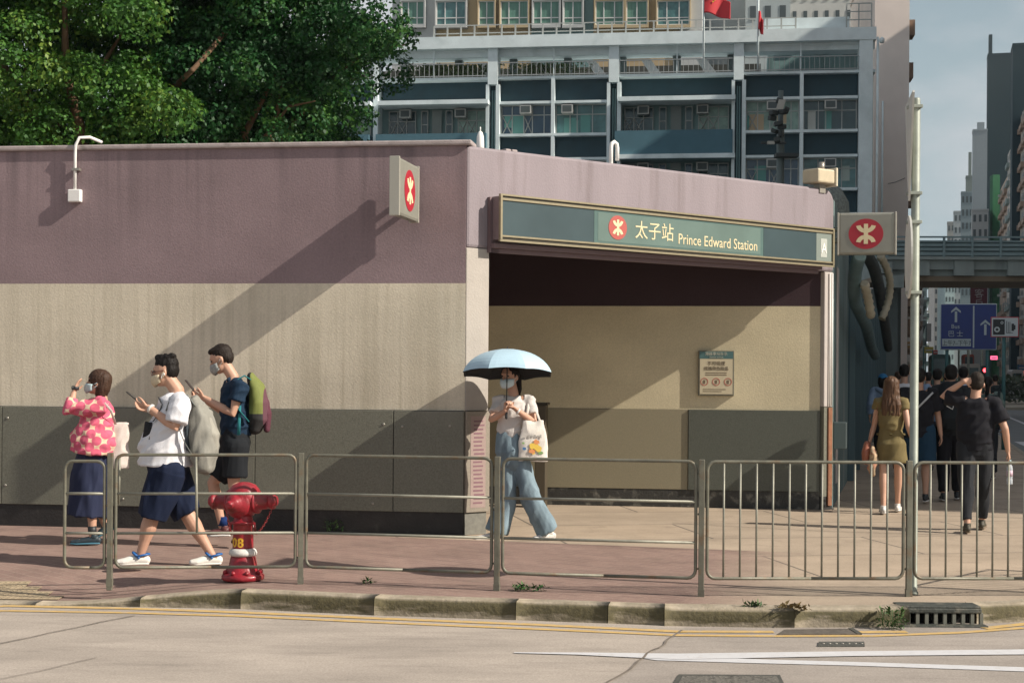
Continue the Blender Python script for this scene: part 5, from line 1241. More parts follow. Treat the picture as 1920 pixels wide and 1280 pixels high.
def hand(b, wr, d, pn, curl=.5, s=1.0, thumb=1, spread=.0):
    """palm, four fingers, thumb. d = pointing direction, pn = palm normal (fingers curl towards it)"""
    d = V3(d).normalized(); pn = V3(pn); pn = (pn-d*pn.dot(d)).normalized(); a = d.cross(pn).normalized()*thumb
    wr = V3(wr); e = wr+d*.085*s
    b.loft([wr-d*.01*s, wr+d*.03*s, e-d*.01*s], [(.026*s, .017*s), (.038*s, .016*s), (.040*s, .013*s)], side=a, n=12)
    for k, (off, ln) in enumerate(((.030, .068), (.010, .077), (-.010, .071), (-.029, .056))):
        p = e-d*.012*s+a*off*s; dd = d+a*(off*spread*8); pts = [p]; ang = 0
        for j in range(3):
            ang += curl*(.55, .75, .5)[j]*1.1; q = (dd*math.cos(ang)+pn*math.sin(ang)).normalized(); p = p+q*ln*s*(.46, .32, .24)[j]; pts.append(p)
        b.loft(pts, [.0095*s, .009*s, .0082*s, .007*s], n=8)
    p = wr+d*.025*s+a*.030*s; p1 = p+(d*.6+a*.75+pn*.35).normalized()*.036*s; p2 = p1+(d*.9+a*.25+pn*.5).normalized()*.030*s; p3 = p2+(d*.95-a*.1+pn*.4).normalized()*.024*s
    b.loft([p-a*.01*s, p1, p2, p3], [.014*s, .011*s, .010*s, .008*s], n=8)
def head(b, c, hf, up, s=1.0, nose=True):
    hf = V3(hf).normalized(); up = V3(up); up = (up-hf*up.dot(hf)).normalized(); l = up.cross(hf).normalized()
    b.ell(c-hf*.008*s+up*.020*s, hf, l, up, .098*s, .076*s, .098*s)
    b.ell(c+hf*.022*s-up*.050*s, hf, l, up, .066*s, .058*s, .066*s)
    b.ell(c+hf*.050*s-up*.092*s, hf, l, up, .026*s, .026*s, .022*s)
    if nose:
        b.loft([c+hf*.080*s+up*.012*s, c+hf*.104*s-up*.024*s, c+hf*.100*s-up*.034*s], [.009*s, .014*s, .012*s], side=l, n=8)
        b.loft([c+hf*.078*s-up*.062*s-l*.016*s, c+hf*.086*s-up*.062*s, c+hf*.078*s-up*.062*s+l*.016*s], [.009*s]*3, n=8)
        b.loft([c+hf*.074*s+up*.032*s-l*.04*s, c+hf*.088*s+up*.034*s, c+hf*.074*s+up*.032*s+l*.04*s], [.010*s]*3, n=8)
    for sg in (-1, 1): b.ell(c-hf*.012*s-up*.012*s+l*sg*.078*s, (hf*.9-l*sg*.3).normalized(), l, up, .019*s, .008*s, .031*s, 10, 8)
    return hf, l, up
def person(name_label, J, skin=None, s=1.0, fat=1.0, hf=None, hup=(0, 0, 1), lat=None, top=None, bottom=None, hair=None, shoes=None, hands=None, mask=None, group=None, glasses=False, vox=.0065, belly=0.0, extras=None, wr=.015, face=True):
    """J: world joints (head neck chest waist pelvis; sh el wr hip kn an toe as (near/left, right) pairs)"""
    sk = skin or M_skin; lat = V3(lat).normalized()
    root = V3(((J['an'][0].x+J['an'][1].x)/2, (J['an'][0].y+J['an'][1].y)/2, 0)); t = thing('person', name_label, 'person', tuple(root), group)
    b = MB(); hfv = V3(hf); HC = J['head']
    H_, l_, u_ = head(b, HC, hfv, hup, s*1.0, face)
    nk = J['neck']; b.loft([nk-Z3*.03*s, nk+Z3*.02*s, HC-u_*.05*s-H_*.018*s], [.062*s*fat**.5, .054*s*fat**.5, .052*s*fat**.5], n=12)
    sw = (J['sh'][0]-J['sh'][1]).length/2
    b.loft([J['pelvis']+Z3*.0*s, J['pelvis']+Z3*.05*s, J['waist'], J['chest'], (nk+J['chest'])/2+Z3*.03*s, nk-Z3*.02*s], [(.12*s*fat, .075*s*fat), (.145*s*fat, .10*s*fat), (.125*s*fat, (.088+belly)*s*fat), (sw*.88, .105*s*fat), (sw*.72, .085*s*fat), (.06*s, .055*s)], side=lat, n=18)
    for i in (0, 1):
        sh, el, w_ = J['sh'][i], J['el'][i], J['wr'][i]
        b.loft([nk*.35+sh*.65-Z3*.015*s, sh, sh.lerp(el, .45), el, el.lerp(w_, .3), w_], [.055*s*fat**.5, .052*s*fat**.5, .046*s*fat**.7, .037*s*fat**.6, .038*s*fat**.6, .025*s*fat**.3], n=12)
        hd = (hands[i] if hands else None)
        if hd is None: hd = dict(d=(w_-el), pn=lat*(-1 if i == 0 else 1), curl=.5)
        hand(b, w_, hd['d'], hd['pn'], hd.get('curl', .5), s*hd.get('s', 1.0), hd.get('thumb', 1), hd.get('spread', 0))
        hp, kn, an, toe = J['hip'][i], J['kn'][i], J['an'][i], J['toe'][i]
        b.loft([hp-Z3*.01*s, hp.lerp(kn, .2), hp.lerp(kn, .45), kn, kn.lerp(an, .28), kn.lerp(an, .62), an], [.062*s*fat, .084*s*fat, .072*s*fat, .054*s*fat**.7, .056*s*fat**.8, .040*s*fat**.6, .033*s], n=12)
        fd = (toe-an); b.loft([an-fd.normalized()*.03*s-Z3*.03*s, an-Z3*.035*s+fd*.3, an.lerp(toe, .72)], [(.032*s, .028*s), (.036*s, .026*s), (.038*s, .016*s)], side=fd.cross(Z3), n=10)
    body = link('body', remesh(b, vox, 3), sk, t)
    # eyes
    if face:
        for sg in (-1, 1):
            e = MB(); e.ell(HC+H_*.080*s+l_*sg*.034*s+u_*.010*s, H_, l_, u_, .007*s, .015*s, .007*s, 8, 6); e.build('eye', M_eye, t)
    # clothes
    if top:
        b = MB(); g = top.get('g', .014)*s; end = top.get('hem', J['pelvis'].z); ez = end
        Pn, W, C_ = J['pelvis'], J['waist'], J['chest']
        axis = lambda z: Pn.lerp(W, (z-Pn.z)/(W.z-Pn.z)) if z < W.z else W.lerp(C_, (z-W.z)/(C_.z-W.z))
        hemr = top.get('hemr', (.165, .12)); off = V3(top.get('off', (0, 0, 0)))
        pts = [axis(ez)+off*.6, axis(ez+.06*s)+off*.8, W+off, C_, (nk+C_)/2+Z3*.03*s, nk-Z3*.012*s]
        wr_ = top.get('waistr', (.14, .10+belly))
        rad = [(hemr[0]*s*fat, hemr[1]*s*fat), (hemr[0]*s*fat*.99, hemr[1]*s*fat*.99), (wr_[0]*s*fat+g, wr_[1]*s*fat+g), (sw*.92+g, .108*s*fat+g), (sw*.78+g, .090*s*fat+g*.7), (.075*s*fat**.5, .066*s*fat**.5)]
        pp2 = [p for p in pts if p.z > ez-.001]; rr2 = [r for p, r in zip(pts, rad) if p.z > ez-.001]
        if not (pts[1].z < pts[2].z): pp2 = [pts[0]]+pts[2:]; rr2 = [rad[0]]+rad[2:]
        b.loft(pp2, rr2, side=lat, n=24, hemi=False)
        for i in (0, 1):
            sh, el, w_ = J['sh'][i], J['el'][i], J['wr'][i]; f = top.get('sleeve', .6); sr = top.get('sr', .062)*s*fat**.6
            path = [nk*.4+sh*.6-Z3*.01*s, sh]
            r0 = [(.060*s+g*.5)*fat**.5, .058*s*fat**.6+g]
            if f <= 1: path += [sh.lerp(el, f*.5), sh.lerp(el, f)]; r0 += [sr, sr*1.03]
            else: path += [sh.lerp(el, .55), el, el.lerp(w_, (f-1)*.5), el.lerp(w_, f-1)]; r0 += [sr, sr*.95, sr*.82, sr*.62]
            b.loft(path, r0, n=14, hemi=False)
        if top.get('fn'): top['fn'](b)
        link(top.get('name', 'shirt'), remesh(b, vox*1.15, 4, (wr*1.0, 6.5, 6.5, 9, top.get('seed', 3))), top['m'], t)
    if bottom:
        b = MB(); g = .016*s; Pn = J['pelvis']; k = bottom['kind']
        wz = bottom.get('top', J['waist'].z-.02*s); wp = Pn.lerp(J['waist'], (wz-Pn.z)/(J['waist'].z-Pn.z))
        if k == 'skirt':
            hz = bottom['hem']; hc = V3(bottom.get('hc', (Pn.x, Pn.y, hz))); r1 = bottom['r']
            b.loft([hc, hc.lerp(wp, .5), Pn, wp], [(r1[0]*s, r1[1]*s), (r1[0]*.97*s, r1[1]*1.0*s), (.165*s*fat+g, .125*s*fat+g), (.135*s*fat+g, .10*s*fat+g)], side=lat, n=28, hemi=False)
        else:
            b.loft([Pn-Z3*.07*s, Pn+Z3*.02*s, wp], [(.14*s*fat, .105*s*fat+g), (.160*s*fat+g, .118*s*fat+g), (.135*s*fat+g, (.095+belly*.8)*s*fat+g)], side=lat, n=22, hemi=True)
            f = bottom.get('len', .9); rs = bottom.get('r', (.105, .095, .09))
            for i in (0, 1):
                hp, kn, an = J['hip'][i], J['kn'][i], J['an'][i]
                if f <= 1: path = [hp+Z3*.03*s, hp.lerp(kn, f*.5), hp.lerp(kn, f)]; r0 = [rs[0]*s*fat, rs[1]*s*fat, rs[2]*s*fat]
                else:
                    path = [hp+Z3*.03*s, hp.lerp(kn, .5), kn, kn.lerp(an, (f-1)*.5), kn.lerp(an, f-1)]; r0 = [rs[0]*s*fat, rs[1]*s*fat, rs[2]*s, rs[3]*s, rs[4]*s]
                b.loft(path, r0, n=16, hemi=(f <= 1 and False))
                b.ell(path[0], X3, Y3, Z3, r0[0]*.98, r0[0]*.98, r0[0]*.8)
        link(bottom.get('name', 'trousers' if bottom.get('len', .5) > 1 else ('skirt' if k == 'skirt' else 'shorts')), remesh(b, vox*1.15, 4, (wr*.9, 7.5, 7.5, 2.2, bottom.get('seed', 11))), bottom['m'], t)
    # hair
    if hair:
        b = MB(); st_ = hair['style']; hs = s
        c = HC+u_*.024*hs-H_*.012*hs
        if st_ == 'short':
            b.ell(c+u_*.028*hs-H_*.012*hs, H_, l_, u_, .096*hs, .079*hs, .084*hs); b.ell(c-H_*.034*hs-u_*.014*hs, H_, l_, u_, .073*hs, .0755*hs, .078*hs); b.ell(c+H_*.035*hs+u_*.068*hs, H_, l_, u_, .065*hs, .064*hs, .032*hs)
        elif st_ == 'tuft':
            b.ell(c+u_*.036*hs-H_*.010*hs, H_, l_, u_, .098*hs, .077*hs, .080*hs)
            b.ell(c-H_*.030*hs-u_*.012*hs, H_, l_, u_, .076*hs, .0755*hs, .082*hs)
            for a in range(26):
                q = c+u_*(.082+.02*rnd.random())*hs+H_*rnd.uniform(-.07, .066)*hs+l_*rnd.uniform(-.05, .05)*hs; b.ell(q, H_, l_, u_, .030*hs, .020*hs, .026*hs, 8, 6)
        elif st_ == 'bob':
            b.ell(c+u_*.012*hs-H_*.006*hs, H_, l_, u_, .112*hs, .092*hs, .100*hs)
            b.loft([c+u_*.02*hs-H_*.038*hs, c-u_*.07*hs-H_*.042*hs, c-u_*.135*hs-H_*.036*hs], [(.092*hs, .080*hs), (.094*hs, .072*hs), (.080*hs, .056*hs)], side=l_, n=18)
        elif st_ == 'long':
            b.ell(c+u_*.012*hs-H_*.010*hs, H_, l_, u_, .108*hs, .092*hs, .100*hs)
            b.loft([c+u_*.03*hs-H_*.04*hs, c-u_*.12*hs-H_*.065*hs, c-Z3*.25*hs-H_*.10*hs, c-Z3*.37*hs-H_*.105*hs, c-Z3*.43*hs-H_*.10*hs], [(.092*hs, .075*hs), (.104*hs, .058*hs), (.125*hs, .046*hs), (.112*hs, .034*hs), (.07*hs, .02*hs)], side=l_, n=20)
        elif st_ == 'pony':
            b.ell(c+u_*.010*hs-H_*.012*hs, H_, l_, u_, .103*hs, .084*hs, .096*hs)
            b.loft([c-H_*.09*hs+u_*.02*hs, c-H_*.145*hs-u_*.03*hs, c-H_*.15*hs-u_*.16*hs, c-H_*.14*hs-u_*.24*hs], [.026*hs, .036*hs, .030*hs, .012*hs], n=12)
        me = remesh(b, max(vox, .006), 2, (hair.get('wr', .0035), 34, 34, 9, 5)); link('hair', me, hair['m'], t)
        if hair.get('cap'):
            b = MB(); b.ell(c+u_*.035*hs, H_, l_, u_, .118*hs, .098*hs, .092*hs, 20, 14); b.ell(c+H_*.12*hs+u_*.03*hs, H_, l_, u_, .07*hs, .06*hs, .012*hs); link('cap', remesh(b, vox, 1), hair['cap'], t)
    if mask:
        b = MB(); n = 14; vs = []
        for i in range(n+1):
            a = R(-78+156*i/n)
            for j, (uu, k_) in enumerate(((-.004, .99), (-.022, 1.10), (-.05, 1.16), (-.078, 1.08), (-.098, .86))):
                rf, rl = .094*k_, .074*(1.0 if j < 3 else .92)
                fz_ = max(0, math.cos(a)); vs.append(HC+H_*(.012+ (rf*fz_ if True else 0))*s+l_*rl*math.sin(a)*s*1.03+u_*(uu*(.55+.45*fz_))*s-u_*.016*s)
        fs = [(i*5+j, (i+1)*5+j, (i+1)*5+j+1, i*5+j+1) for i in range(n) for j in range(4)]
        b.add(vs, fs, smooth=True); mk = b.build('mask', mask, t); q = mk.modifiers.new('s', 'SOLIDIFY'); q.thickness = .004
        b = MB()
        for sg in (-1, 1): b.tube([HC+H_*.03*s+l_*sg*.076*s-u_*.03*s, HC-H_*.01*s+l_*sg*.086*s-u_*.0*s], .002, 5); b.tube([HC+H_*.03*s+l_*sg*.074*s-u_*.07*s, HC-H_*.01*s+l_*sg*.086*s-u_*.03*s], .002, 5)
        b.build('ear_loop', mask, t)
    if glasses:
        b = MB()
        for sg in (-1, 1):
            cc = HC+H_*.100*s+l_*sg*.033*s+u_*.002*s; b.tube([cc+(l_*math.cos(a)*.026+u_*math.sin(a)*.018)*s for a in [2*math.pi*k/16 for k in range(17)]], .0026, 6)
            b.tube([HC+H_*.098*s+l_*sg*.058*s+u_*.006*s, HC-H_*.005*s+l_*sg*.082*s+u_*.008*s], .0028, 6)
        b.tube([HC+H_*.102*s-l_*.009*s, HC+H_*.102*s+l_*.009*s], .0025, 6); b.build('glasses', M_glass, t)
    if shoes:
        for i in (0, 1):
            an, toe = J['an'][i], J['toe'][i]; fd = (toe-an); hl = math.hypot(fd.x, fd.y); F = Vector((fd.x/hl, fd.y/hl, max(-.9, min(.3, (fd.z+.05*s)/hl if abs(fd.z+.05*s) > .035*s else 0)))).normalized(); sd = F.cross(Z3).normalized(); up = sd.cross(F)
            st_ = shoes.get('kind', 'sneaker'); hz = .038*s
            base = lambda f, z: an+F*f*s+up*z*s
            tl = fd.length/s
            b = MB(); zb = -.068; ck = 1.25 if st_ == 'clog' else 1.0
            b.loft([base(-.055, zb+.035), base(0, zb+.040), base(tl*.5, zb+.030), base(tl*.85, zb+.022), base(tl+.02, zb+.020)], [(.030*s, .036*s), (.036*s, .040*s), (.043*s, .034*s*ck), (.045*s*ck**.5, .026*s*ck), (.034*s*ck, .020*s*ck)], side=sd, n=14)
            if st_ == 'sneaker': b.loft([base(-.012, zb+.06), base(-.014, zb+.095)], [.040*s, .038*s], side=sd, n=12, hemi=False)
            sh_ = link('shoe', remesh(b, max(vox*.9, .006), 2), shoes['m'], t)
            b = MB(); b.loft([base(-.06, zb+.008), base(0, zb+.008), base(tl*.5, zb+.006), base(tl*.85, zb+.004), base(tl+.03, zb+.008)], [(.030*s, .013*s), (.039*s, .014*s), (.046*s, .013*s), (.050*s, .012*s), (.032*s, .011*s)], side=sd, n=12); b.build('sole', shoes.get('sole', M_sole), sh_)
            if st_ == 'clog':
                b = MB(); b.tube([base(.02, zb+.07)+sd*.047*s, base(-.055, zb+.085)+sd*.03*s, base(-.075, zb+.085), base(-.055, zb+.085)-sd*.03*s, base(.02, zb+.07)-sd*.047*s], .009*s, 6)
                for a_ in (-.04, .04): b.tube([base(.0, zb+.055)+sd*a_*1.15, base(.05, zb+.095)+sd*a_*.5, base(.055, zb+.1)], .011*s, 6)
                b.build('strap', shoes['strap'], sh_)
                b = MB()
                for a_ in (-.026, 0, .026):
                    for ff in (tl*.72, tl*.9): b.ell(base(ff, zb+.050-.012*(ff > tl*.8))+sd*(a_+.018)*s, F, sd, up, .008*s, .006*s, .004*s, 8, 6)
                b.build('vent_hole', M_shoeb, sh_)
    return t, body, (H_, l_, u_)
def pj(d): return lambda x, y, dd=0.0: P(x, y, d+dd)
def band(b, c, d, r, w_, n=18):
    d = V3(d).normalized(); b.lathe(c-d*w_/2, [(r, 0), (r+.004, .002), (r+.004, w_-.002), (r, w_)], d, n)
def phone(label, c, up, face, m):
    c, up, face = V3(c), V3(up).normalized(), V3(face); face = (face-up*face.dot(up)).normalized(); s_ = up.cross(face)
    t = thing('phone', label, 'phone', tuple(c)); b = MB(); b.obox(c, s_, face, up, .036, .0045, .076); b.build('case', m, t, bevel=.004)
    b = MB(); b.obox(c+face*.0052, s_, face, up, .033, .0006, .072); b.build('screen', mat('phone_screen', (.02, .02, .025), .15), t)
def strap(b, pts, w_, th, side):
    b.loft(pts, [(w_, th)]*len(pts), side=side, n=10, hemi=False)
# ---- 1 woman in the pink patterned top
q = pj(14.45)
def pink_mat():
    m = bpy.data.materials.new('pink_dot_cloth'); m.use_nodes = True; N, K = nt(m); b = N['Principled BSDF']; b.inputs['Roughness'].default_value = .9; b.inputs['Specular IOR Level'].default_value = .15
    g = N.new('ShaderNodeNewGeometry'); mp = N.new('ShaderNodeMapping'); mp.inputs['Rotation'].default_value = (0, R(38), 0); mp.inputs['Scale'].default_value = (11.6, .001, 11.6); K.new(g.outputs['Position'], mp.inputs['Vector'])
    v = N.new('ShaderNodeTexVoronoi'); v.inputs['Scale'].default_value = 1; v.inputs['Randomness'].default_value = .18; K.new(mp.outputs[0], v.inputs['Vector'])
    r = N.new('ShaderNodeMapRange'); r.inputs['From Min'].default_value = .50; r.inputs['From Max'].default_value = .53; K.new(v.outputs['Distance'], r.inputs['Value'])
    cur = mix_n(N, K, r.outputs[0], (.60, .12, .19), (.70, .53, .38)); cur = mix_n(N, K, 1.0, cur, rng_n(N, K, noise_n(N, K, g.outputs['Position'], 18, 4), .3, .7, .86, 1.12), 'MULTIPLY')
    K.new(cur, b.inputs['Base Color']); return m
J = dict(head=q(183, 717), neck=q(190, 748), chest=q(184, 785), waist=q(176, 826), pelvis=q(172, 862), sh=(q(186, 762, -.17), q(176, 762, .16)), el=(q(130, 768, -.20), q(160, 798, .22)), wr=(q(138, 735, -.12), q(158, 824, .24)),
         hip=(q(176, 872, -.05), q(176, 872, .06)), kn=(q(172, 935, -.07), q(180, 935, .1)), an=(q(173, 1006, -.09), q(197, 985, .12)), toe=(q(140, 1014, -.11), q(182, 1002, .10)))
t1, b1, hd1 = person('woman in a pink and cream dotted top shading her eyes with one hand', J, s=.97, fat=1.06, hf=(-1, -.05, .12), lat=(0, -1, 0),
    hands=(dict(d=q(152, 703, -.08)-q(138, 735, -.12), pn=(1, .1, 0), curl=.18, thumb=1), None), mask=M_mask, hair=dict(style='bob', m=M_hairb),
    top=dict(m=pink_mat(), hem=q(170, 848).z, hemr=(.21, .20), waistr=(.19, .185), sleeve=1.62, sr=.072, g=.03, off=(.0, 0, 0), name='blouse'), wr=.02,
    bottom=dict(kind='skirt', m=cloth('navy_cloth', (.022, .028, .06)), hem=q(168, 966).z, hc=q(164, 966), r=(.19, .185), top=q(170, 835).z), shoes=dict(m=mat('shoe_dark_teal', (.02, .035, .045), .5, .3, 30), sole=mat('sole_blue', (.05, .16, .22), .6)))
b = MB(); band(b, q(141, 727, -.115), (.2, 0, 1), .031, .03); b.ell(q(136, 727, -.14), X3, Y3, Z3, .012, .02, .02); b.build('watch', M_shoeb, t1)
b = MB()
for i in (0,): b.loft([q(173, 1000, -.09), q(172, 986, -.09)], [.042, .040], n=12, hemi=False)
b.build('sock', M_shoeb, t1)
def tote(label, c, w_, h_, th, ax, m, handle=None, taper=.8, seed=2):
    c = V3(c); ax = V3(ax).normalized(); ny = ax.cross(Z3).normalized(); t = thing('tote_bag', label, 'bag', tuple(c)); b = MB()
    b.loft([c-Z3*h_/2, c-Z3*h_*.42, c, c+Z3*h_*.42, c+Z3*h_/2], [(w_/2, th*.35), (w_/2, th/2), (w_*.49, th*.5), (w_*.46*taper/.8, th*.3), (w_*.45*taper/.8, th*.12)], side=ax, n=20, hemi=False)
    bag = link('bag_body', remesh(b, .007, 2, (.012, 7, 7, 5, seed)), m, t)
    if handle:
        for hh in handle: b = MB(); strap(b, hh, .012, .003, ax); b.build('handle', m, t)
    return t, bag, ax, ny
tote('thin white shopping bag hanging behind the woman in the pink top', q(224, 835, -.02), .17, .42, .07, (1, .25, 0), cloth('bag_white', (.62, .55, .50)), [[q(216, 795, -.06), q(208, 770, -.19), q(195, 755, -.2)]])
# ---- 2 man in the white T-shirt
q = pj(12.85)
J = dict(head=q(309, 697), neck=q(331, 735), chest=q(325, 782), waist=q(318, 838), pelvis=q(313, 878), sh=(q(338, 757, -.19), q(322, 757, .19)), el=(q(328, 800, -.23), q(318, 802, .22)), wr=(q(279, 764, -.13), q(282, 768, .05)),
         hip=(q(314, 890, -.09), q(318, 890, .10)), kn=(q(284, 968, -.10), q(350, 962, .12)), an=(q(262, 1042, -.10), q(398, 1042, .13)), toe=(q(228, 1052, -.12), q(366, 1054, .10)))
t2, b2, hd2 = person('heavy man in a white T-shirt, navy shorts and white clogs looking at his phone', J, s=1.02, fat=1.22, hf=(-1, .02, -.12), lat=(0, -1, 0), belly=.05,
    hands=(dict(d=(-1, .25, .22), pn=(0, .6, .8), curl=.55, thumb=-1), dict(d=(-1, -.2, .2), pn=(0, -.5, .7), curl=.5)), mask=M_maskb, glasses=True, hair=dict(style='tuft', m=M_hair),
    top=dict(m=cloth('white_tee', (.66, .66, .69), .04), hem=q(313, 872).z, hemr=(.175, .178), waistr=(.155, .178), sleeve=.80, sr=.075, g=.016, off=(-.03, 0, 0), name='t_shirt'), wr=.014,
    bottom=dict(kind='shorts', m=cloth('navy_shorts', (.009, .015, .038)), len=1.02, r=(.125, .118, .118, .118, .118), top=q(313, 862).z), shoes=dict(kind='clog', m=mat('clog_white', (.72, .70, .64), .5), sole=mat('clog_sole', (.66, .64, .58), .6), strap=mat('clog_blue', (.02, .12, .36), .5)))
b = MB(); band(b, q(283, 766, -.14), q(328, 800, -.23)-q(279, 764, -.13), .036, .022); b.build('watch', M_sole, t2)
b = MB(); b.ell(hd2[0]*-.012+hd2[1]*.088+J['head']-Z3*.02, X3, Y3, Z3, .009, .008, .012, 8, 6); b.loft([J['head']+hd2[1]*.09-Z3*.02, J['head']+hd2[1]*.088-Z3*.05+hd2[0]*.01], [.004, .004], n=6); b.build('earbud', M_sole, t2)
b = MB(); n_ = 8; zt_p, zb_p = q(275, 790).z, q(275, 822).z
b.loft([q(297, 745, -.12), q(303, 758, -.15), q(296, 778, -.18), q(286, 790, -.185)], [(.016, .004)]*4, side=(0, -1, 0), n=8, hemi=False); b.build('lanyard', M_shoeb, t2)
b = MB(); vs = []
for i in range(9):
    a = R(-8+62*i/8)
    for z_, rr_ in ((zt_p, .200), (zb_p, .222)):
        cx = q(320, 806).x; vs.append(Vector((cx-rr_*math.cos(a), 12.85-.21*math.sin(a), z_)))
b.add(vs, [(2*i, 2*i+2, 2*i+3, 2*i+1) for i in range(8)], smooth=True); o = b.build('shirt_print', cloth('print_black', (.02, .02, .022)), t2); so_ = o.modifiers.new('s', 'SOLIDIFY'); so_.thickness = .01
phone('black phone held up by the man in the white T-shirt', q(251, 745, -.07), (-.75, 0, .62), (.6, 0, .75), mat('phone_black', (.02, .02, .02), .3))
t = thing('backpack', 'light grey backpack worn by the man in the white T-shirt', 'backpack', tuple(q(380, 880)))
b = MB(); b.loft([q(384, 872), q(383, 855), q(380, 815), q(374, 775), q(366, 752)], [(.15, .07), (.165, .105), (.165, .12), (.15, .09), (.10, .04)], side=(0, -1, 0), n=22)
link('bag_body', remesh(b, .008, 3, (.022, 9, 9, 4, 8)), cloth('grey_pack', (.25, .245, .215), .06, 20), t)
b = MB(); b.loft([q(357, 840), q(356, 800), q(358, 768)], [(.15, .03), (.155, .035), (.12, .025)], side=(0, -1, 0), n=16); link('back_pad', remesh(b, .008, 2), cloth('pack_pad', (.045, .055, .065)), t)
b = MB(); b.loft([q(395, 850), q(396, 815), q(390, 790)], [(.10, .05), (.11, .07), (.09, .04)], side=(0, -1, 0), n=16); link('front_pocket', remesh(b, .008, 2, (.01, 8, 8, 4, 3)), cloth('pack_light', (.30, .29, .25)), t)
for dd in (-.13, .13):
    b = MB(); strap(b, [q(366, 762, dd), q(352, 741, dd), q(335, 737, dd*1.05), q(318, 748, dd*1.25), q(311, 770, dd*1.42)], .022, .006, (.3, -1, 0)); strap(b, [q(334, 800, dd*1.5), q(346, 830, dd*1.5), q(362, 856, dd*1.3)], .012, .004, (.3, -1, 0)); b.build('strap', cloth('strap_grey', (.17, .18, .17)), t)
# ---- 3 man in the navy polo
q = pj(14.3)
J = dict(head=q(414, 674), neck=q(436, 710), chest=q(440, 752), waist=q(443, 800), pelvis=q(441, 832), sh=(q(449, 727, -.19), q(432, 727, .19)), el=(q(436, 775, -.22), q(425, 775, .2)), wr=(q(385, 747, -.10), q(384, 750, .06)),
         hip=(q(440, 842, -.09), q(442, 842, .09)), kn=(q(438, 905, -.09), q(399, 905, .10)), an=(q(455, 985, -.09), q(417, 990, .10)), toe=(q(440, 1010, -.10), q(392, 1004, .10)))
t3, b3, hd3 = person('slim man in a navy polo shirt and black shorts bending his head over his phone', J, s=1.05, fat=.98, hf=(-1, .0, -.38), hup=(-.3, 0, 1), lat=(0, -1, 0),
    hands=(dict(d=(-1, .2, .35), pn=(0, .6, .8), curl=.55, thumb=-1), dict(d=(-1, -.3, .3), pn=(0, -.6, .7), curl=.5)), mask=M_maskg, hair=dict(style='short', m=mat('hair_dark', (.020, .014, .011), .62, .3, 30, .5, 90, spec=.2)),
    top=dict(m=cloth('navy_polo', (.010, .026, .052)), hem=q(443, 815).z, hemr=(.16, .135), waistr=(.15, .12), sleeve=.5, sr=.074, g=.018, name='polo_shirt'),
    bottom=dict(kind='shorts', m=cloth('black_shorts', (.012, .014, .017)), len=.82, r=(.118, .115, .115), top=q(442, 806).z), shoes=dict(m=mat('runner_dark', (.10, .03, .03), .5, .4, 25), sole=M_sole))
b = MB(); b.loft([q(417, 985, .10), q(418, 968, .1)], [.044, .040], n=12, hemi=False); b.loft([q(455, 980, -.09), q(454, 966, -.09)], [.044, .040], n=12, hemi=False); b.build('sock', cloth('sock_blue', (.01, .03, .12)), t3)
b = MB(); b.loft([q(428, 712, -.06), q(436, 706, -.0), q(430, 712, .06)], [.02, .022, .02], n=10); b.build('collar', MATS['navy_polo'], t3)
phone('dark phone held by the man in the navy polo', q(357, 724, -.03), (-.62, 0, .75), (.75, 0, .6), mat('phone_brown', (.06, .03, .025), .3))
t = thing('backpack', 'lime green, black and plum backpack worn by the man in the navy polo', 'backpack', tuple(q(485, 810)))
b = MB(); b.loft([q(479, 802), q(483, 785), q(484, 755), q(479, 725), q(470, 704)], [(.10, .06), (.135, .10), (.14, .095), (.12, .07), (.07, .03)], side=(0, -1, 0), n=22)
def pack_mat():
    m = bpy.data.materials.new('lime_pack'); m.use_nodes = True; N, K = nt(m); bb = N['Principled BSDF']; bb.inputs['Roughness'].default_value = .8
    g = N.new('ShaderNodeNewGeometry'); sp = N.new('ShaderNodeSeparateXYZ'); K.new(g.outputs['Position'], sp.inputs[0])
    x0, x1 = q(488, 750), q(462, 790)
    lo = line_mask(N, K, sp, -0.0, 0.0, 1.0)
    m1 = N.new('ShaderNodeMath'); m1.operation = 'LESS_THAN'; m1.inputs[1].default_value = q(480, 775).z; K.new(sp.outputs['Z'], m1.inputs[0])
    m2 = N.new('ShaderNodeMath'); m2.operation = 'GREATER_THAN'; m2.inputs[1].default_value = q(496, 750).x; K.new(sp.outputs['X'], m2.inputs[0])
    m3 = N.new('ShaderNodeMath'); m3.operation = 'LESS_THAN'; m3.inputs[1].default_value = q(471, 750).x; K.new(sp.outputs['X'], m3.inputs[0])
    c = mix_n(N, K, m1.outputs[0], (.15, .175, .04), (.02, .02, .02)); c = mix_n(N, K, m3.outputs[0], c, (.02, .02, .02)); c = mix_n(N, K, m2.outputs[0], c, (.10, .035, .05)); K.new(c, bb.inputs['Base Color']); return m
link('bag_body', remesh(b, .008, 3, (.012, 7, 7, 3, 18)), pack_mat(), t)
b = MB(); b.loft([q(500, 805), q(501, 775), q(494, 735)], [(.05, .03), (.07, .04), (.05, .02)], side=(0, -1, 0), n=14); link('side_pocket', remesh(b, .008, 2), cloth('plum_cloth', (.10, .035, .05)), t)
for dd in (-.12, .12):
    b = MB(); strap(b, [q(470, 712, dd), q(458, 704, dd*1.1), q(444, 712, dd*1.35), q(441, 740, dd*1.6), q(447, 768, dd*1.7), q(466, 790, dd*1.3)], .018, .006, (.3, -1, 0)); b.build('strap', cloth('teal_strap', (.03, .20, .22)), t)
b = MB(); strap(b, [q(449, 760, -.17), q(448, 790, -.19), q(447, 815, -.19)], .014, .004, (1, 0, 0)); b.build('loose_strap', MATS['teal_strap'], t)
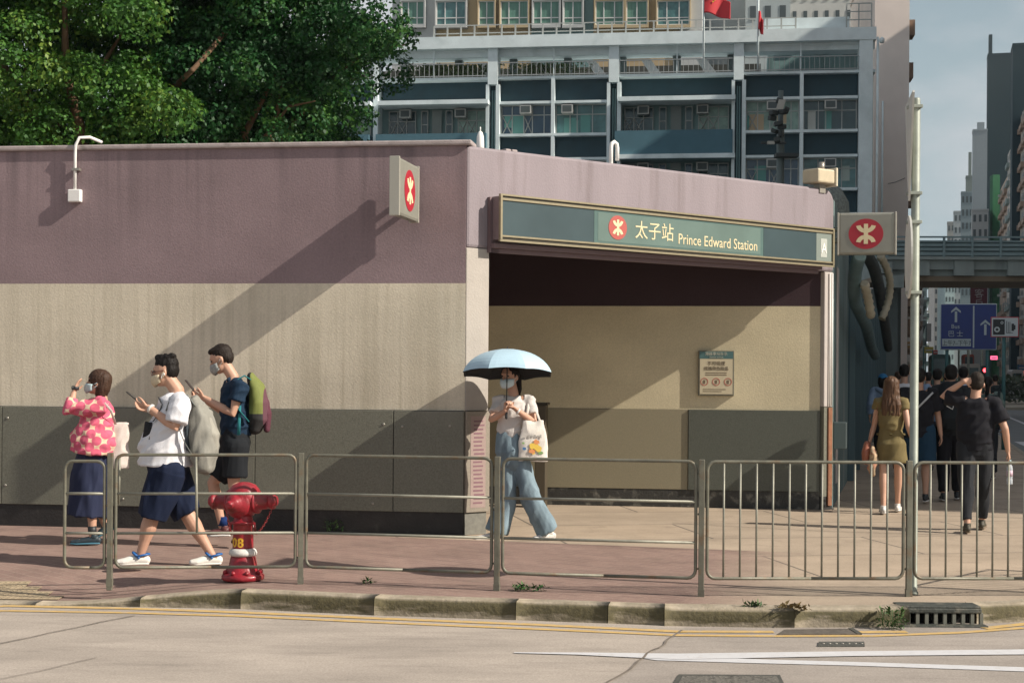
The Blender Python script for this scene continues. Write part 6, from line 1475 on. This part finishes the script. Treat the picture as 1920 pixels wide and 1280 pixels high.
# ---- 4 woman under the umbrella
q = pj(15.2)
J = dict(head=q(955, 706), neck=q(962, 741), chest=q(962, 775), waist=q(957, 817), pelvis=q(960, 850), sh=(q(991, 752, .02), q(935, 752, .02)), el=(q(1001, 792, -.06), q(921, 786, -.08)), wr=(q(968, 768, -.20), q(948, 770, -.20)),
         hip=(q(974, 862, 0), q(950, 862, 0)), kn=(q(993, 930, -.03), q(951, 935, .03)), an=(q(1028, 998, 0), q(930, 998, .03)), toe=(q(1009, 1012, -.05), q(899, 1011, -.04)))
t4, b4, hd4 = person('woman in pale blue jeans and a light T-shirt walking under a blue umbrella', J, s=.99, fat=.94, hf=(-.55, -.84, -.05), lat=(.9, .12, 0), 
    hands=(dict(d=(-.8, -.1, .5), pn=(-.2, -.3, -.9), curl=.9), dict(d=(.1, -.1, 1), pn=(.6, -.6, 0), curl=1.25)), mask=mat('mask_pale_blue', (.55, .68, .72), .7), hair=dict(style='pony', m=M_hair),
    top=dict(m=cloth('light_tee', (.56, .53, .50), .04), hem=q(957, 829).z, hemr=(.128, .092), waistr=(.122, .088), sleeve=.62, sr=.068, g=.016, name='t_shirt'), wr=.019,
    bottom=dict(kind='trousers', m=cloth('pale_denim', (.18, .245, .285), .35, 6, stretch=(1, 1, .4)), len=1.97, r=(.098, .096, .098, .104, .110), top=q(957, 817).z, name='jeans'), shoes=dict(m=mat('sneaker_white', (.6, .58, .55), .5, .3, 20), sole=M_sole))
b = MB(); band(b, q(971, 771, -.195), (.8, .1, -.5), .028, .02); b.build('watch', M_sole, t4)
tb_, bag_, ax_, ny_ = tote('white canvas tote bag with a yellow print on the shoulder of the umbrella woman', q(999, 826, -.12), .29, .40, .06, (1, .12, 0), cloth('canvas_white', (.70, .66, .60), .05, 6), [[q(985, 790, -.13), q(990, 765, -.09), q(992, 744, .0)], [q(1012, 790, -.12), q(1003, 765, -.06), q(995, 744, .04)]], taper=.62)
cols_ = [('print_yellow', (.72, .50, .08)), ('print_orange', (.66, .27, .10)), ('print_blue', (.05, .14, .30)), ('print_green', (.20, .34, .12)), ('print_grey', (.38, .36, .33))]
Nf = Vector((.12, -1, 0)).normalized(); Uf = Vector((1, .12, 0)).normalized(); rr = random.Random(3)
cb = q(999, 826, -.12)
def blob(name, du, dz, r, m):
    b = MB(); n = 14; c = cb+Uf*du+Z3*dz+Nf*(.034+.004*(1-abs(dz)*3)); pts = [c+Uf*r*(1+.35*rr.uniform(-1, 1))*math.cos(2*math.pi*k/n)+Z3*r*.8*(1+.35*rr.uniform(-1, 1))*math.sin(2*math.pi*k/n) for k in range(n)]
    b.prism(pts, Nf*.003); b.build(name, m, tb_)
for du, dz, r, k in ((.01, -.05, .045, 0), (.045, -.075, .032, 0), (-.02, -.10, .03, 1), (.03, -.01, .028, 1), (-.09, -.075, .020, 2), (.07, -.115, .022, 3), (-.10, -.02, .012, 3), (.0, -.115, .018, 0)):
    blob('print_patch', du, dz, r, mat(*cols_[k], .8))
for k in range(6):
    b = MB(); c = cb+Uf*(-.07+k*.028)+Z3*.045+Nf*.036; b.obox(c, Uf, Nf, Z3, .008, .0015, .010+.006*(k % 2)); b.build('print_letter', mat(*cols_[4], .8), tb_)
# umbrella
t = thing('umbrella', 'pale blue umbrella with a dark underside held by the walking woman', 'umbrella', tuple(q(950, 770, -.2)))
ctr = q(951, 655, -.05); rimz = q(950, 693).z; RU = .462; nseg = 8; vs = []; NR = 10; sub = 6
for i in range(NR+1):
    f = i/NR
    for k in range(nseg*sub):
        a = 2*math.pi*(k/(nseg*sub))+R(22.5); ph = (k % sub)/sub; sc_ = 1-.075*math.sin(math.pi*ph)*f; dip = .0
        r = RU*math.sin(f*1.32)/math.sin(1.32)*sc_; z = ctr.z-(ctr.z-rimz+.045)*(1-math.cos(f*1.32))/(1-math.cos(1.32))-.012*math.sin(math.pi*ph)*f*(1-f)*2+.012*math.sin(math.pi*ph)*f
        vs.append(Vector((ctr.x+r*math.cos(a), ctr.y+r*math.sin(a), z)))
TL = Matrix.Rotation(R(7.5), 3, 'X'); vs = [ctr+TL.inverted()@(v-ctr) for v in vs]; fs = []; M_ = nseg*sub
for i in range(NR):
    for k in range(M_): fs.append((i*M_+k, (i+1)*M_+k, (i+1)*M_+(k+1) % M_, i*M_+(k+1) % M_))
b = MB(); b.add(vs, fs, smooth=False); b.build('canopy', mat('umbrella_blue', (.40, .56, .66), .55, .05, 5), t)
b = MB(); b.add([v-Z3*.004 for v in vs], fs, smooth=False); b.build('lining', mat('umbrella_lining', (.012, .014, .018), .7), t)
b = MB(); b.tube([ctr+Z3*.03, ctr-Z3*.02, q(949, 778, -.205)], .0055, 8); b.build('shaft', M_shoeb, t)
b = MB(); b.loft([q(949, 765, -.205), q(949, 783, -.205)], [.012, .014], n=10); b.build('handle', M_shoeb, t)
for k in range(8):
    a = R(22.5+45*k); pts = []
    for i in range(NR+1): v = vs[i*M_+k*sub]; pts.append(v-Z3*.008)
    b = MB(); b.tube(pts, .0025, 5); b.tube([ctr.lerp(q(949, 778, -.205), .25), vs[5*M_+k*sub]-Z3*.008], .002, 5); b.build('rib', M_shoeb, t)
# ---- people seen from behind on the street side
def walker(label, px, d, H, fwd=(.247, .969), stride=.25, phase=1, s_w=1.0, arms=None, bent=None, base_z=None, **kw):
    f = V3((fwd[0], fwd[1], 0)).normalized(); l = Z3.cross(f); g_ = P(px, 700, d); g_.z = 0; k = H/1.70
    def W_(ff, ll, z): return g_+f*ff*k+l*ll*k+Z3*z*k
    st = stride; J = dict(head=W_(.03, 0, 1.585), neck=W_(0, 0, 1.43), chest=W_(0, 0, 1.27), waist=W_(-.01, 0, 1.05), pelvis=W_(0, 0, .93), sh=(W_(0, .175*s_w, 1.385), W_(0, -.175*s_w, 1.385)),
        el=(W_(-.10*phase-.03, .235*s_w, 1.10), W_(.08*phase-.03, -.235*s_w, 1.10)), wr=(W_(-.12*phase+.03, .25*s_w, .87), W_(.16*phase+.02, -.25*s_w, .88)),
        hip=(W_(0, .085, .90), W_(0, -.085, .90)), kn=(W_(st*.6*phase+.03, .09, .50), W_(-st*.25*phase+.03, -.09, .49)), an=(W_(st*phase, .085, .085), W_(-st*phase, -.085, .085+.06*(phase > 0)*stride*4*.3)),
        toe=(W_(st*phase+.17, .10, .035), W_(-st*phase+.15, -.10, .03)))
    if arms: arms(J, W_)
    kw.setdefault('hf', tuple(f)); kw.setdefault('vox', .010)
    return person(label, J, s=k, lat=tuple(l), wr=kw.pop('wr', .013), **kw), J, f, l, W_
GRP = 'pedestrians on the street side'
blk = cloth('black_cotton', (.012, .012, .016)); blk2 = cloth('charcoal_cotton', (.022, .024, .028))
def arms_a(J, W_):
    J['wr'] = (W_(.03, .26, .90), W_(.05, -.27, .90))
(wA, bA, hA), J, f, l, W_ = walker('woman with long brown hair in a khaki dress walking away', 1671, 18.3, 1.60, stride=.20, phase=-1, arms=arms_a, fat=.88, s_w=.88, hair=dict(style='long', m=mat('hair_auburn', (.085, .042, .020), .5, .5, 14, .4, 90, spec=.3, stretch=(4, 4, .25)), wr=.007), vox=.008, group=GRP,
    top=dict(m=cloth('khaki', (.16, .125, .055), .15, 8), hem=.98, hemr=(.15, .115), waistr=(.135, .11), sleeve=.32, sr=.07, g=.02, name='dress_top'), bottom=dict(kind='skirt', m=cloth('khaki', (.16, .125, .055), .15, 8), hem=.60, hc=tuple(P(1673, 700, 18.28).xy)+(.60,), r=(.19, .155), top=1.02), shoes=dict(m=MATS['sneaker_white'], sole=M_sole), face=False)
b = MB(); b.loft([W_(0, .16, .99)-l*.0, W_(.115, 0, .99), W_(0, -.16, .99), W_(-.115, 0, .99), W_(0, .16, .99)], [.016]*5, n=8); b.build('waistband', cloth('khaki_dark', (.11, .085, .035)), wA)
t = thing('handbag', 'small tan handbag with a tied scarf hanging at the khaki woman left side', 'bag', tuple(W_(-.02, .27, .80)))
b = MB(); b.loft([W_(-.02, .30, .66), W_(-.02, .30, .76), W_(-.02, .29, .86)], [(.05, .10), (.06, .11), (.045, .08)], side=l, n=16); link('bag_body', remesh(b, .009, 2, (.008, 10, 10, 6, 4)), mat('tan_leather', (.30, .10, .055), .5, .1, 12), t)
b = MB(); b.loft([W_(-.12, .22, .80), W_(-.13, .20, .68), W_(-.13, .23, .58), W_(-.13, .21, .50)], [.03, .045, .05, .03], n=12); link('scarf', remesh(b, .009, 1, (.02, 12, 12, 8, 2)), mat('scarf_cloth', (.36, .26, .16), .8, .6, 14, dirt=((.42, .12, .08), .8, 16, .5)), t)
b = MB(); strap(b, [W_(-.02, .28, .86), W_(-.06, .22, 1.15), W_(-.02, .13, 1.43)], .006, .003, f); b.build('strap', MATS['tan_leather'], t)
def arms_b(J, W_):
    J['el'] = (W_(.05, .335, 1.44), W_(-.05, -.30, 1.10)); J['wr'] = (W_(-.06, .12, 1.60), W_(.03, -.335, .86)); J['sh'] = (W_(0, .19, 1.40), W_(0, -.19, 1.37)); J['head'] = W_(.03, -.01, 1.57)
(wB, bB, hB), J, f, l, W_ = walker('man in black clothes walking away with one hand on the back of his head', 1829, 16.2, 1.67, stride=.24, phase=-1, arms=arms_b, fat=1.04, vox=.0075, group=GRP,
    hands=(dict(d=(.95, -.1, .1), pn=(.2, .9, -.2), curl=.8, thumb=-1), dict(d=(.25, .1, -1), pn=(-.8, .3, 0), curl=.9)), hair=dict(style='short', m=mat('hair_cropped', (.022, .016, .012), .7, .3, 40, .5, 90, spec=.2)),
    top=dict(m=blk, hem=.86, hemr=(.175, .135), waistr=(.165, .125), sleeve=.72, sr=.082, g=.022, name='t_shirt'), bottom=dict(kind='trousers', m=blk2, len=1.86, r=(.105, .095, .078, .066, .052), top=.95), shoes=dict(m=mat('shoe_brown', (.05, .045, .03), .6), sole=mat('sole_tan', (.16, .12, .08), .7)))
t = thing('water_bottle', 'clear plastic water bottle hanging from the hand of the man in black', 'bottle', tuple(W_(.03, -.35, .60)))
bc = W_(.04, -.355, .0); z0 = .50
M_pet = bpy.data.materials.new('clear_plastic'); M_pet.use_nodes = True; _p = M_pet.node_tree.nodes['Principled BSDF']; _p.inputs['Base Color'].default_value = (.78, .84, .90, 1); _p.inputs['Roughness'].default_value = .12; _p.inputs['Transmission Weight'].default_value = .55; MATS['clear_plastic'] = M_pet
b = MB(); b.lathe((bc.x, bc.y, z0), [(.028, 0), (.031, .01), (.031, .05), (.027, .06), (.031, .075), (.031, .16), (.028, .18), (.014, .215), (.013, .235)], n=20); b.build('bottle_body', M_pet, t)
b = MB(); b.lathe((bc.x, bc.y, z0+.233), [(.015, 0), (.015, .02), (.013, .022)], n=14); b.build('cap', M_mask, t)
b = MB(); b.lathe((bc.x, bc.y, z0+.085), [(.0315, 0), (.0315, .06)], n=20); b.build('bottle_label', mat('pink_label', (.55, .40, .48), .5), t)
def arms_c(J, W_): J['wr'] = (W_(.05, .25, .86), W_(-.02, -.27, .86))
(wC, bC, _), J, f, l, W_ = walker('man in blue shorts with a pale cross strap partly behind the pole', 1723, 19.9, 1.72, stride=.20, phase=1, arms=arms_c, fat=1.08, skin=M_skin2, group=GRP, hair=dict(style='short', m=M_hair),
    top=dict(m=blk, hem=.84, hemr=(.185, .14), sleeve=.75, sr=.08, g=.024, name='t_shirt'), bottom=dict(kind='shorts', m=cloth('blue_shorts', (.012, .04, .075)), len=.98, r=(.115, .115, .118), top=.95), shoes=dict(m=M_shoeb), face=False)
b = MB(); strap(b, [W_(-.13, -.17, 1.40), W_(-.155, 0, 1.22), W_(-.15, .16, 1.02)], .012, .003, l); b.build('cross_strap', cloth('strap_white', (.4, .4, .4)), wC)
(wD, bD, _), J, f, l, W_ = walker('man in black with large black backpack walking between the others', 1783, 20.2, 1.76, stride=.16, phase=-1, fat=1.02, skin=M_skin2, group=GRP, hair=dict(style='short', m=M_hair),
    top=dict(m=blk2, hem=.86, hemr=(.175, .135), sleeve=.75, sr=.08, g=.022, name='t_shirt'), bottom=dict(kind='trousers', m=blk, len=1.9, r=(.105, .095, .08, .07, .06), top=.95), shoes=dict(m=M_shoeb), face=False)
def pack(label, W_, l, m, w_=.16, z0=.95, z1=1.42, d_=-.24, mark=False):
    t = thing('backpack', label, 'backpack', tuple(W_(d_, 0, z0)))
    b = MB(); b.loft([W_(d_, 0, z0), W_(d_-.02, 0, z0+.1), W_(d_, 0, (z0+z1)/2+.05), W_(d_+.03, 0, z1)], [(w_*.9, .06), (w_, .10), (w_*.97, .09), (w_*.7, .04)], side=l, n=20); link('bag_body', remesh(b, .010, 2, (.012, 8, 8, 5, 6)), m, t)
    b = MB()
    for sg in (-1, 1): strap(b, [W_(d_+.06, sg*.09, z1-.03), W_(-.02, sg*.11, 1.475), W_(.10, sg*.13, 1.40), W_(.12, sg*.15, 1.2)], .022, .006, l)
    b.build('strap', m, t)
    if mark: b = MB(); b.tube([W_(d_-.13, .05, 1.30), W_(d_-.135, .06, 1.20), W_(d_-.13, -.01, 1.16), W_(d_-.13, -.03, 1.24), W_(d_-.13, .05, 1.30)], .006, 6); b.build('badge', M_white, t)
    return t
pack('large black backpack with a small pale badge on the man between the others', W_, l, cloth('pack_black', (.014, .018, .022)), .18, .95, 1.47, mark=True)
(wE, bE, _), J, f, l, W_ = walker('woman with a dark ponytail in a grey green top right of the man', 1851, 24.5, 1.62, stride=.16, phase=1, fat=.95, group=GRP, hair=dict(style='pony', m=M_hair),
    top=dict(m=cloth('grey_green', (.14, .19, .17)), hem=.88, sleeve=.7, sr=.075, g=.02, name='blouse'), bottom=dict(kind='trousers', m=blk2, len=1.9, r=(.10, .09, .08, .075, .07), top=.95), shoes=dict(m=M_shoeb), face=False)
pack('dark shoulder pack of the ponytailed woman', lambda a, b_, c: W_(a, b_-.08, c), l, cloth('pack_dark', (.02, .03, .03)), .13, .92, 1.36)
(wF, bF, _), J, f, l, W_ = walker('person in a bright blue cap and pale blue hooded top by the hoarding', 1655, 30, 1.64, stride=.18, phase=1, fat=1.05, group=GRP, hair=dict(style='bob', m=M_hair, cap=mat('cap_blue', (.01, .17, .38), .7)), vox=.012,
    top=dict(m=cloth('pale_blue_hood', (.26, .34, .46)), hem=.85, hemr=(.19, .15), sleeve=1.8, sr=.085, g=.03, name='hooded_top'), bottom=dict(kind='trousers', m=blk2, len=1.9, r=(.10, .09, .08, .075, .07), top=.95), shoes=dict(m=M_shoeb), face=False)
b = MB(); b.loft([W_(-.06, .11, 1.42), W_(-.14, 0, 1.36), W_(-.06, -.11, 1.42)], [.045, .06, .045], n=12); b.build('hood', MATS['pale_blue_hood'], wF)
walker('person in a dark red jacket and mask coming towards us along the hoarding', 1634, 50, 1.64, fwd=(-.247, -.969), stride=.15, phase=1, group=GRP, hair=dict(style='short', m=M_hair), vox=.016, mask=M_mask,
    top=dict(m=cloth('dark_red', (.12, .025, .015)), hem=.82, sleeve=1.8, sr=.075, g=.03, name='jacket'), bottom=dict(kind='trousers', m=blk, len=1.9, r=(.10, .09, .08, .075, .07), top=.95), shoes=dict(m=M_shoeb))
(wH, bH, _), J, f, l, W_ = walker('tall man in white shirt with dark shoulder strap behind the khaki woman', 1695, 25, 1.80, stride=.18, phase=-1, group=GRP, hair=dict(style='short', m=M_hair), vox=.011,
    top=dict(m=cloth('white_shirt', (.62, .62, .64)), hem=.88, sleeve=.8, sr=.08, g=.025, name='shirt'), bottom=dict(kind='trousers', m=blk2, len=1.9, r=(.10, .09, .08, .075, .07), top=.95), shoes=dict(m=M_shoeb), face=False)
b = MB(); strap(b, [W_(.02, -.13, 1.46), W_(-.12, -.10, 1.36), W_(-.15, .02, 1.15), W_(-.13, .14, .95)], .022, .004, l); b.build('shoulder_strap', blk, wH)
for lb, px, d, H_, mc, hc, bt in (('dark haired man in a pale blue shirt right of the backpack man', 1806, 27, 1.78, (.36, .45, .58), M_hair, (.03, .03, .04)),
        ('dark haired person in a light blue top left of the backpack man', 1757, 26, 1.74, (.22, .30, .42), M_hair, (.03, .04, .06)),
        ('dark haired person in a navy jacket far ahead in the crowd', 1740, 33, 1.70, (.02, .03, .05), M_hair, (.02, .02, .03)),
        ('person in a dark coat beside the far end of the hoarding', 1683, 36, 1.72, (.03, .035, .04), M_hairb, (.03, .03, .03)),
        ('person in a grey shirt far ahead under the blue road sign', 1775, 40, 1.70, (.12, .14, .15), M_hair, (.02, .02, .03)),
        ('dark clothed person standing far ahead by the blue sign pole', 1866, 44, 1.66, (.03, .04, .04), M_hair, (.02, .02, .03)),
        ('short person in dark green far ahead near the green sign pole', 1828, 38, 1.62, (.03, .06, .05), M_hairb, (.02, .02, .03))):
    nm = 'c_%d' % px
    walker(lb, px, d, H_, stride=.16, phase=1 if px % 2 else -1, group=GRP, hair=dict(style='short', m=hc), vox=.014, top=dict(m=cloth(nm, mc), hem=.86, sleeve=.9, sr=.08, g=.025, name='shirt'), bottom=dict(kind='trousers', m=cloth(nm+'b', bt), len=1.9, r=(.10, .09, .08, .075, .07), top=.95), shoes=dict(m=M_shoeb), face=False)
# ------------------------------------------------------------------ road signs, vehicles and small things down the street
d = 40.0
o5 = P(1762, 655, d); o5.z = 0; FG = Frame(o5, R(-10))
M_blue = mat('sign_blue', (.003, .022, .16), .4, .08, 3); M_sgw = mat('sign_pale', (.40, .46, .46), .5); M_gp = mat('pole_green', (.04, .13, .13), .5, .1, 4)
t = thing('direction_sign', 'blue bus lane direction sign with two white arrows on the street', 'road sign', tuple(FG.at(.7, 0, 0)))
w_ = FG.u(1869, 612); zT = FG.px(1815, 569)[1]; zB = FG.px(1815, 656)[1]; h_ = zT-zB
b = MB(); FG.box(b, 0, w_, -.04, 0, zB, zT); b.build('rim', M_sgw, t, bevel=.02)
b = MB(); FG.box(b, .025, w_-.025, 0, .006, zB+.025, zT-.025); b.build('panel', M_blue, t)
b = MB(); ud = FG.u(1825, 612); FG.box(b, ud-.018, ud+.018, .006, .012, zB+.06, zT-.06); b.build('divider', M_sgw, t)
def arrow(u, z0, z1):
    b = MB(); FG.box(b, u-.03, u+.03, .006, .012, z0, z1-.12); b.prism([FG.at(u-.12, .006, z1-.16), FG.at(u-.12, .006, z1-.11), FG.at(u, .006, z1), FG.at(u+.12, .006, z1-.11), FG.at(u+.12, .006, z1-.16), FG.at(u, .006, z1-.075)][::-1], FG.N*.006); b.build('arrow', M_sgw, t)
arrow(FG.u(1792, 590), FG.px(1792, 604)[1], FG.px(1792, 575)[1]); arrow(FG.u(1847, 610), FG.px(1847, 628)[1], FG.px(1847, 599)[1])
text('Bus', .15, FG, FG.u(1791, 612), FG.px(1791, 615.5)[1], .012, M_sgw, 'lettering', t, align='CENTER')
text('巴 士', .17, FG, FG.u(1791, 628), FG.px(1791, 630)[1], .012, M_sgw, 'lettering', t, align='CENTER')
b = MB(); FG.box(b, FG.u(1766, 640), FG.u(1820, 640), .006, .010, FG.px(1790, 649)[1], FG.px(1790, 635)[1]); b.build('time_plate', M_sgw, t)
text('上午7–下午7', .155, FG, FG.u(1793, 640), FG.px(1790, 647)[1], .014, M_shoeb, 'lettering', t, align='CENTER', squash=.84)
for px in (1776, 1852):
    u = FG.u(px, 612); b = MB(); b.tube([FG.at(u, -.09, 0), FG.at(u, -.09, zT-.1)], .045, 10); b.build('post', M_gp, t)
d = 34.5
o6 = P(1857, 632, d); o6.z = 0; FC = Frame(o6, R(-10))
t = thing('camera_sign', 'white speed camera sign with a red border on a green post', 'road sign', tuple(FC.at(.3, -.05, 0)))
w_ = FC.u(1910, 612); zT = FC.px(1884, 594)[1]; zB = FC.px(1884, 632)[1]
b = MB(); FC.box(b, 0, w_, -.02, 0, zB, zT); b.build('rim', mat('rim_red', (.40, .03, .04), .5), t, bevel=.02)
b = MB(); FC.box(b, .02, w_-.02, 0, .005, zB+.02, zT-.02); b.build('panel', mat('panel_white', (.50, .54, .54), .5), t)
M_k = mat('sign_black', (.012, .015, .018), .5)
b = MB(); FC.box(b, .05, .30, .005, .009, zB+.055, zT-.055); b.build('camera_symbol', M_k, t, bevel=.0)
cz = zB+.16
for cu, cz_, r in ((.135, zB+.17, .062), (.24, zT-.13, .032)):
    b = MB(); c = FC.at(cu, .009, cz_); b.lathe(c, [(r, 0), (r, .003)], FC.N, 24); b.build('lens_ring', MATS['panel_white'], t); b = MB(); b.lathe(c+FC.N*.003, [(r*.5, 0), (r*.5, .003)], FC.N, 20); b.build('lens', M_k, t)
for k in range(3): b = MB(); FC.box(b, .335+k*.035, .347+k*.035, .005, .009, zB+.10-.0*k, zT-.11+.02*(k == 0)); b.build('symbol_bar', M_k, t)
b = MB(); FC.box(b, .335, .48, .005, .009, zB+.09, zB+.10); FC.box(b, .445, .50, .005, .009, zB+.14, zT-.15); FC.box(b, .50, .53, .005, .009, zB+.17, zT-.18); b.build('symbol_bracket', M_k, t)
b = MB(); b.tube([FC.at(FC.u(1883, 612), -.07, 0), FC.at(FC.u(1883, 612), -.07, zT-.05)], .042, 12); b.build('post', M_gp, t)
# small bus seen from behind
def bus(label, px0, px1, d, h, m, cat='bus', name='small_bus', tall=False):
    a = P(px0, 700, d); a.z = 0; F_ = Frame(a, R(-13)); w_ = F_.u(px1, 700); t = thing(name, label, cat, tuple(F_.at(w_/2, -3, ZR)))
    z0 = ZR+.35
    prof = [(0.04, z0), (w_-.04, z0), (w_, z0+.2), (w_, h-.35), (w_-.06, h-.12), (w_-.22, h), (.22, h), (.06, h-.12), (0, h-.35), (0, z0+.2)]
    b = MB(); b.prism([F_.at(u, 0, z) for u, z in prof], F_.N*-6.5); b.build('body', m, t, bevel=.04)
    b = MB(); F_.box(b, .22, w_-.22, 0, .02, h*.55, h-.42); b.build('rear_window', M_gla, t)
    if tall: b = MB(); F_.box(b, .2, w_-.2, 0, .02, h*.28, h*.42); b.build('rear_window', M_gla, t)
    b = MB(); F_.box(b, w_*.38, w_*.62, .0, .022, h*.32, h*.40); b.build('number_plate', mat('plate_yellow', (.5, .4, .08), .5), t)
    for u in (.12, w_-.12):
        b = MB(); F_.box(b, u-.09, u+.09, 0, .03, z0+.35, z0+.65); b.build('tail_light', mat('tail_red', (.35, .02, .02), .3), t)
        b = MB(); b.lathe(F_.at(u+(.12 if u < 1 else -.12), -.9, ZR+.42)-F_.U*.12, [(.2, 0), (.42, .01), (.42, .23), (.2, .24)], F_.U, 18); b.build('wheel', M_shoeb, t)
    b = MB(); F_.box(b, .05, w_-.05, 0, .06, z0, z0+.18); b.build('bumper', M_fd, t)
bus('cream small bus seen from behind beyond the blue road sign', 1804, 1838, 170, P(1820, 682, 170).z, mat('bus_cream', (.50, .47, .42), .5, .05, 1))
bus('dark green double decker bus in the shade under the blue road sign', 1745, 1782, 150, P(1760, 664, 150).z, mat('bus_green', (.03, .08, .075), .5), name='double_decker_bus', tall=True)
bus('orange red bus far ahead above the cream small bus', 1806, 1826, 260, P(1815, 664, 260).z, mat('bus_orange', (.32, .07, .04), .5), name='double_decker_bus', tall=True)
bus('white van parked far ahead at the right side of the street', 1896, 1919, 190, P(1905, 693, 190).z, mat('van_white', (.40, .38, .35), .5), name='parked_van', cat='van')
# traffic light
p = P(1845, 700, 75)
t = thing('traffic_light', 'traffic light showing red beside the cream small bus', 'traffic light', (p.x, p.y, 0))
b = MB(); b.tube([(p.x, p.y, ZR), (p.x, p.y, P(1845, 690, 75).z)], .05, 8); b.build('post', M_gp, t)
zc = P(1845, 694, 75).z; b = MB(); b.box(p.x-.15, p.x+.15, p.y-.12, p.y+.12, zc-.75, zc+.22); b.build('housing', M_shoeb, t, bevel=.02)
b = MB(); b.lathe((p.x, p.y-.12, zc), [(.10, 0), (.10, .01)], -Y3, 16); b.build('red_lamp', mat('lamp_red_on', (.6, .02, .02), .4, emit=((1, .05, .06), 6)), t)
for k in (1, 2): b = MB(); b.lathe((p.x, p.y-.12, zc-.27*k), [(.10, 0), (.10, .01)], -Y3, 16); b.build('dark_lamp', mat('lamp_off', (.03, .04, .04), .3), t)
# lamp posts and sign columns under the bridge
for lb, px, d, top in (('pale street post left of the cream small bus', 1815, 120, 640), ('pale street post right of the cream small bus', 1840, 110, 640), ('white lamp post far along the left kerb', 1797, 160, 600)):
    p = P(px, 700, d); zt__ = P(px, top, d).z; t = thing('lamp_post', lb, 'lamp post', (p.x, p.y, ZR))
    b = MB(); b.tube([(p.x, p.y, ZR), (p.x, p.y, zt__)], .10, 8); b.build('post', M_steel, t)
    b = MB(); b.tube([(p.x, p.y, zt__), (p.x+.4, p.y, zt__+.5), (p.x+1.6, p.y, zt__+.6)], .06, 6); b.obox((p.x+1.8, p.y, zt__+.6), X3, Y3, Z3, .4, .15, .08); b.build('lamp_arm', M_steel, t)
# projecting shop signs down the street
sgs = [('yellow projecting shop sign on the left side of the street', 1733, 1750, 650, 662, 150, (.35, .30, .05), 0), ('pink neon shop sign on the right side of the street', 1857, 1870, 667, 674, 210, (.60, .08, .16), 2.5), ('red and white shop front sign at the right edge', 1898, 1922, 695, 712, 235, (.45, .10, .08), .8),
       ('blue shop sign above the white van', 1908, 1925, 684, 694, 240, (.03, .10, .20), 0), ('white stacked signboards under the footbridge at the left', 1737, 1746, 606, 640, 190, (.42, .42, .40), 0), ('brown shop sign strip on the left side under the footbridge', 1700, 1712, 640, 652, 120, (.30, .20, .08), 0), ('red round shop sign over the left crowd', 1750, 1758, 656, 664, 140, (.35, .03, .03), 0)]
for k, (lb, x0, x1, y0, y1, d, c_, e) in enumerate(sgs):
    a = P(x0, y1, d); F_ = Frame(a, R(-5)); F_.o.z = 0; u1 = F_.u(x1, y0); z0, z1 = P(x0, y1, d).z, P(x0, y0, d).z
    t = thing('shop_sign', lb, 'shop sign', tuple(F_.at(0, 0, z0)))
    b = MB(); F_.box(b, 0, u1, -.3, 0, z0, z1); b.build('board', mat('shop_%d' % k, c_, .5, emit=(c_, e) if e else None), t, bevel=.03)
    b = MB(); F_.box(b, u1*.12, u1*.88, 0, .03, z0+(z1-z0)*.35, z0+(z1-z0)*.6); b.build('lettering_band', mat('shop_pale', (.4, .4, .38), .6), t)
    b = MB(); F_.box(b, -.1, .0, -.2, -.1, 0, z1); b.build('bracket', M_gp, t)
# planted strip and kerbed island on the right of the street
p0 = P(1890, 760, 84); t = thing('hedge', 'dark clipped hedge on the traffic island at the right edge', 'hedge', (p0.x+4, p0.y+6, 0))
b = MB()
for k in range(2600):
    p = Vector((p0.x+rnd.uniform(-.5, 9), 92+rnd.uniform(-2, 2), .1+rnd.random()**.7*1.5)); s_ = .16; dd_ = Vector((rnd.uniform(-1, 1), rnd.uniform(-1, 1), rnd.uniform(-.3, 1))).normalized(); e = dd_.orthogonal().normalized()
    b.add([p, p+dd_*s_+e*s_*.5, p+dd_*s_*2, p+dd_*s_-e*s_*.5], [(0, 1, 2, 3)])
b.build('foliage', mat('hedge_dark', (.03, .05, .025), .6, .3, 3), t)
b = MB(); b.add([(p0.x-1.0, 82, ZR+.15), (p0.x+30, 82, ZR+.15), (p0.x+36, 110, ZR+.15), (p0.x+6, 110, ZR+.15), (p0.x-1.0, 82, ZR), (p0.x+30, 82, ZR), (p0.x+36, 110, ZR), (p0.x+6, 110, ZR)], [(0, 1, 2, 3), (4, 5, 1, 0), (7, 4, 0, 3), (5, 6, 2, 1), (6, 7, 3, 2)])
tag(b.build('traffic_island', mat('island_stone', (.33, .29, .23), .9, .15, 1)), kind='structure')
def rline(pts, w_, name='white_line'): strip(name, [Vector((p.x, p.y, 0)) for p in pts], w_, M_wl, .004)
rline([G(1884, 779, ZR), G(1925, 796, ZR)], .16); rline([G(1912, 828, ZR), G(1960, 848, ZR)], .3)
for k in range(5): rline([Vector((19+.255*(70+k*12)-4, 70+k*12, 0)), Vector((19+.255*(76+k*12)-4, 76+k*12, 0))], .15)
# ------------------------------------------------------------------ city haze
b = MB(); b.box(-260, 420, -60, 760, ZR-1.2, 140)
hz = tag(b.build('haze', []), kind='stuff')
m = bpy.data.materials.new('haze'); m.use_nodes = True; N, K = nt(m); N.clear(); o_ = N.new('ShaderNodeOutputMaterial'); pv = N.new('ShaderNodeVolumePrincipled')
pv.inputs['Color'].default_value = (.80, .92, .95, 1); pv.inputs['Density'].default_value = .0002; pv.inputs['Anisotropy'].default_value = .2
K.new(pv.outputs[0], o_.inputs['Volume']); hz.data.materials.append(m)
